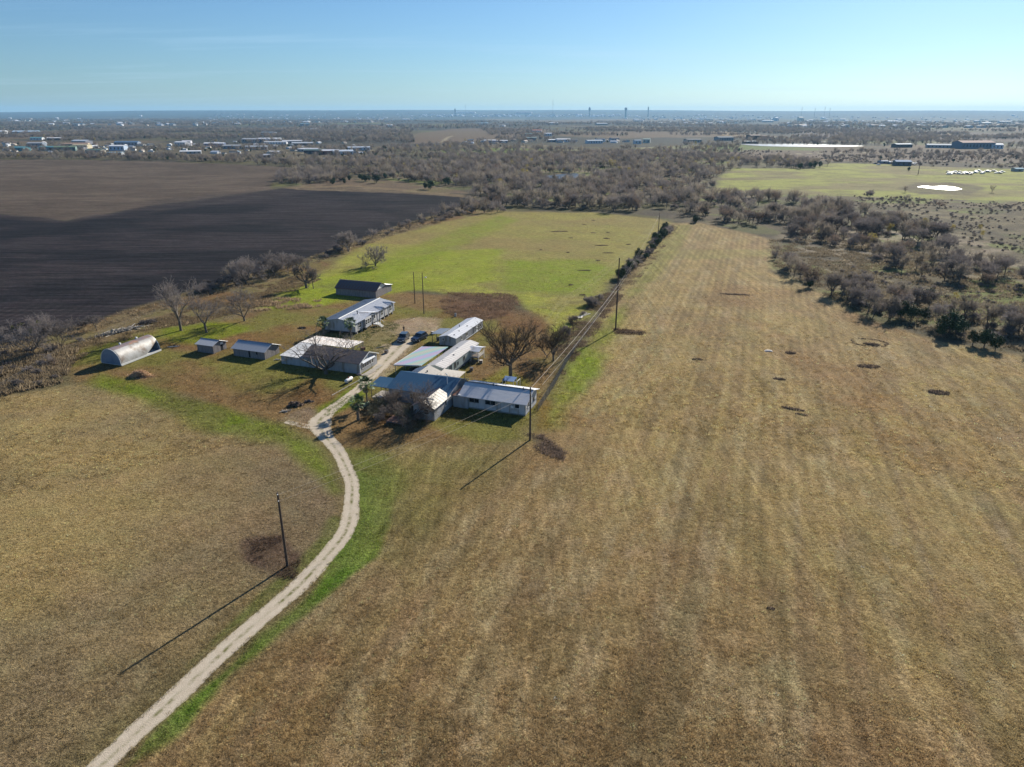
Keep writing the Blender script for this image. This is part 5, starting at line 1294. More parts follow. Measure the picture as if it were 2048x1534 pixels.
for x, w in ((2.2, .8), (3.15, .7), (5.3, .85), (6.3, .75), (10.9, .8)): window(o, 'y-', x, 1.75, w, .8, 0.0, M_TRIMD if x < 7 else M_TRIMW)
MB().box(9.8, 10.4, -.38, -.003, 1.35, 1.85).build('air_conditioner', M_TRIMW, o)
window(o, 'x+', 1.5, 1.7, .7, .9, 12.5); window(o, 'x+', 4.4, 1.7, .7, .8, 12.5, M_TRIMD)
MB().box(12.504, 12.75, 1.9, 2.6, 2.4, 3.2).build('meter_box', M_SIDEGREY, o)
sd_ = MB()
for z in (.7, 1.1, 1.5, 1.9, 2.3): sd_.box(.0, 12.5, -.022, -.003, z, z + .03)
sd_.build('siding_laps', M_SIDING, o, kind='stuff')

# ---------- small things of the yard
def local(px, py): g = G(px, py); return (g.x, g.y, 0)
o = thing('gas_tank', 'white cylindrical gas tank lying on the lawn beside the drive', 'gas tank', local(698, 765), frame(-20))
M_TANK = mat('tank_paint', (0.70, 0.70, 0.70), .4)
t = MB(); R0 = .38
prof = [(-1.25, .05), (-1.2, .2), (-1.08, .32), (-.92, R0), (.92, R0), (1.08, .32), (1.2, .2), (1.25, .05)]
vs = []; fs = []; nn_ = 16
for y, r in prof:
    for i in range(nn_): a = 2 * math.pi * i / nn_; vs.append((math.cos(a) * r, y, .62 + math.sin(a) * r))
for k in range(len(prof) - 1):
    for i in range(nn_): fs.append((k * nn_ + i, k * nn_ + (i + 1) % nn_, (k + 1) * nn_ + (i + 1) % nn_, (k + 1) * nn_ + i))
fs += [tuple(range(nn_))[::-1], tuple(range((len(prof) - 1) * nn_, len(prof) * nn_))]
ob('tank', mesh_from('tank', vs, fs, [M_TANK], True), o)
for y in (-.7, .7): MB().box(-.3, .3, y - .06, y + .06, 0, .30).build('leg', M_TRIMD, o)
MB().tube((0, 0, .98), (0, 0, 1.14), .15, n=10).build('valve_cap', mat('red_brown_cap', (.25, .08, .05), .6), o)

o = thing('rusty_platform', 'low rusty slatted platform on the grass in front of the dense bare tree', 'platform', local(772, 848), frame(-20))
M_RUST = mat('rusty_planks', (0.30, 0.15, 0.10), .85, (0.20, .12, .09), 2.0, rnd=.25)
for k in range(9):
    MB().box(.02 + .36 * k, .35 + .36 * k, 0, 2.6, .52 + .012 * (k % 3), .60 + .012 * (k % 3)).build('plank', M_RUST, o)
MB().box(0, 3.25, .1, .2, .36, .515).box(0, 3.25, 2.4, 2.5, .36, .515).build('side_beam', M_TRIMD, o)
for x in (.1, 3.1):
    for y in (.15, 2.45): MB().box(x - .06, x + .06, y - .06, y + .06, 0, .355).build('leg', M_TRIMD, o)

# piles
def pile(name, label, cat, px, py, n, rx, ry, h, mats_, seed, rz=0, ln=(.3, .9), rad=(.04, .12), logs=False):
    rg = random.Random(seed); mb = MB()
    for _ in range(n):
        u = rg.gauss(0, .42); v = rg.gauss(0, .42); z = h * max(0.02, 1 - (u * u + v * v) * 1.1) * rg.uniform(.3, 1)
        c = Vector((u * rx, v * ry, z)); a = rg.uniform(0, 6.28) if not logs else rg.gauss(0, .15); d = Vector((math.cos(a), math.sin(a), rg.gauss(0, .25 if not logs else .03))) * rg.uniform(*ln) / 2
        mb.tube(c - d, c + d, rg.uniform(*rad), n=5)
    o = mb.build(name, mats_, rz=rz, loc=local(px, py)); return tag(o, label, cat)
M_BRUSHW = translucent(mat('cut_brush', (0.88, 0.68, 0.44), .9, (0.58, 0.40, 0.27), 2.0, contrast=1.3), .5)
pile('brush_heap', 'heap of pale cut brush on the grass in front of the arched hut', 'brush heap', 281, 752, 620, 2.5, 1.4, 1.25, M_BRUSHW, 1, frame(-10), (.3, 1.0), (.02, .06))
M_GREYW = mat('grey_dead_wood', (0.55, 0.50, 0.42), .9, (0.20, .17, .14), 1.8, contrast=1.3)
pile('log_row', 'row of grey dead branches and logs along the verge behind the arched hut', 'log pile', 238, 664, 260, 7.0, 1.4, .7, M_GREYW, 2, frame(52), (.6, 2.0), (.03, .11))
pile('log_row', 'dark tangle of branches at the right end of the grey log row', 'log pile', 295, 646, 120, 3.0, 1.6, .7, M_TWIG, 3, frame(40), (.6, 2.4), (.03, .08))
f_ = MB(); a_ = Vector(local(250, 660)); 
for dx, dy, ex, ey, z in ((0, 0, 3.2, 2.4, .5), (.6, .5, 1.2, 3.0, .9), (1.4, 1.0, 4.2, 1.6, .8)): f_.tube((dx, dy, .15), (ex, ey, z), .13, .05)
tag(f_.build('fallen_branch', mat('bleached_wood', (.50, .47, .42), .8), loc=a_), 'bleached forked branch lying on the grey log row', 'branch')
pile('brush_heap', 'dark stump and root heap left of the drive fork', 'root heap', 590, 811, 120, 1.5, .7, .75, mat('dark_roots', (.10, .06, .04), .9, (.19, .13, .10), 2), 4, 0, (.3, 1.1), (.04, .13))
pile('brush_heap', 'few dark stones and sticks just behind the root heap', 'debris', 617, 804, 18, .7, .3, .35, M_TWIG, 5, 0, (.3, .7), (.06, .14))
pile('dead_branch', 'dead branch lying on bare ground left of the root heap', 'branch', 571, 823, 26, 1.0, .4, .3, M_GREYW, 6, .3, (.4, 1.1), (.03, .09))
pile('timber_stack', 'stack of long pale poles in the weeds by the overgrown fence', 'timber stack', 1166, 632, 11, .6, .5, .35, mat('pale_timber', (.62, .58, .52), .8), 7, frame(62), (5.0, 6.5), (.06, .09), True)
pile('timber_stack', 'few pale boards dropped on the grass behind the small plank shed', 'boards', 345, 694, 7, .8, .4, .12, mat('pale_boards', (.60, .54, .48), .8), 8, frame(20), (1.0, 2.2), (.05, .08), True)
pile('debris_heap', 'small white and red odds and ends at the corner of the long building', 'debris', 718, 750, 16, .6, .4, .35, mat('mixed_junk', (.62, .52, .48), .7, (.25, .12, .1), 4), 9, 0, (.2, .5), (.06, .14))
pile('debris_heap', 'dark low heap on the grass left of the mobile home', 'debris', 605, 656.5, 26, 1.2, .4, .3, M_DARK, 10, 0, (.3, .9), (.06, .14))
pile('dead_branch', 'pale timber lying on rough grass beside the long building canopy', 'branch', 762, 695, 9, 1.0, .2, .2, M_GREYW, 11, frame(30), (.6, 1.6), (.04, .07), True)
for k, (px, py) in enumerate(((556, 720),)):
    pile('debris_heap', 'small pale rubble at the left corner of the long building', 'debris', px, py, 22, .8, .4, .3, mat('rubble', (.5, .45, .38), .8), 12 + k, 0, (.2, .5), (.05, .12))

# blue tarp lean-to behind the right house
o = thing('blue_shelter', 'small blue tarp shelter with white frame behind the right house', 'shelter', local(1004, 776), frame(-20))
MB().prism([(0, 1.55), (0, 1.62), (1.9, 1.92), (1.9, 1.85)], 0, 2.4, 0).build('tarp', mat('blue_tarp', (.12, .22, .42), .6), o)
fr = MB()
for x in (.05, 2.35, 3.1):
    for y in (.1, 1.8): fr.tube((x, y, 0), (x, y, 1.75), .05)
fr.tube((2.35, .1, 1.7), (3.1, .1, 1.7), .05).tube((3.1, .1, 1.75), (3.1, 1.8, 1.75), .05).build('frame', M_TRIMW, o)
# ================================================================== PALMS
M_PTRUNK = mat('palm_trunk', (0.14, 0.10, 0.07), .95, (0.22, .17, .12), 4)
M_FROND = mat('palm_frond', (0.055, 0.105, 0.030), .6, (0.09, 0.13, 0.04), 2, rnd=.25)
M_FRONDDRY = mat('dry_palm_frond', (0.30, 0.23, 0.13), .9, rnd=.2)
def frond_mesh(name, m, stem=.75, fan=.85, n=11, droop=.35):
    mb = MB(); mb.tube((0, 0, 0), (stem, 0, .05), .022, .014, 4)
    for k in range(n):
        a = math.radians(-75 + 150 * k / (n - 1)); ln = fan * (1 - .25 * abs(a) / 1.3)
        d = Vector((math.cos(a), math.sin(a), 0)); p = Vector((-math.sin(a), math.cos(a), 0)) * .055; o_ = Vector((stem - .03, 0, .05))
        mid = o_ + d * ln * .6 + Vector((0, 0, .02)); tip = o_ + d * ln + Vector((0, 0, -droop * ln * .6))
        b = len(mb.v); mb.v += [tuple(o_), tuple(mid - p), tuple(tip), tuple(mid + p)]; mb.f += [(b, b + 1, b + 2, b + 3)]
    return mb.mesh(name, m)
FR = frond_mesh('frond', M_FROND); FRD = frond_mesh('dry_frond', M_FRONDDRY, .7, .7, 9, .8)
def palm(label, px, py, h, crown, r=.24, seed=1, dry=6):
    rg = random.Random(seed); o = thing('fan_palm', label, 'palm', local(px, py), rg.uniform(0, 6))
    t = MB(); z = 0; k = 0
    while z < h:
        rr = r * (1.12 if k % 2 else .92) * (1.25 if z < .3 else 1) * (1.35 if z > h - .9 else 1); t.tube((0, 0, z - (.1 if k == 0 else 0)), (0, 0, min(z + .24, h)), rr, rr * .82, 8); z += .22; k += 1
    t.build('trunk', M_PTRUNK, o)
    n = 26
    for i in range(n):
        f = ob('frond', FR, o); a = i * 2.4; el = 1.15 - 1.75 * (i / n) + rg.uniform(-.12, .12)
        f.location = (0, 0, h - .05 + .012 * (n - i)); f.rotation_euler = (rg.uniform(-.3, .3), -el, a); s = crown * rg.uniform(.85, 1.1); f.scale = (s, s, s)
    for i in range(dry):
        f = ob('dry_frond', FRD, o); f.location = (0, 0, h - .3); f.rotation_euler = (0, rg.uniform(.9, 1.35), i * 6.28 / max(1, dry) + rg.uniform(-.3, .3)); s = crown * .85; f.scale = (s, s, s)
    return o
palm('short fan palm with shaggy trunk on the lawn nearest the drive', 717, 840, 3.1, 1.15, .27, 1)
palm('taller fan palm with a slim trunk beside the blue roofed porch', 735, 811, 4.0, 1.2, .16, 2, 5)
palm('fan palm in front of the left corner of the mobile home', 648, 670, 2.9, 1.2, .2, 3, 3)
palm('fan palm in front of the right corner of the mobile home', 702, 677, 3.6, 1.2, .17, 4, 3)
# shrubby garden under the dense tree
GARD = [(745, 833, 1.0, 0), (760, 842, .9, 1), (752, 815, 1.2, 2), (775, 815, 1.3, 0), (790, 825, 1.3, 1), (805, 838, 1.2, 2), (770, 832, 1.1, 3), (790, 805, 1.2, 3), (815, 848, 1.1, 0), (835, 842, .9, 1), (748, 824, .9, 2), (840, 830, 1.2, 3), (822, 830, 1.3, 2)]
GSH = [tree_meshes('garden_shrub', 500 + k, 0.018, M_TWIG if k % 2 else mat('green_grey_twigs', (.13, .13, .075), .9, (.19, .17, .11), 2), H=2.0, R=1.4, tr=.05, first=.04, n_main=7, depth=3, kids=4, up=.5, twigs=8, twig_len=.5) for k in range(4)]
for k, (px, py, s, p_) in enumerate(GARD):
    g = G(px, py); place_tree('garden_shrub', ORD[sorted(q[0] for q in GARD).index(px) + [j for j in range(k) if GARD[j][0] == px].__len__()] + ' from the left of the tangled shrubs under the dense reddish tree', 'shrub', (g.x, g.y, 0), GSH[p_], 'garden shrubs under the dense tree', s, k * 1.3)
ob_ = ob('garden_bush', blob_mesh(900, 1.5, .8, 260, .09, M_OLIVE, clumps=6)); ob_.location = local(752, 805); tag(ob_, 'green leafy bush at the foot of the slim trunked palm', 'bush')
M_CACT = mat('pale_green_cactus', (.28, .36, .25), .7)
ob_ = ob('garden_bush', blob_mesh(901, 1.4, .8, 110, .16, M_CACT, clumps=5)); ob_.location = local(735, 816); tag(ob_, 'pale green leafy clump between the two palms near the drive', 'bush')
ob_ = ob('garden_bush', blob_mesh(902, 1.2, 2.6, 500, .08, M_OLIVE, clumps=12)); ob_.location = local(962, 768); ob_.scale = (1, .5, 1); tag(ob_, 'low green hedge behind the right house', 'hedge')

# ================================================================== POLES AND WIRES
M_POLE = mat('creosote_pole', (0.075, 0.052, 0.040), .85, (0.11, .08, .06), 3)
M_WIRE = mat('bright_wire', (0.55, 0.47, 0.38), .45, metal=.3)
M_INS = mat('insulator', (.5, .5, .5), .4)
def pole(label, px, py, h, r=.17, lamp=False, ins=(.15, 1.0)):
    o = thing('utility_pole', label, 'utility pole', local(px, py))
    MB().tube((0, 0, -.3), (0, 0, h), r, r * .68, 10).build('pole', M_POLE, o, smooth=False)
    for z in ins: MB().tube((.06, -r, h - z), (.06, -r - .16, h - z), .06, .045, 8).build('insulator', M_INS, o)
    if lamp:
        MB().tube((0, 0, h - 1.4), (.9, 0, h - 1.1), .035).build('lamp_arm', M_POSTM, o)
        MB().tube((.9, 0, h - 1.35), (.9, 0, h - 1.08), .28, .12, 10).build('lamp_head', M_TRIMW, o)
    return Vector(local(px, py)) + Vector((0, 0, h))
p1 = pole('nearest dark utility pole standing alone left of the gravel drive', 575, 1132, 9.95)
p2 = pole('utility pole at the front corner of the right hand house', 1060, 880, 9.4)
p3 = pole('tallest utility pole on the edge of the mown field by the fence line', 1231, 660, 17.9, .2, ins=(6.6, 7.6))
p4 = pole('farthest utility pole near the top end of the overgrown fence', 1316, 470, 9.8, .17)
p5 = pole('left one of two thin poles standing behind the mobile home', 830, 607, 9.0, .13, ins=())
p6 = pole('thin pole with a white lamp behind the trailer homes', 848, 628, 11.2, .13, True, ins=())
pole('lone pole in the green meadow beside the blue barn', 1836, 349, 11.0, .3, ins=())
def wire(label, a, b, sag, r=.018, n=22):
    mb = MB(); prev = None; d = b - a
    for k in range(n + 1):
        t = k / n; p = d * t + Vector((0, 0, -sag * 4 * t * (1 - t)))
        if prev is not None: mb.tube(prev, p, r, n=4)
        prev = p
    tag(mb.build('power_line', M_WIRE, loc=a), label, 'wire')
Zm = lambda v, z: Vector((v.x + .06, v.y - .2, z))
wire('upper wire between the nearest pole and the house corner pole', Zm(p1, 9.75), Zm(p2, 9.2), .5, .012)
wire('lower wire between the nearest pole and the house corner pole', Zm(p1, 8.9), Zm(p2, 8.2), .6, .012)
wire('upper pale wire from the house corner pole to the tallest pole', Zm(p2, 9.25), Zm(p3, 11.3), .5, .03)
h2 = Vector((5.5, 118.5, 4.1))
wire('lower pale wire from the right house to the tallest pole', h2, Zm(p3, 10.3), .5, .03)
wire('upper thin wire from the tallest pole to the farthest pole', Zm(p3, 11.3), Zm(p4, 9.6), 1.0, .012)
wire('lower thin wire from the tallest pole to the farthest pole', Zm(p3, 10.3), Zm(p4, 8.8), 1.0, .012)

# ================================================================== FENCE
def fence(label, pts, h=1.2, step=2.6, dense=False):
    W = [Vector(local(*p)) for p in pts]; o = thing('wire_fence', label, 'fence', W[0]); org = W[0]
    post = MB().tube((0, 0, -.1), (0, 0, h), .05, .04, 5).mesh('post', M_WOOD); rails = MB(); last = None
    for a, b in zip(W, W[1:]):
        n = max(1, int((b - a).length / step))
        for k in range(n):
            p = a.lerp(b, k / n); q = ob('post', post, o); q.location = p - org
    for z in ([.25, .5, .75, 1.0, 1.15] if dense else [.4, .75, 1.1]):
        for a, b in zip(W, W[1:]): rails.tube(a - org + Vector((0, 0, z * h / 1.2)), b - org + Vector((0, 0, z * h / 1.2)), .012 if not dense else .02, n=3)
    if dense:
        for a, b in zip(W, W[1:]):
            n = int((b - a).length / .22)
            for k in range(n):
                p = a.lerp(b, k / n) - org; rails.tube(p, p + Vector((0, 0, h)), .012, n=3)
    rails.build('wire', M_POSTM if not dense else M_TRIMD, o)
fence('close mesh fence running from the right house towards the fence line trees', [(1076, 822), (1106, 776), (1132, 728), (1150, 700)], 1.5, 2.4, True)
fence('wire fence along the overgrown line between pasture and mown field', [(1150, 700), (1185, 650), (1236, 572), (1290, 510), (1342, 452)], 1.2, 3.2)
fence('low wire fence along the back of the lawn behind the tall bare tree', [(962, 716), (1000, 722), (1052, 726), (1090, 730)], 1.1, 2.6)
fence('wire fence between the ploughed field and the farm verge', [(-20, 790), (110, 712), (250, 650), (380, 602), (520, 560), (640, 520)], 1.1, 4.5)

# ================================================================== CARS AND PERSON
M_TYRE = mat('tyre', (.02, .02, .02), .9)
def suv(label, px, py, rot, paint, hood, L=4.7, W=1.9):
    o = thing('parked_car', label, 'car', local(px, py), rot)
    m = mat('car_paint', paint, .25, spec=.6, metal=.3); mh = mat('car_roof', hood, .25, spec=.6, metal=.3)
    prof = [(-L / 2, .45), (-L / 2, .85), (-L / 2 + .1, 1.0), (-L / 2 + 1.25, 1.12), (L / 2 - .12, 1.12), (L / 2, .95), (L / 2, .42), (L / 2 - .3, .32), (-L / 2 + .3, .32)]
    b = MB().prism(prof, -W / 2, W / 2, 1); b.v = [(x, y, z) for (x, y, z) in b.v]
    # length runs along local y, front at -y
    def turn(mb, tap=0):
        mb.v = [((y * (1 - tap * max(0, z - 1.1))), x, z) for x, y, z in mb.v]; mb.f = [f[::-1] for f in mb.f]; return mb
    body = turn(b).build('body', m, o); bv = body.modifiers.new('bevel', 'BEVEL'); bv.width = .09; bv.segments = 2
    cab = MB().prism([(-L / 2 + 1.25, 1.10), (-L / 2 + 2.0, 1.66), (L / 2 - .55, 1.68), (L / 2 - .15, 1.10)], -W / 2 + .06, W / 2 - .06, 1)
    g_ = turn(cab, .22).build('windows', M_GLASS, o); bv = g_.modifiers.new('bevel', 'BEVEL'); bv.width = .05; bv.segments = 2
    rf = MB().prism([(-L / 2 + 2.02, 1.67), (-L / 2 + 2.1, 1.73), (L / 2 - .62, 1.74), (L / 2 - .56, 1.68)], -W / 2 + .16, W / 2 - .16, 1)
    turn(rf).build('roof', mh, o)
    wm = MB().tube((-.12, 0, 0), (.12, 0, 0), .36, n=14).mesh('wheel', M_TYRE); rm = MB().tube((-.125, 0, 0), (.125, 0, 0), .2, n=10).mesh('rim', M_POSTM)
    for sx in (-1, 1):
        for sy in (-1, 1):
            w = ob('wheel', wm, o); w.location = (sx * (W / 2 - .1), sy * (L / 2 - .9), .36); ob('rim', rm, w)
        hl = MB().box(sx * .62 - .18, sx * .62 + .18, -L / 2 - .02, -L / 2 + .05, .68, .84).build('headlight', M_TRIMW, o)
        tl = MB().box(sx * .78 - .1, sx * .78 + .1, L / 2 - .05, L / 2 + .02, .7, 1.0).build('tail_light', mat('red_lens', (.3, .02, .02), .3), o)
        MB().box(sx * (W / 2 + .02) - (.2 if sx < 0 else 0), sx * (W / 2 + .02) + (.2 if sx > 0 else 0), -L / 2 + 1.5, -L / 2 + 1.62, 1.1, 1.26).build('mirror', m, o)
    MB().box(-.45, .45, -L / 2 - .02, -L / 2 + .05, .58, .82).build('grille', M_TRIMD, o)
    MB().box(-.85, .85, -L / 2 - .07, -L / 2 + .03, .36, .55).build('bumper', mh, o)
    MB().box(-.26, .26, -L / 2 - .09, -L / 2 - .072, .42, .53).build('number_plate', M_TRIMW, o)
    return o
suv('dark car with a grey bonnet parked left, nearest the standing person', 807, 681, frame(-8), (.045, .05, .06), (.10, .13, .16))
suv('dark blue car parked right of the other one on the gravel', 839, 680, frame(-26), (.03, .045, .085), (.05, .08, .13))

def person(label, loc, rz):
    J = {'pel': (0, 0, .95, .15, .11), 'bel': (0, 0, 1.1, .145, .10), 'che': (0, .01, 1.3, .17, .11), 'nck': (0, 0, 1.47, .06, .06), 'hd0': (0, -.01, 1.56, .075, .085), 'hd1': (0, -.015, 1.66, .085, .10), 'hd2': (0, -.01, 1.74, .055, .07)}
    E = [('pel', 'bel'), ('bel', 'che'), ('che', 'nck'), ('nck', 'hd0'), ('hd0', 'hd1'), ('hd1', 'hd2')]
    for s, t in ((-1, 'L'), (1, 'R')):
        J.update({'hip' + t: (s * .1, 0, .88, .09, .09), 'kne' + t: (s * .12, -.03 * s, .5, .062, .062), 'ank' + t: (s * .13, .02, .1, .042, .042), 'toe' + t: (s * .15, -.14, .04, .04, .03),
                  'sho' + t: (s * .19, .01, 1.4, .06, .06), 'elb' + t: (s * .27, .03, 1.14, .045, .045), 'wri' + t: (s * .22, -.14, 1.02, .03, .03), 'han' + t: (s * .19, -.21, 1.02, .035, .022)})
        E += [('pel', 'hip' + t), ('hip' + t, 'kne' + t), ('kne' + t, 'ank' + t), ('ank' + t, 'toe' + t), ('che', 'sho' + t), ('sho' + t, 'elb' + t), ('elb' + t, 'wri' + t), ('wri' + t, 'han' + t)]
    ks = list(J); me = bpy.data.meshes.new('body'); me.from_pydata([J[k][:3] for k in ks], [(ks.index(a), ks.index(b)) for a, b in E], [])
    root = thing('person', label, 'person', loc, rz)
    skin = mat('skin_and_clothes', (.03, .03, .035), .9)
    nt = skin.node_tree; tc = nt.nodes.new('ShaderNodeTexCoord'); sp = nt.nodes.new('ShaderNodeSeparateXYZ'); nt.links.new(tc.outputs['Object'], sp.inputs[0])
    rp = nt.nodes.new('ShaderNodeValToRGB'); rp.color_ramp.interpolation = 'CONSTANT'; mm = nt.nodes.new('ShaderNodeMath'); mm.operation = 'DIVIDE'; mm.inputs[1].default_value = 2
    nt.links.new(sp.outputs[2], mm.inputs[0]); nt.links.new(mm.outputs[0], rp.inputs[0])
    e = rp.color_ramp.elements; e[0].position = 0; e[0].color = (.02, .018, .016, 1); e[1].position = .04; e[1].color = (.03, .035, .05, 1)
    for p_, c_ in ((.475, (.035, .03, .03)), (.735, (.33, .20, .14))): q = e.new(p_); q.color = (*c_, 1)
    nt.links.new(rp.outputs[0], nt.nodes['Principled BSDF'].inputs['Base Color'])
    me.materials.append(skin)
    b = ob('body', me, root); sk = b.modifiers.new('skin', 'SKIN')
    for i, k in enumerate(ks): me.skin_vertices[0].data[i].radius = J[k][3:5]
    me.skin_vertices[0].data[0].use_root = True
    ss = b.modifiers.new('sub', 'SUBSURF'); ss.levels = 1; ss.render_levels = 2
    hv = []; hf = []
    for i in range(7):
        for j in range(12):
            th = i / 6 * 1.7; ph = j / 12 * 6.283; hv.append((math.sin(th) * math.cos(ph) * .105, .02 + math.sin(th) * math.sin(ph) * .115, 1.68 + math.cos(th) * .12))
    for i in range(6):
        for j in range(12): hf.append((i * 12 + j, i * 12 + (j + 1) % 12, (i + 1) * 12 + (j + 1) % 12, (i + 1) * 12 + j))
    ob('hair', mesh_from('hair', hv, hf, [mat('dark_hair', (.02, .015, .012), .8)], True), root)
    for s in (-1, 1):
        for k in range(4):
            MB().tube((s * .19 + (k - 1.5) * .016, -.235, 1.02), (s * .185 + (k - 1.5) * .017, -.29 + .006 * abs(k - 1.5), .99), .009, .007, 5).build('finger', mat('skin', (.33, .20, .14), .7), root)
        MB().tube((s * .16, -.215, 1.025), (s * .135, -.25, 1.02), .011, .008, 5).build('thumb', mat('skin', (.33, .20, .14), .7), root)
    return root
person('person in dark clothes standing behind the left parked car', local(808, 665), frame(160))

# ================================================================== PATCHES OF BARE EARTH IN THE FIELDS
M_CLOD = mat('dark_earth', (0.095, 0.065, 0.048), .95, (0.19, .135, .09), 1.6)
def mound(label, px, py, rx, ry, h=.22, seed=1, ring=False, rz=0.0):
    """patch of torn up clods and dead stalks, ragged at its rim"""
    r = np.random.default_rng(seed); n = int(min(520, 70 * math.pi * rx * ry) * (.8 if ring else 1)) + 25
    a = r.uniform(0, 6.283, n)
    q = r.normal(1.0, .045, n) if ring else r.random(n) ** .62 * r.uniform(.75, 1.15, n)
    if ring: k = r.random(n) < .35 + .65 * (vnoise(np.cos(a) * 2 + 7, np.sin(a) * 2 + 3, seed) > .46); a = a[k]; q = q[k]; n = len(a)
    wob = 1 + .35 * (vnoise(np.cos(a) * 1.7 + 5, np.sin(a) * 1.7 + seed, seed) - .5)
    C = np.stack([np.cos(a) * q * rx * wob, np.sin(a) * q * ry * wob, np.zeros(n)], 1)
    s = r.uniform(.06, .20, n)[:, None] * (1.25 - .5 * np.clip(q, 0, 1))[:, None]
    V = np.stack([C + s * r.normal(0, .9, (n, 3)) * [1, 1, 0] + [0, 0, -.03] for _ in range(3)] + [C + s * r.normal(0, .35, (n, 3)) * [1, 1, 0] + np.array([0, 0, 1]) * r.uniform(.3, 1.3, (n, 1)) * h], 1).reshape(-1, 3)
    b = np.arange(n)[:, None] * 4
    Fq = np.concatenate([b + [0, 1, 3], b + [1, 2, 3], b + [2, 0, 3]], 0)
    o = ob('weed_clump', np_mesh('weed_clump', V, Fq, [M_CLOD]), loc=local(px, py), rz=rz); return tag(o, label, 'weed clump')
mound('ring of dark weeds in the mown field nearest the right treeline', 1737, 685, 3.9, 3.0, .22, 1, True, -.2)
mound('long dark mound inside the weed ring in the mown field', 1743, 689, 1.9, .8, .35, 2, rz=-.3)
mound('long thin dark strip in the upper mown field', 1473, 589, 4.6, .8, .25, 3, rz=-.2)
mound('small dark patch beside the pale rubble in the mown field', 1582, 706, 1.2, .8, .3, 4)
mound('dark patch with pale rim below the weed ring', 1738, 733, 2.4, 1.3, .25, 5, rz=-.1)
mound('dark patch at the right of the mown field below the weed ring', 1877, 785, 2.2, 1.2, .3, 6, rz=-.2)
mound('small dark patch left of the middle of the mown field', 1395, 719, 1.1, .8, .25, 7)
mound('small dark patch in the middle of the mown field above a long streak', 1558, 758, 1.2, .7, .25, 8, rz=-.3)
mound('long dark streak in the middle of the mown field', 1586, 818, 2.0, .6, .25, 9, rz=-.5)
mound('second dark streak just below the long one in mid field', 1604, 829, 1.2, .4, .2, 10, rz=-.4)
mound('small black hole like patch low in the mown field', 1542, 1217, .55, .22, .12, 11)
mound('dark weedy line running right from the tallest pole foot', 1262, 665, 3.3, .5, .3, 12, rz=-.12)
for k, (px, py, rx, ry) in enumerate(((1118, 463, 6.5, 1.2), (1168, 449, 1.5, .8), (1186, 466, 2, .8), (1187, 441, 1.5, .8), (1216, 465, 1.6, 1), (1213, 477, 2.2, 1.5), (1203, 491, 4, 1.2), (1216, 506, 3.6, .7), (1196, 521, 1.6, .9), (1170, 541, 3.8, .7), (1142, 570, 1.4, 1.0), (1165, 590, 1.6, .9), (1136, 505, 1.2, .8), (1082, 500, 1.0, .7), (1256, 489, 1.6, .9), (1142, 476, 1.6, .7))):
    mound('low dark weed clump scattered in the green pasture', px, py, rx * .62, ry * .6, .25, 30 + k)['group'] = 'weed clumps in the pasture'
q = ob('white_rubble', heap(5, .9, .5, .25, mat('chalk', (.62, .56, .5), .9), 'white_rubble', 7), loc=local(1537, 702)); tag(q, 'pale chalky rubble lying in the mown field', 'rubble')

# ================================================================== WATER
def pond(name, label, pts, m, z=.10):
    V = [P(*p) for p in pts]; zz = max(v.z for v in V) + z
    # smooth outline
    W = []
    for i in range(len(V)):
        p0, p1, p2, p3 = V[i - 1], V[i], V[(i + 1) % len(V)], V[(i + 2) % len(V)]
        for t in (0, .33, .66): W.append(tuple(.5 * ((2 * p1[c]) + (-p0[c] + p2[c]) * t + (2 * p0[c] - 5 * p1[c] + 4 * p2[c] - p3[c]) * t * t + (-p0[c] + 3 * p1[c] - 3 * p2[c] + p3[c]) * t ** 3) for c in (0, 1)) + (zz,))
    me = mesh_from(name, W, [tuple(range(len(W)))], [m])
    if me.polygons[0].normal.z < 0: me.flip_normals()
    o = ob(name, me, kind='structure'); tag(o, label)
M_WATER = mat('pond_water', (0.02, 0.03, 0.04), 0.34, spec=.8); 
nt = M_WATER.node_tree; bp = nt.nodes.new('ShaderNodeBump'); nz = nt.nodes.new('ShaderNodeTexNoise'); nz.inputs['Scale'].default_value = .8; bp.inputs['Distance'].default_value = .10
tc = nt.nodes.new('ShaderNodeTexCoord'); nt.links.new(tc.outputs['Object'], nz.inputs['Vector']); nt.links.new(nz.outputs[0], bp.inputs['Height']); nt.links.new(bp.outputs[0], nt.nodes['Principled BSDF'].inputs['Normal'])
pond('pond', 'small bright pond in the green meadow at right', [(1835, 373.6), (1850, 371.8), (1866, 373), (1886, 372), (1908, 374), (1920, 377), (1923, 379), (1900, 380.5), (1868, 378), (1852, 376.2), (1840, 375)], M_WATER)
pond('pond', 'narrow pond half hidden behind the winter wood', [(1060, 356), (1090, 352), (1140, 347.5), (1156, 348), (1152, 357), (1110, 359), (1080, 360)], M_WATER, .2)
pond('lake', 'long bright strip of water beyond the green meadow', [(1478, 288), (1540, 288.5), (1600, 288), (1680, 290.5), (1728, 292.5), (1680, 294), (1600, 294), (1520, 292.5)], M_WATER, .3)

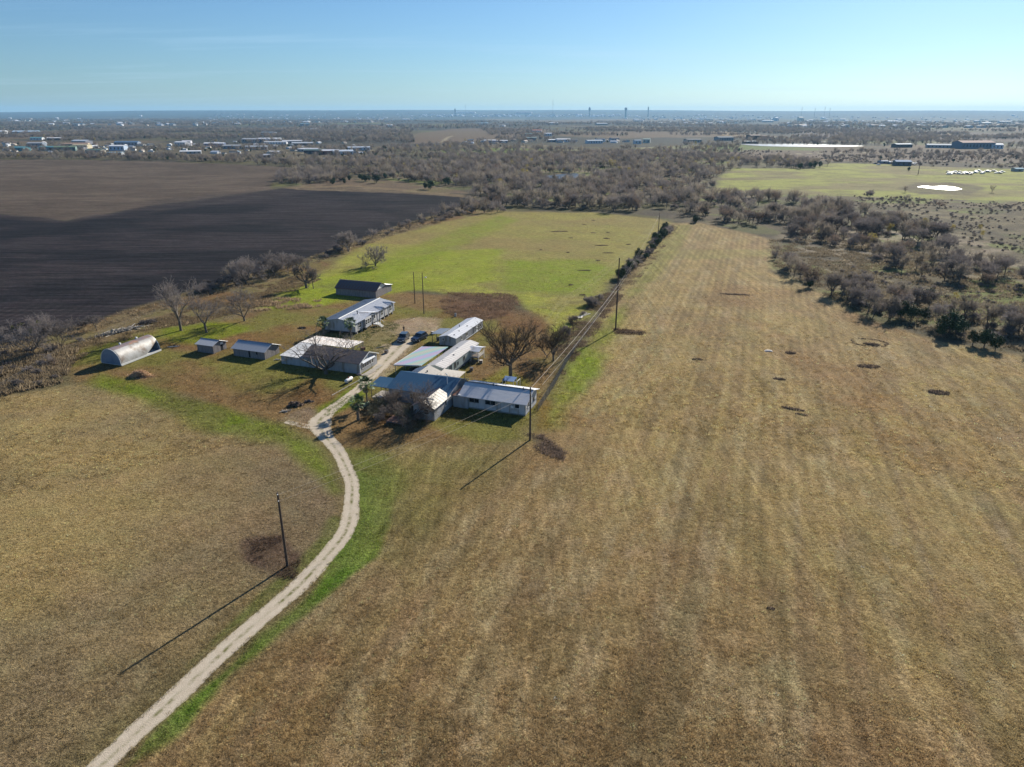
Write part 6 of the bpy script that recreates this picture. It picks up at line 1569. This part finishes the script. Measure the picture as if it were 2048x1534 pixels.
# ================================================================== FAR BUILDINGS
def far_house(name, label, cat, px, py, w, d, h, roof_c, wall_c, rot=0.0, group=None, slope=.22, parts=True, n_win=0):
    g = P(px, py); o = thing(name, label, cat, (g.x, g.y, g.z - .2), rot, group)
    key = ('r', roof_c); mr = FM.get(key) or FM.setdefault(key, mat('far_roof', roof_c, .8, spec=.12)); key = ('w', wall_c); mw = FM.get(key) or FM.setdefault(key, mat('far_wall', wall_c, .8))
    rz_ = h + d * .5 * slope
    MB().prism([(-d / 2, 0), (d / 2, 0), (d / 2, h), (0, rz_ - .05), (-d / 2, h)], -w / 2, w / 2, 0).build('wall', mw, o)
    MB().prism([(-d / 2 - .4, h - .1), (-d / 2 - .4, h + .1), (0, rz_ + .2), (d / 2 + .4, h + .1), (d / 2 + .4, h - .1), (0, rz_)], -w / 2 - .4, w / 2 + .4, 0).build('roof', mr, o)
    wins = n_win or max(1, int(w / 5))
    for k in range(wins):
        x = -w / 2 + w * (k + .5) / wins
        MB().box(x - .8, x + .8, -d / 2 - .06, -d / 2 - .01, h * .3, h * .75).build('window', M_GLASS, o)
    return o
FM = {}
W_, GY, BL, RD, TN, TQ, DK = (.72, .73, .75), (.34, .36, .38), (.05, .16, .34), (.30, .07, .05), (.42, .34, .26), (.10, .26, .30), (.10, .10, .11)
SPEC = [
    ('barn', 'bright blue barn on the far side of the green meadow', 'barn', 1803, 331, 15, 12, 4.2, BL, (.10, .12, .16)),
    ('shed', 'small grey blue shed left of the bright blue barn', 'shed', 1765, 327, 9, 6, 2.6, (.3, .36, .45), GY),
    ('shed', 'small shed directly beside the bright blue barn', 'shed', 1782, 328, 5, 5, 2.2, W_, GY),
    ('shed', 'small blue roofed shed near the right picture edge beyond the meadow', 'shed', 2034, 343, 8, 6, 2.6, (.12, .30, .42), GY),
    ('warehouse', 'large red brown warehouse far off at right', 'warehouse', 1945, 297, 54, 25, 9, (.16, .05, .05), (.22, .25, .3)),
    ('warehouse', 'white ended warehouse joined right of the red brown one', 'warehouse', 1980, 297, 30, 18, 6, W_, W_),
    ('warehouse', 'long pale greenhouse like building left of the red brown warehouse', 'warehouse', 1896, 296, 62, 14, 4.5, (.45, .5, .55), GY),
    ('shed', 'grey shed standing alone left of the far warehouses', 'shed', 1803, 295, 30, 12, 5, (.5, .55, .58), DK),
    ('warehouse', 'teal block building beyond the pale ploughed field at far left', 'warehouse', 43, 302, 20, 14, 5, TQ, TQ),
    ('warehouse', 'long teal roofed building beyond the pale ploughed field', 'warehouse', 102, 301, 30, 12, 5, TQ, (.14, .3, .34)),
    ('warehouse', 'green roofed building right of the long teal one', 'warehouse', 132, 302, 28, 14, 5.5, (.14, .2, .13), (.16, .24, .22)),
    ('house', 'cream building among the far left businesses', 'house', 165, 297, 24, 14, 5, (.5, .42, .28), (.62, .55, .38)),
    ('house', 'tan roofed hall behind the cream building at left', 'house', 152, 294, 40, 14, 5, (.36, .24, .18), (.5, .42, .3)),
    ('house', 'white two part house with pale blue walls at far left', 'house', 238, 301, 22, 12, 6.5, W_, (.45, .55, .68)),
    ('warehouse', 'grey blue hall at the left behind the teal buildings', 'warehouse', 75, 294, 24, 14, 6, GY, (.2, .24, .3)),
    ('warehouse', 'white roofed hall upper left among the businesses', 'warehouse', 165, 289, 30, 16, 6, (.5, .55, .62), (.3, .3, .34)),
    ('warehouse', 'blue roofed hall near the far left businesses', 'warehouse', 256, 291, 38, 16, 5.5, (.10, .18, .30), (.2, .24, .3)),
    ('warehouse', 'pale blue hall standing alone at far left', 'warehouse', 54, 268, 60, 26, 6, (.4, .5, .6), (.2, .35, .45)),
    ('house', 'white house at the far left picture edge', 'house', 3, 268, 28, 20, 7, W_, W_),
    ('house', 'teal roofed farmhouse left above the businesses', 'house', 75, 280, 22, 12, 4, TQ, W_),
    ('house', 'white and grey sheds left above the businesses', 'house', 110, 280, 26, 10, 4, W_, DK),
    ('house', 'white cluster house right of the blue hall', 'house', 365, 292, 22, 12, 6, W_, (.6, .6, .62)),
    ('house', 'tall narrow pale house in the far village', 'house', 375, 291, 14, 12, 7, (.6, .6, .64), (.55, .55, .6)),
    ('warehouse', 'blue and white truck shed in the far village', 'warehouse', 430, 293, 32, 12, 5, W_, (.12, .18, .34)),
    ('warehouse', 'grey tank like hall in the far village', 'warehouse', 503, 285, 30, 14, 6, (.5, .52, .55), (.42, .45, .5)),
    ('warehouse', 'dark blue box shed beside the grey hall', 'warehouse', 524, 285, 24, 12, 6.5, (.6, .62, .68), (.1, .14, .24)),
    ('warehouse', 'long white roofed hall at the top of the far village', 'warehouse', 540, 283, 42, 16, 5, W_, W_),
    ('warehouse', 'long low white shed right in the far village', 'warehouse', 552, 288, 40, 8, 3.5, W_, W_),
    ('warehouse', 'white roofed barn row right in the far village', 'warehouse', 585, 287, 34, 14, 4.5, (.6, .6, .62), (.3, .3, .32)),
    ('warehouse', 'grey roofed barn row behind the village trees', 'warehouse', 605, 291, 34, 14, 4, (.45, .48, .52), DK),
    ('warehouse', 'long silver quonset shed in the middle of the village', 'warehouse', 514, 299, 32, 10, 4.5, (.5, .55, .6), (.4, .45, .5)),
    ('warehouse', 'dark grey hall left in the middle of the village', 'warehouse', 466, 298, 28, 12, 5, GY, (.26, .3, .34)),
    ('warehouse', 'long white roofed warehouse right of the village', 'warehouse', 618, 303, 30, 12, 3.5, W_, GY),
    ('warehouse', 'rust red block building at the right of the village', 'warehouse', 661, 309, 22, 14, 5, (.6, .6, .64), (.24, .08, .06)),
    ('warehouse', 'dark green roofed hall beside the rust red building', 'warehouse', 632, 308, 28, 14, 5, (.12, .18, .18), DK),
    ('warehouse', 'white pale blue yard building right of the rust red one', 'warehouse', 686, 309, 26, 14, 4.5, (.55, .62, .7), (.6, .66, .72)),
    ('warehouse', 'white box trailers building far right of the village', 'warehouse', 718, 301, 32, 10, 4.5, (.5, .55, .62), (.66, .7, .75)),
    ('shed', 'small white arched shed at the edge of the pale ploughed field', 'shed', 653, 322, 5, 5, 3, W_, W_),
    ('shed', 'white carport roof beside the village trees', 'shed', 550, 308, 16, 10, 3, W_, DK),
    ('shed', 'pale grey shed roof behind the field edge trees', 'shed', 535, 315, 14, 10, 3, (.5, .52, .56), DK),
    ('shed', 'long white roof seen through trees at the field edge left', 'shed', 382, 308, 26, 10, 3.5, W_, GY),
    ('shed', 'green roofed house behind the field edge trees at left', 'shed', 192, 306, 22, 12, 4, (.10, .16, .14), (.45, .42, .36)),
    ('shed', 'pale blue shed at the far side of the pale ploughed field', 'shed', 232, 310, 18, 10, 3, (.35, .5, .6), GY),
    ('warehouse', 'long white roofed store with blue trucks in the far middle', 'warehouse', 980, 286, 22, 12, 4.5, W_, (.12, .2, .4)),
    ('warehouse', 'second white roofed store beside the one with trucks', 'warehouse', 1002, 286, 24, 10, 4, W_, (.14, .2, .36)),
    ('house', 'red roofed house on the wooded knoll in the far middle', 'house', 1074, 266, 26, 16, 7, (.5, .2, .14), W_),
    ('house', 'grey green roofed house below the red roof on the knoll', 'house', 1058, 272, 24, 14, 5, (.12, .2, .2), GY),
    ('house', 'dark roofed house at the foot of the knoll', 'house', 1062, 281, 22, 14, 5, (.16, .22, .22), GY),
    ('house', 'small white house right of the knoll', 'house', 1096, 272, 16, 12, 6, W_, W_),
    ('house', 'white block right of the knoll by the road', 'house', 1106, 284, 20, 10, 4, W_, (.2, .25, .3)),
    ('house', 'long white barn right of the knoll by the road', 'house', 1126, 284, 26, 12, 5, W_, W_),
    ('house', 'pale blue house between the knoll and the round pond', 'house', 1188, 287, 30, 12, 5, (.5, .55, .6), W_),
    ('house', 'white sided house beyond the winter wood', 'house', 1200, 284, 16, 12, 6, DK, W_),
    ('house', 'dark gabled house beyond the winter wood', 'house', 1228, 283, 16, 12, 6, DK, (.4, .45, .5)),
    ('house', 'blue grey gabled house with white end wall', 'house', 1274, 288, 12, 12, 6, (.2, .28, .36), W_),
    ('house', 'pale green gabled house right of the blue grey one', 'house', 1293, 286, 13, 12, 6.5, (.3, .38, .34), (.5, .55, .5)),
    ('house', 'dark hip roofed house in the far right middle', 'house', 1385, 285, 30, 16, 5, DK, (.5, .48, .42)),
    ('house', 'long dark farmhouse left of the long lake', 'house', 1447, 281, 34, 18, 6, (.06, .09, .13), GY),
    ('house', 'red brown dark barn at the left end of the lake', 'house', 1507, 279, 26, 18, 8, (.11, .07, .06), (.15, .1, .08)),
    ('house', 'dark brick barn right behind the red brown one', 'house', 1523, 279, 16, 14, 7, (.10, .06, .06), (.15, .1, .08)),
    ('house', 'low house at the waterside of the long lake', 'house', 1500, 287.5, 26, 10, 4, (.3, .34, .36), DK),
    ('warehouse', 'long bright white shed far right below the hills', 'warehouse', 1535, 244.5, 70, 30, 9, W_, (.5, .5, .5)),
    ('warehouse', 'tall bright white building below the hills at right', 'warehouse', 1551, 242, 24, 40, 22, W_, W_),
    ('warehouse', 'cream bright tall building beyond the tall white one', 'warehouse', 1600, 242, 30, 40, 24, (.8, .74, .6), (.8, .74, .6)),
    ('warehouse', 'long white hall far right on the green strip', 'warehouse', 1785, 246, 60, 30, 10, W_, (.6, .6, .6)),
    ('warehouse', 'white hall with a slanted roof at far right', 'warehouse', 1685, 241, 44, 30, 10, W_, W_),
    ('warehouse', 'small white hall left of the green strip', 'warehouse', 1645, 238, 30, 30, 14, W_, W_),
    ('warehouse', 'white hall with lean-to beyond the green strip', 'warehouse', 1797, 241, 44, 26, 10, W_, W_),
    ('warehouse', 'row of pale roofs far right by the pale road', 'warehouse', 1842, 247.5, 40, 20, 7, W_, W_),
    ('warehouse', 'long white roof beside the pale road at far right', 'warehouse', 1970, 248.5, 56, 26, 7, W_, (.5, .5, .5)),
    ('warehouse', 'white roof near the right picture edge below the hills', 'warehouse', 2008, 246, 60, 26, 8, W_, W_),
    ('warehouse', 'long white roofed school like building in the far middle', 'warehouse', 930, 226.5, 330, 60, 14, (.5, .54, .58), (.5, .54, .58)),
    ('warehouse', 'reddish and white roofed school like building in the far middle', 'warehouse', 1048, 227.3, 240, 60, 18, (.42, .36, .36), (.55, .5, .5)),
    ('house', 'white roofed barn in the brown far fields', 'house', 1105, 249, 52, 20, 7, W_, (.4, .4, .4)),
    ('house', 'white roofed barn right in the brown far fields', 'house', 1203, 250, 54, 20, 7, W_, (.4, .4, .4)),
    ('house', 'white barn left in the brown far fields', 'house', 1005, 253, 22, 16, 5, W_, W_),
    ('house', 'pale blue house pair in the brown far fields', 'house', 965, 250, 50, 20, 8, (.35, .5, .6), (.4, .5, .55)),
    ('house', 'white shed beyond the far brown fields right of centre', 'house', 1278, 243, 60, 24, 9, W_, (.4, .4, .4)),
    ('house', 'long white roofed stable right of centre far off', 'house', 1324, 248, 50, 20, 7, W_, (.4, .4, .4)),
    ('house', 'white roofed house at the head of the pale track', 'house', 1440, 245, 36, 20, 8, W_, GY),
    ('house', 'red sided house near the pale track', 'house', 1420, 249, 22, 16, 7, W_, (.4, .1, .08)),
    ('house', 'white roofed home left below the far subdivision', 'house', 813, 240, 60, 26, 8, W_, W_),
    ('house', 'bright white gabled barn left of the far centre', 'house', 779, 254, 26, 20, 8, W_, W_),
    ('house', 'dark green roofed farm left of the far centre', 'house', 610, 252, 40, 20, 9, (.14, .24, .3), GY),
    ('house', 'long pale shed below the dark green roofed farm', 'house', 622, 261, 44, 14, 5, (.5, .54, .58), DK),
    ('house', 'dark farm roof with white shed in the left distance', 'house', 538, 270, 36, 16, 6, (.2, .24, .28), W_),
    ('house', 'bright white gable in the left distance', 'house', 475, 250, 26, 20, 7, W_, W_),
]
rh = random.Random(3)
for a in SPEC:
    nm, lb, ct, px, py, w, d, h, rc, wc = a
    far_house(nm, lb, ct, px, py, w, d, h, rc, wc, rh.uniform(-.35, .35))
# the villages and the far subdivision: many small alike houses, one mesh pair per colour, nothing tells them apart
HM = []
for rc, wc in ((W_, W_), ((.5, .52, .56), (.6, .6, .6)), (DK, (.6, .6, .58)), ((.2, .26, .32), (.5, .5, .5)), ((.36, .3, .26), (.62, .58, .5))):
    m1 = mat('small_roof', rc, .8, spec=.15); m2 = mat('small_wall', wc, .8); b = MB()
    b.prism([(-5, 0), (5, 0), (5, 3.2), (0, 5.0), (-5, 3.2)], -7, 7, 0); n0 = len(b.f)
    b.prism([(-5.5, 3.1), (-5.5, 3.3), (0, 5.3), (5.5, 3.3), (5.5, 3.1), (0, 5.1)], -7.5, 7.5, 0)
    me = mesh_from('small_house', b.v, b.f, [m2, m1]); me.polygons.foreach_set('material_index', [0] * n0 + [1] * (len(b.f) - n0)); HM.append(me)
MASS_H = []
def hamlet(n, box, label, group, s=(.9, 1.5), seed=1, pal=(0, 1, 2, 3, 4), rows=None, mass=0):
    rg = random.Random(seed)
    for k in range(mass):
        px = rg.uniform(box[0], box[2]); py = box[1] + (box[3] - box[1]) * ((rg.randrange(rows) + .5) / rows if rows else rg.random())
        g = P(px, py); MASS_H.append((g.x, g.y, g.z - .3, rg.choice(pal), rg.uniform(*s)))
    for k in range(n):
        px = rg.uniform(box[0], box[2]); py = box[1] + (box[3] - box[1]) * rg.random()
        if rows: py = box[1] + (box[3] - box[1]) * (rg.randrange(rows) + .5) / rows
        g = P(px, py); o = ob('small_house', HM[rg.choice(pal)]); o.location = (g.x, g.y, g.z - .3); o.rotation_euler = (0, 0, rg.choice((0.2, 1.77, -.3, 1.2))); sc_ = rg.uniform(*s); o.scale = (sc_, sc_, sc_)
        tag(o, label, 'house', group)
hamlet(44, (5, 288, 330, 305), 'small building or trailer among the businesses beyond the pale ploughed field', 'small buildings at the left beyond the field', (.4, .8), 1)
hamlet(50, (330, 284, 740, 308), 'small building among the sheds of the village right of the left businesses', 'small buildings of the far village', (.4, .8), 2)
hamlet(22, (920, 282, 1260, 288), 'small pale building along the far road behind the winter wood', 'small buildings along the far road', (.5, .9), 3)
hamlet(36, (20, 238, 480, 252), 'tiny pale roof scattered in the hazy left distance', 'tiny roofs in the left distance', (1.0, 1.9), 4, mass=60)
hamlet(30, (420, 228, 840, 246), 'tiny pale roof of the hazy town left of centre', 'tiny roofs of the far town', (1.0, 2.0), 5, mass=130)
hamlet(0, (840, 229.5, 1240, 234.5), 'tiny roof of the regular subdivision below the far hills', 'roofs of the far subdivision', (1.6, 2.6), 6, (0, 1, 2), 4, mass=220)
hamlet(26, (1240, 230, 1560, 242), 'tiny pale roof on the far plain right of centre', 'tiny roofs right of centre', (1.2, 2.2), 7, mass=90)
hamlet(50, (1560, 233, 2048, 256), 'tiny pale roof scattered in the right distance', 'tiny roofs in the right distance', (1.1, 2.2), 8, mass=90)
hamlet(16, (1340, 240, 1480, 250), 'small roof near the head of the pale far track', 'roofs near the pale far track', (1.0, 1.8), 9)
instancer('far_town', 'hundreds of tiny roofs of the hazy town and subdivision below the hills', MASS_H, HM)
# rows of stored vehicles beyond the meadow
M_CARW = mat('pale_car', (.6, .6, .6), .3); M_CARD = mat('dark_car', (.1, .12, .16), .3)
cmw = MB().box(-2.3, 2.3, -.9, .9, .3, 1.0).prism([(-1.2, 1.0), (-.7, 1.55), (1.2, 1.55), (1.8, 1.0)], -.8, .8, 1)
cm = [cmw.mesh('stored_car', M_CARW), cmw.mesh('stored_car', M_CARD)]
for k in range(34):
    px = rh.uniform(1893, 2005); py = 343 + rh.uniform(0, 5) + (px < 1950) * 2; g = P(px, py); q = ob('stored_vehicle', cm[rh.random() < .45]); q.location = g; q.rotation_euler = (0, 0, rh.uniform(0, 3))
    tag(q, 'vehicle stored in the yard beyond the green meadow at right', 'vehicle', 'vehicles stored beyond the green meadow')
for k in range(9):
    px = rh.uniform(1750, 1845); py = 328 + rh.uniform(0, 3); g = P(px, py); q = ob('stored_vehicle', cm[rh.random() < .3]); q.location = g; q.rotation_euler = (0, 0, rh.uniform(0, 3))
    tag(q, 'vehicle parked around the bright blue barn', 'vehicle', 'vehicles around the blue barn')
# towers on the skyline
M_STEEL = mat('tower_steel', (.10, .13, .16), .7)
def at_sky(px, dist=9000):
    u = (px - 1024) / F_PX; y = dist / math.hypot(1, u); x = u * y * (cP + sP * math.tan(PITCH)) ; return Vector((x, y, float(terrain(x, y))))
def tower(kind, label, cat, px, top_py, dist=9000, w=None):
    b = at_sky(px, dist); top = CAM_H + (HORIZON - top_py) / F_PX * dist * 1.0; h = max(20, top - b.z)
    o = thing(kind, label, cat, b)
    if kind == 'water_tower' and w == 'square':
        MB().tube((0, 0, 0), (0, 0, h * .72), 10, 8, 12).build('stem', M_STEEL, o); MB().tube((0, 0, h * .72), (0, 0, h), 15, 15, 16).build('tank', M_STEEL, o)
    elif kind == 'water_tower':
        MB().tube((0, 0, 0), (0, 0, h * .65), 6, 5, 10).build('stem', M_STEEL, o)
        s = MB()
        for a_, b_, r0, r1 in ((.55, .65, 6, w * .8), (.65, .8, w * .8, w), (.8, .92, w, w * .8), (.92, 1.0, w * .8, w * .2)): s.tube((0, 0, h * a_), (0, 0, h * b_), r0, r1, 14)
        s.build('tank', M_STEEL, o)
    else:
        m = MB().tube((0, 0, 0), (0, 0, h), w, w * .4, 4)
        for k in range(1, 4): m.tube((0, 0, h * (.62 + .1 * k)), (0, 0, h * (.62 + .1 * k) + 3), w * 2.2, n=6)
        m.build('mast', M_STEEL, o)
tower('water_tower', 'wide squat water tower on the skyline right of centre', 'water tower', 1222, 217, 9000, 'square')
tower('water_tower', 'rounded dome water tank on the skyline near the centre', 'water tower', 1159, 216, 9500, 14)
tower('water_tower', 'small water tower on the skyline left of the masts', 'water tower', 925, 218, 9500, 9)
tower('water_tower', 'slim stemmed water tower right of the squat one', 'water tower', 1261, 215, 9500, 8)
tower('radio_mast', 'tallest radio mast on the skyline near the centre', 'radio mast', 1095, 203, 9000, 2.6)
tower('radio_mast', 'thin radio mast left of the dome tank on the skyline', 'radio mast', 943, 211, 9000, 1.8)
tower('radio_mast', 'mast at the far left above the horizon', 'radio mast', 28, 224, 8000, 1.8)
for k, px in enumerate((1528, 1551, 1568, 1577)): tower('radio_mast', ('leftmost', 'second', 'third', 'rightmost')[k] + ' of the four thin masts on the right skyline', 'radio mast', px, 216 + k % 2 * 2, 9000, 1.8)
for k, (px, py) in enumerate(((20, 238), (114, 238), (282, 233), (1648, 237), (2026, 232))): 
    far_house('storage_tank', ('white dot like tank at the far left', 'white tank right of the far left one', 'white tank on the left wooded slope', 'white tank below the right hills', 'white tank by the right picture edge')[k], 'tank', px, py, 22, 22, 12, W_, W_, 0)
# yard clutter
rc_ = random.Random(21)
M_CL = [mat('clutter_pale', (.55, .5, .45), .8), mat('clutter_dark', (.08, .08, .09), .8), mat('clutter_rust', (.26, .13, .08), .85), mat('clutter_blue', (.08, .16, .32), .6)]
CLT = [('crate', 'pale crate on the gravel behind the right parked car', 866, 668, 0), ('barrel', 'dark barrel under the canopy of the farther trailer', 876, 682, 1), ('barrel', 'rusty barrel beside the dark one under the trailer canopy', 882, 685, 2),
       ('crate', 'dark box on the grass between car park and long building', 773, 706, 1), ('crate', 'rusty box under the back canopy of the long building', 726, 700, 2), ('barrel', 'pale barrel at the foot of the blue porch', 757, 803, 0),
       ('crate', 'blue box on the porch of the blue roofed house', 762, 800, 3), ('crate', 'pale box behind the near trailer porch', 962, 726, 0), ('crate', 'dark box on the lawn below the near trailer', 943, 741, 1), ('barrel', 'pale drum on the brown patch beyond the farther trailer', 911, 633, 0)]
for nm, lb, px, py, mi in CLT:
    o = thing(nm, lb, nm, local(px, py), rc_.uniform(0, 3))
    if nm == 'barrel':
        MB().tube((0, 0, 0), (0, 0, .88), .29, n=12).build('drum', M_CL[mi], o)
        for z in (.02, .3, .6, .86): MB().tube((0, 0, z), (0, 0, z + .03), .305, n=12).build('hoop', M_TRIMD, o)
    else:
        for k in range(4): MB().box(-.45, .45, -.32, .32, .02 + .17 * k, .16 + .17 * k).build('slat', M_CL[mi], o)
        MB().box(-.47, -.40, -.34, .34, 0, .70).box(.40, .47, -.34, .34, 0, .70).build('corner_post', M_WOOD, o)
# ================================================================== GRASS TUFTS AND WEEDS
M_TUFT = bpy.data.materials.new('grass_tuft'); M_TUFT.use_nodes = True
nt = M_TUFT.node_tree; N = nt.nodes; L = nt.links
N['Principled BSDF'].inputs['Roughness'].default_value = .95; N['Principled BSDF'].inputs['Specular IOR Level'].default_value = .05
ta = N.new('ShaderNodeAttribute'); ta.attribute_type = 'INSTANCER'; ta.attribute_name = 'tint'
L.new(ta.outputs['Color'], N['Principled BSDF'].inputs['Base Color'])
tl = N.new('ShaderNodeBsdfTranslucent'); L.new(ta.outputs['Color'], tl.inputs[0]); mx = N.new('ShaderNodeMixShader'); mx.inputs[0].default_value = .5
L.new(N['Principled BSDF'].outputs[0], mx.inputs[1]); L.new(tl.outputs[0], mx.inputs[2]); L.new(mx.outputs[0], N['Material Output'].inputs[0])
def tuft(seed, n, h, r):
    rs = np.random.default_rng(seed); a = rs.uniform(0, 6.28, n); q = rs.random(n) ** .5 * r
    b = np.stack([np.cos(a) * q, np.sin(a) * q, np.zeros(n) - .02], 1); d = np.stack([np.cos(a) * .5 + rs.normal(0, .35, n), np.sin(a) * .5 + rs.normal(0, .35, n), np.ones(n)], 1); d /= np.linalg.norm(d, axis=1, keepdims=True)
    p = np.cross(d, rs.normal(size=(n, 3))); p /= np.linalg.norm(p, axis=1, keepdims=True); w = .028
    t = b + d * (h * rs.uniform(.5, 1.1, n))[:, None]
    V = np.stack([b - p * w, b + p * w, t], 1).reshape(-1, 3); return np_mesh('tuft', V, np.arange(n * 3).reshape(n, 3), [M_TUFT])
TUFTS = [tuft(1, 10, .20, .22), tuft(2, 12, .15, .28), tuft(3, 9, .26, .18), tuft(4, 9, .12, .24)]
rs = np.random.default_rng(42)
def tuft_points(n, r0, r1, dens_pow=1.0):
    az = rs.uniform(math.radians(-47), math.radians(47), n); r = np.sqrt(rs.uniform(r0 ** 2, r1 ** 2, n)) if dens_pow == 1 else r0 * (r1 / r0) ** rs.random(n)
    return r * np.sin(az), r * np.cos(az)
x, y = tuft_points(400000, 36, 260, 0)
C, M, cl = paint(x, y)
keep = np.ones(len(x), bool)
dp = np.array([(a, b) for a, b, w in DRIVE_PATH[::3]] ); dw = np.array([w for a, b, w in DRIVE_PATH[::3]])
for s0 in range(0, len(x), 20000):
    xs, ys = x[s0:s0 + 20000], y[s0:s0 + 20000]; d = np.hypot(xs[:, None] - dp[None, :, 0], ys[:, None] - dp[None, :, 1]) - dw[None, :]
    keep[s0:s0 + 20000] &= d.min(1) > -.15
keep &= ~np.isin(cl, (2, 3))
lum = C.mean(1); keep &= lum < .27
clump = fbm(x / 2.2, y / 2.2, 401, 3) + .25 * (fbm(x / 14, y / 14, 402, 2) - .5)
keep &= rs.random(len(x)) < (sstep(.30, .66, clump) * .7 + .3) * (1 - .8 * sstep(110, 250, np.hypot(x, y)))
for bx, by, rot, wx0, wx1, wy0, wy1 in ((-87.9, 141.7, -19, 0, 5.4, 0, 11), (-70.75, 149.8, -20, 0, 4.4, 0, 4.2), (-61.6, 147, -20, 0, 8.3, 0, 5), (-49.4, 141.8, -20, 0, 19.4, 0, 7), (-46, 165.1, -17.2, 0, 8.6, 0, 21), (-16.7, 154, -20, 0, 4.2, 0, 16), (-16.7, 134, -20, 0, 4.2, -2, 16), (-16.2, 112.7, -20, -9.4, 3, 0, 16), (-9.3, 117.9, -20, 0, 12.5, 0, 6.1), (-52, 203, -19, 0, 13.3, 0, 9.6)):
    a = math.radians(rot); lx = (x - bx) * math.cos(a) + (y - by) * math.sin(a); ly = -(x - bx) * math.sin(a) + (y - by) * math.cos(a)
    keep &= ~((lx > wx0 - .1) & (lx < wx1 + .1) & (ly > wy0 - .1) & (ly < wy1 + .1))
x, y, C, cl = x[keep], y[keep], C[keep], cl[keep]
tone = np.exp(rs.normal(0, .42, len(x)))[:, None]
straw = (rs.random(len(x)) < .11)[:, None]
C = np.where(straw, C * .5 + np.array([.42, .33, .18]) * .5, C * tone * 1.35)
size = rs.uniform(.45, 1.15, len(x)) * (0.8 + .5 * (np.hypot(x, y) > 110))
pts = np.stack([x, y, np.zeros(len(x)), rs.integers(0, 4, len(x)), size], 1)
print('TUFTS', len(pts))
instancer('grass_tufts', 'tufted dry grass covering the near fields and lawn', pts, TUFTS, colattr=np.clip(C, .01, .7))

# taller weeds: verge, fence line, pole feet, bare reddish patch
def weed_zone(px_poly, n, hs, tint, seed):
    pw = poly_world(px_poly); x0, y0 = pw.min(0); x1, y1 = pw.max(0); r = np.random.default_rng(seed)
    xx = r.uniform(x0, x1, n * 3); yy = r.uniform(y0, y1, n * 3); k = poly_sd(xx, yy, pw) < 0; xx, yy = xx[k][:n], yy[k][:n]
    k = fbm(xx / 4, yy / 4, seed, 3) > .42; xx, yy = xx[k], yy[k]
    c = np.array(tint) * np.exp(r.normal(0, .3, len(xx)))[:, None]
    return xx, yy, r.uniform(hs[0], hs[1], len(xx)), c
Z = [weed_zone([(497, 1080), (560, 1072), (600, 1110), (590, 1160), (540, 1150), (500, 1120)], 500, (.9, 1.8), (.11, .075, .055), 1),
     weed_zone([(1050, 868), (1085, 870), (1132, 905), (1125, 922), (1080, 905)], 380, (1.0, 2.2), (.16, .12, .095), 2),
     weed_zone([(0, 800), (0, 740), (130, 690), (330, 632), (480, 580), (620, 545), (640, 560), (500, 620), (330, 662), (210, 690), (120, 740)], 9000, (1.2, 3.2), (.20, .15, .09), 3),
     weed_zone([(-60, 800), (0, 790), (120, 765), (150, 700), (110, 690), (0, 700), (-60, 730)], 5000, (2.5, 6.0), (.25, .195, .125), 12),
     weed_zone([(0, 690), (250, 625), (480, 556), (620, 515), (760, 463), (930, 416), (940, 424), (770, 476), (640, 525), (490, 572), (260, 640), (0, 715)], 9000, (2.0, 4.5), (.23, .18, .115), 13),
     weed_zone([(500, 600), (560, 596), (640, 600), (650, 612), (560, 622), (500, 622)], 900, (2.5, 4.5), (.30, .22, .14), 4),
     weed_zone([(1110, 700), (1150, 640), (1190, 600), (1236, 570), (1250, 585), (1210, 640), (1150, 720), (1120, 760)], 5000, (1.0, 2.6), (.155, .115, .08), 5),
     weed_zone([(1236, 572), (1290, 508), (1345, 450), (1356, 455), (1310, 520), (1262, 580)], 3000, (1.2, 3.0), (.19, .15, .10), 6),
     weed_zone([(880, 600), (900, 585), (1030, 588), (1040, 610), (1000, 640), (930, 640), (890, 625)], 1500, (1.4, 3.0), (.17, .115, .08), 7),
     weed_zone([(1230, 655), (1295, 660), (1285, 670), (1232, 668)], 260, (1.5, 2.5), (.10, .07, .05), 8),
     weed_zone([(1540, 480), (1548, 535), (1640, 585), (1740, 634), (1880, 674), (2060, 706), (2200, 700), (2200, 560), (1900, 520), (1700, 470)], 16000, (1.8, 4.5), (.19, .155, .105), 9),
     weed_zone([(700, 672), (770, 640), (800, 650), (780, 690), (770, 720), (740, 700)], 900, (.8, 1.6), (.09, .105, .035), 10),
     weed_zone([(690, 785), (745, 760), (735, 790), (700, 815), (650, 835), (650, 815)], 500, (.6, 1.1), (.12, .17, .03), 11)]
xx = np.concatenate([z[0] for z in Z]); yy = np.concatenate([z[1] for z in Z]); ss = np.concatenate([z[2] for z in Z]); cc = np.concatenate([z[3] for z in Z])
pts = np.stack([xx, yy, np.zeros(len(xx)), rs.integers(0, 4, len(xx)), ss], 1)
instancer('weeds', 'taller dry weeds along the verges, fence line and pole feet', pts, TUFTS, colattr=np.clip(cc, .01, .7))
# ================================================================== HAZE
hm = bpy.data.materials.new('haze_air'); hm.use_nodes = True
nt = hm.node_tree; nt.nodes.clear(); ho = nt.nodes.new('ShaderNodeOutputMaterial'); hv = nt.nodes.new('ShaderNodeVolumePrincipled')
hv.inputs['Color'].default_value = (0.34, 0.66, 1.0, 1); hv.inputs['Density'].default_value = HAZE_DENSITY; hv.inputs['Anisotropy'].default_value = 0.15
nt.links.new(hv.outputs[0], ho.inputs['Volume'])
HB = 19600
tag(MB().box(-HB, HB, -HB, HB, -60, 215).build('haze', hm, kind='stuff'), 'thin blue haze lying over the plain')
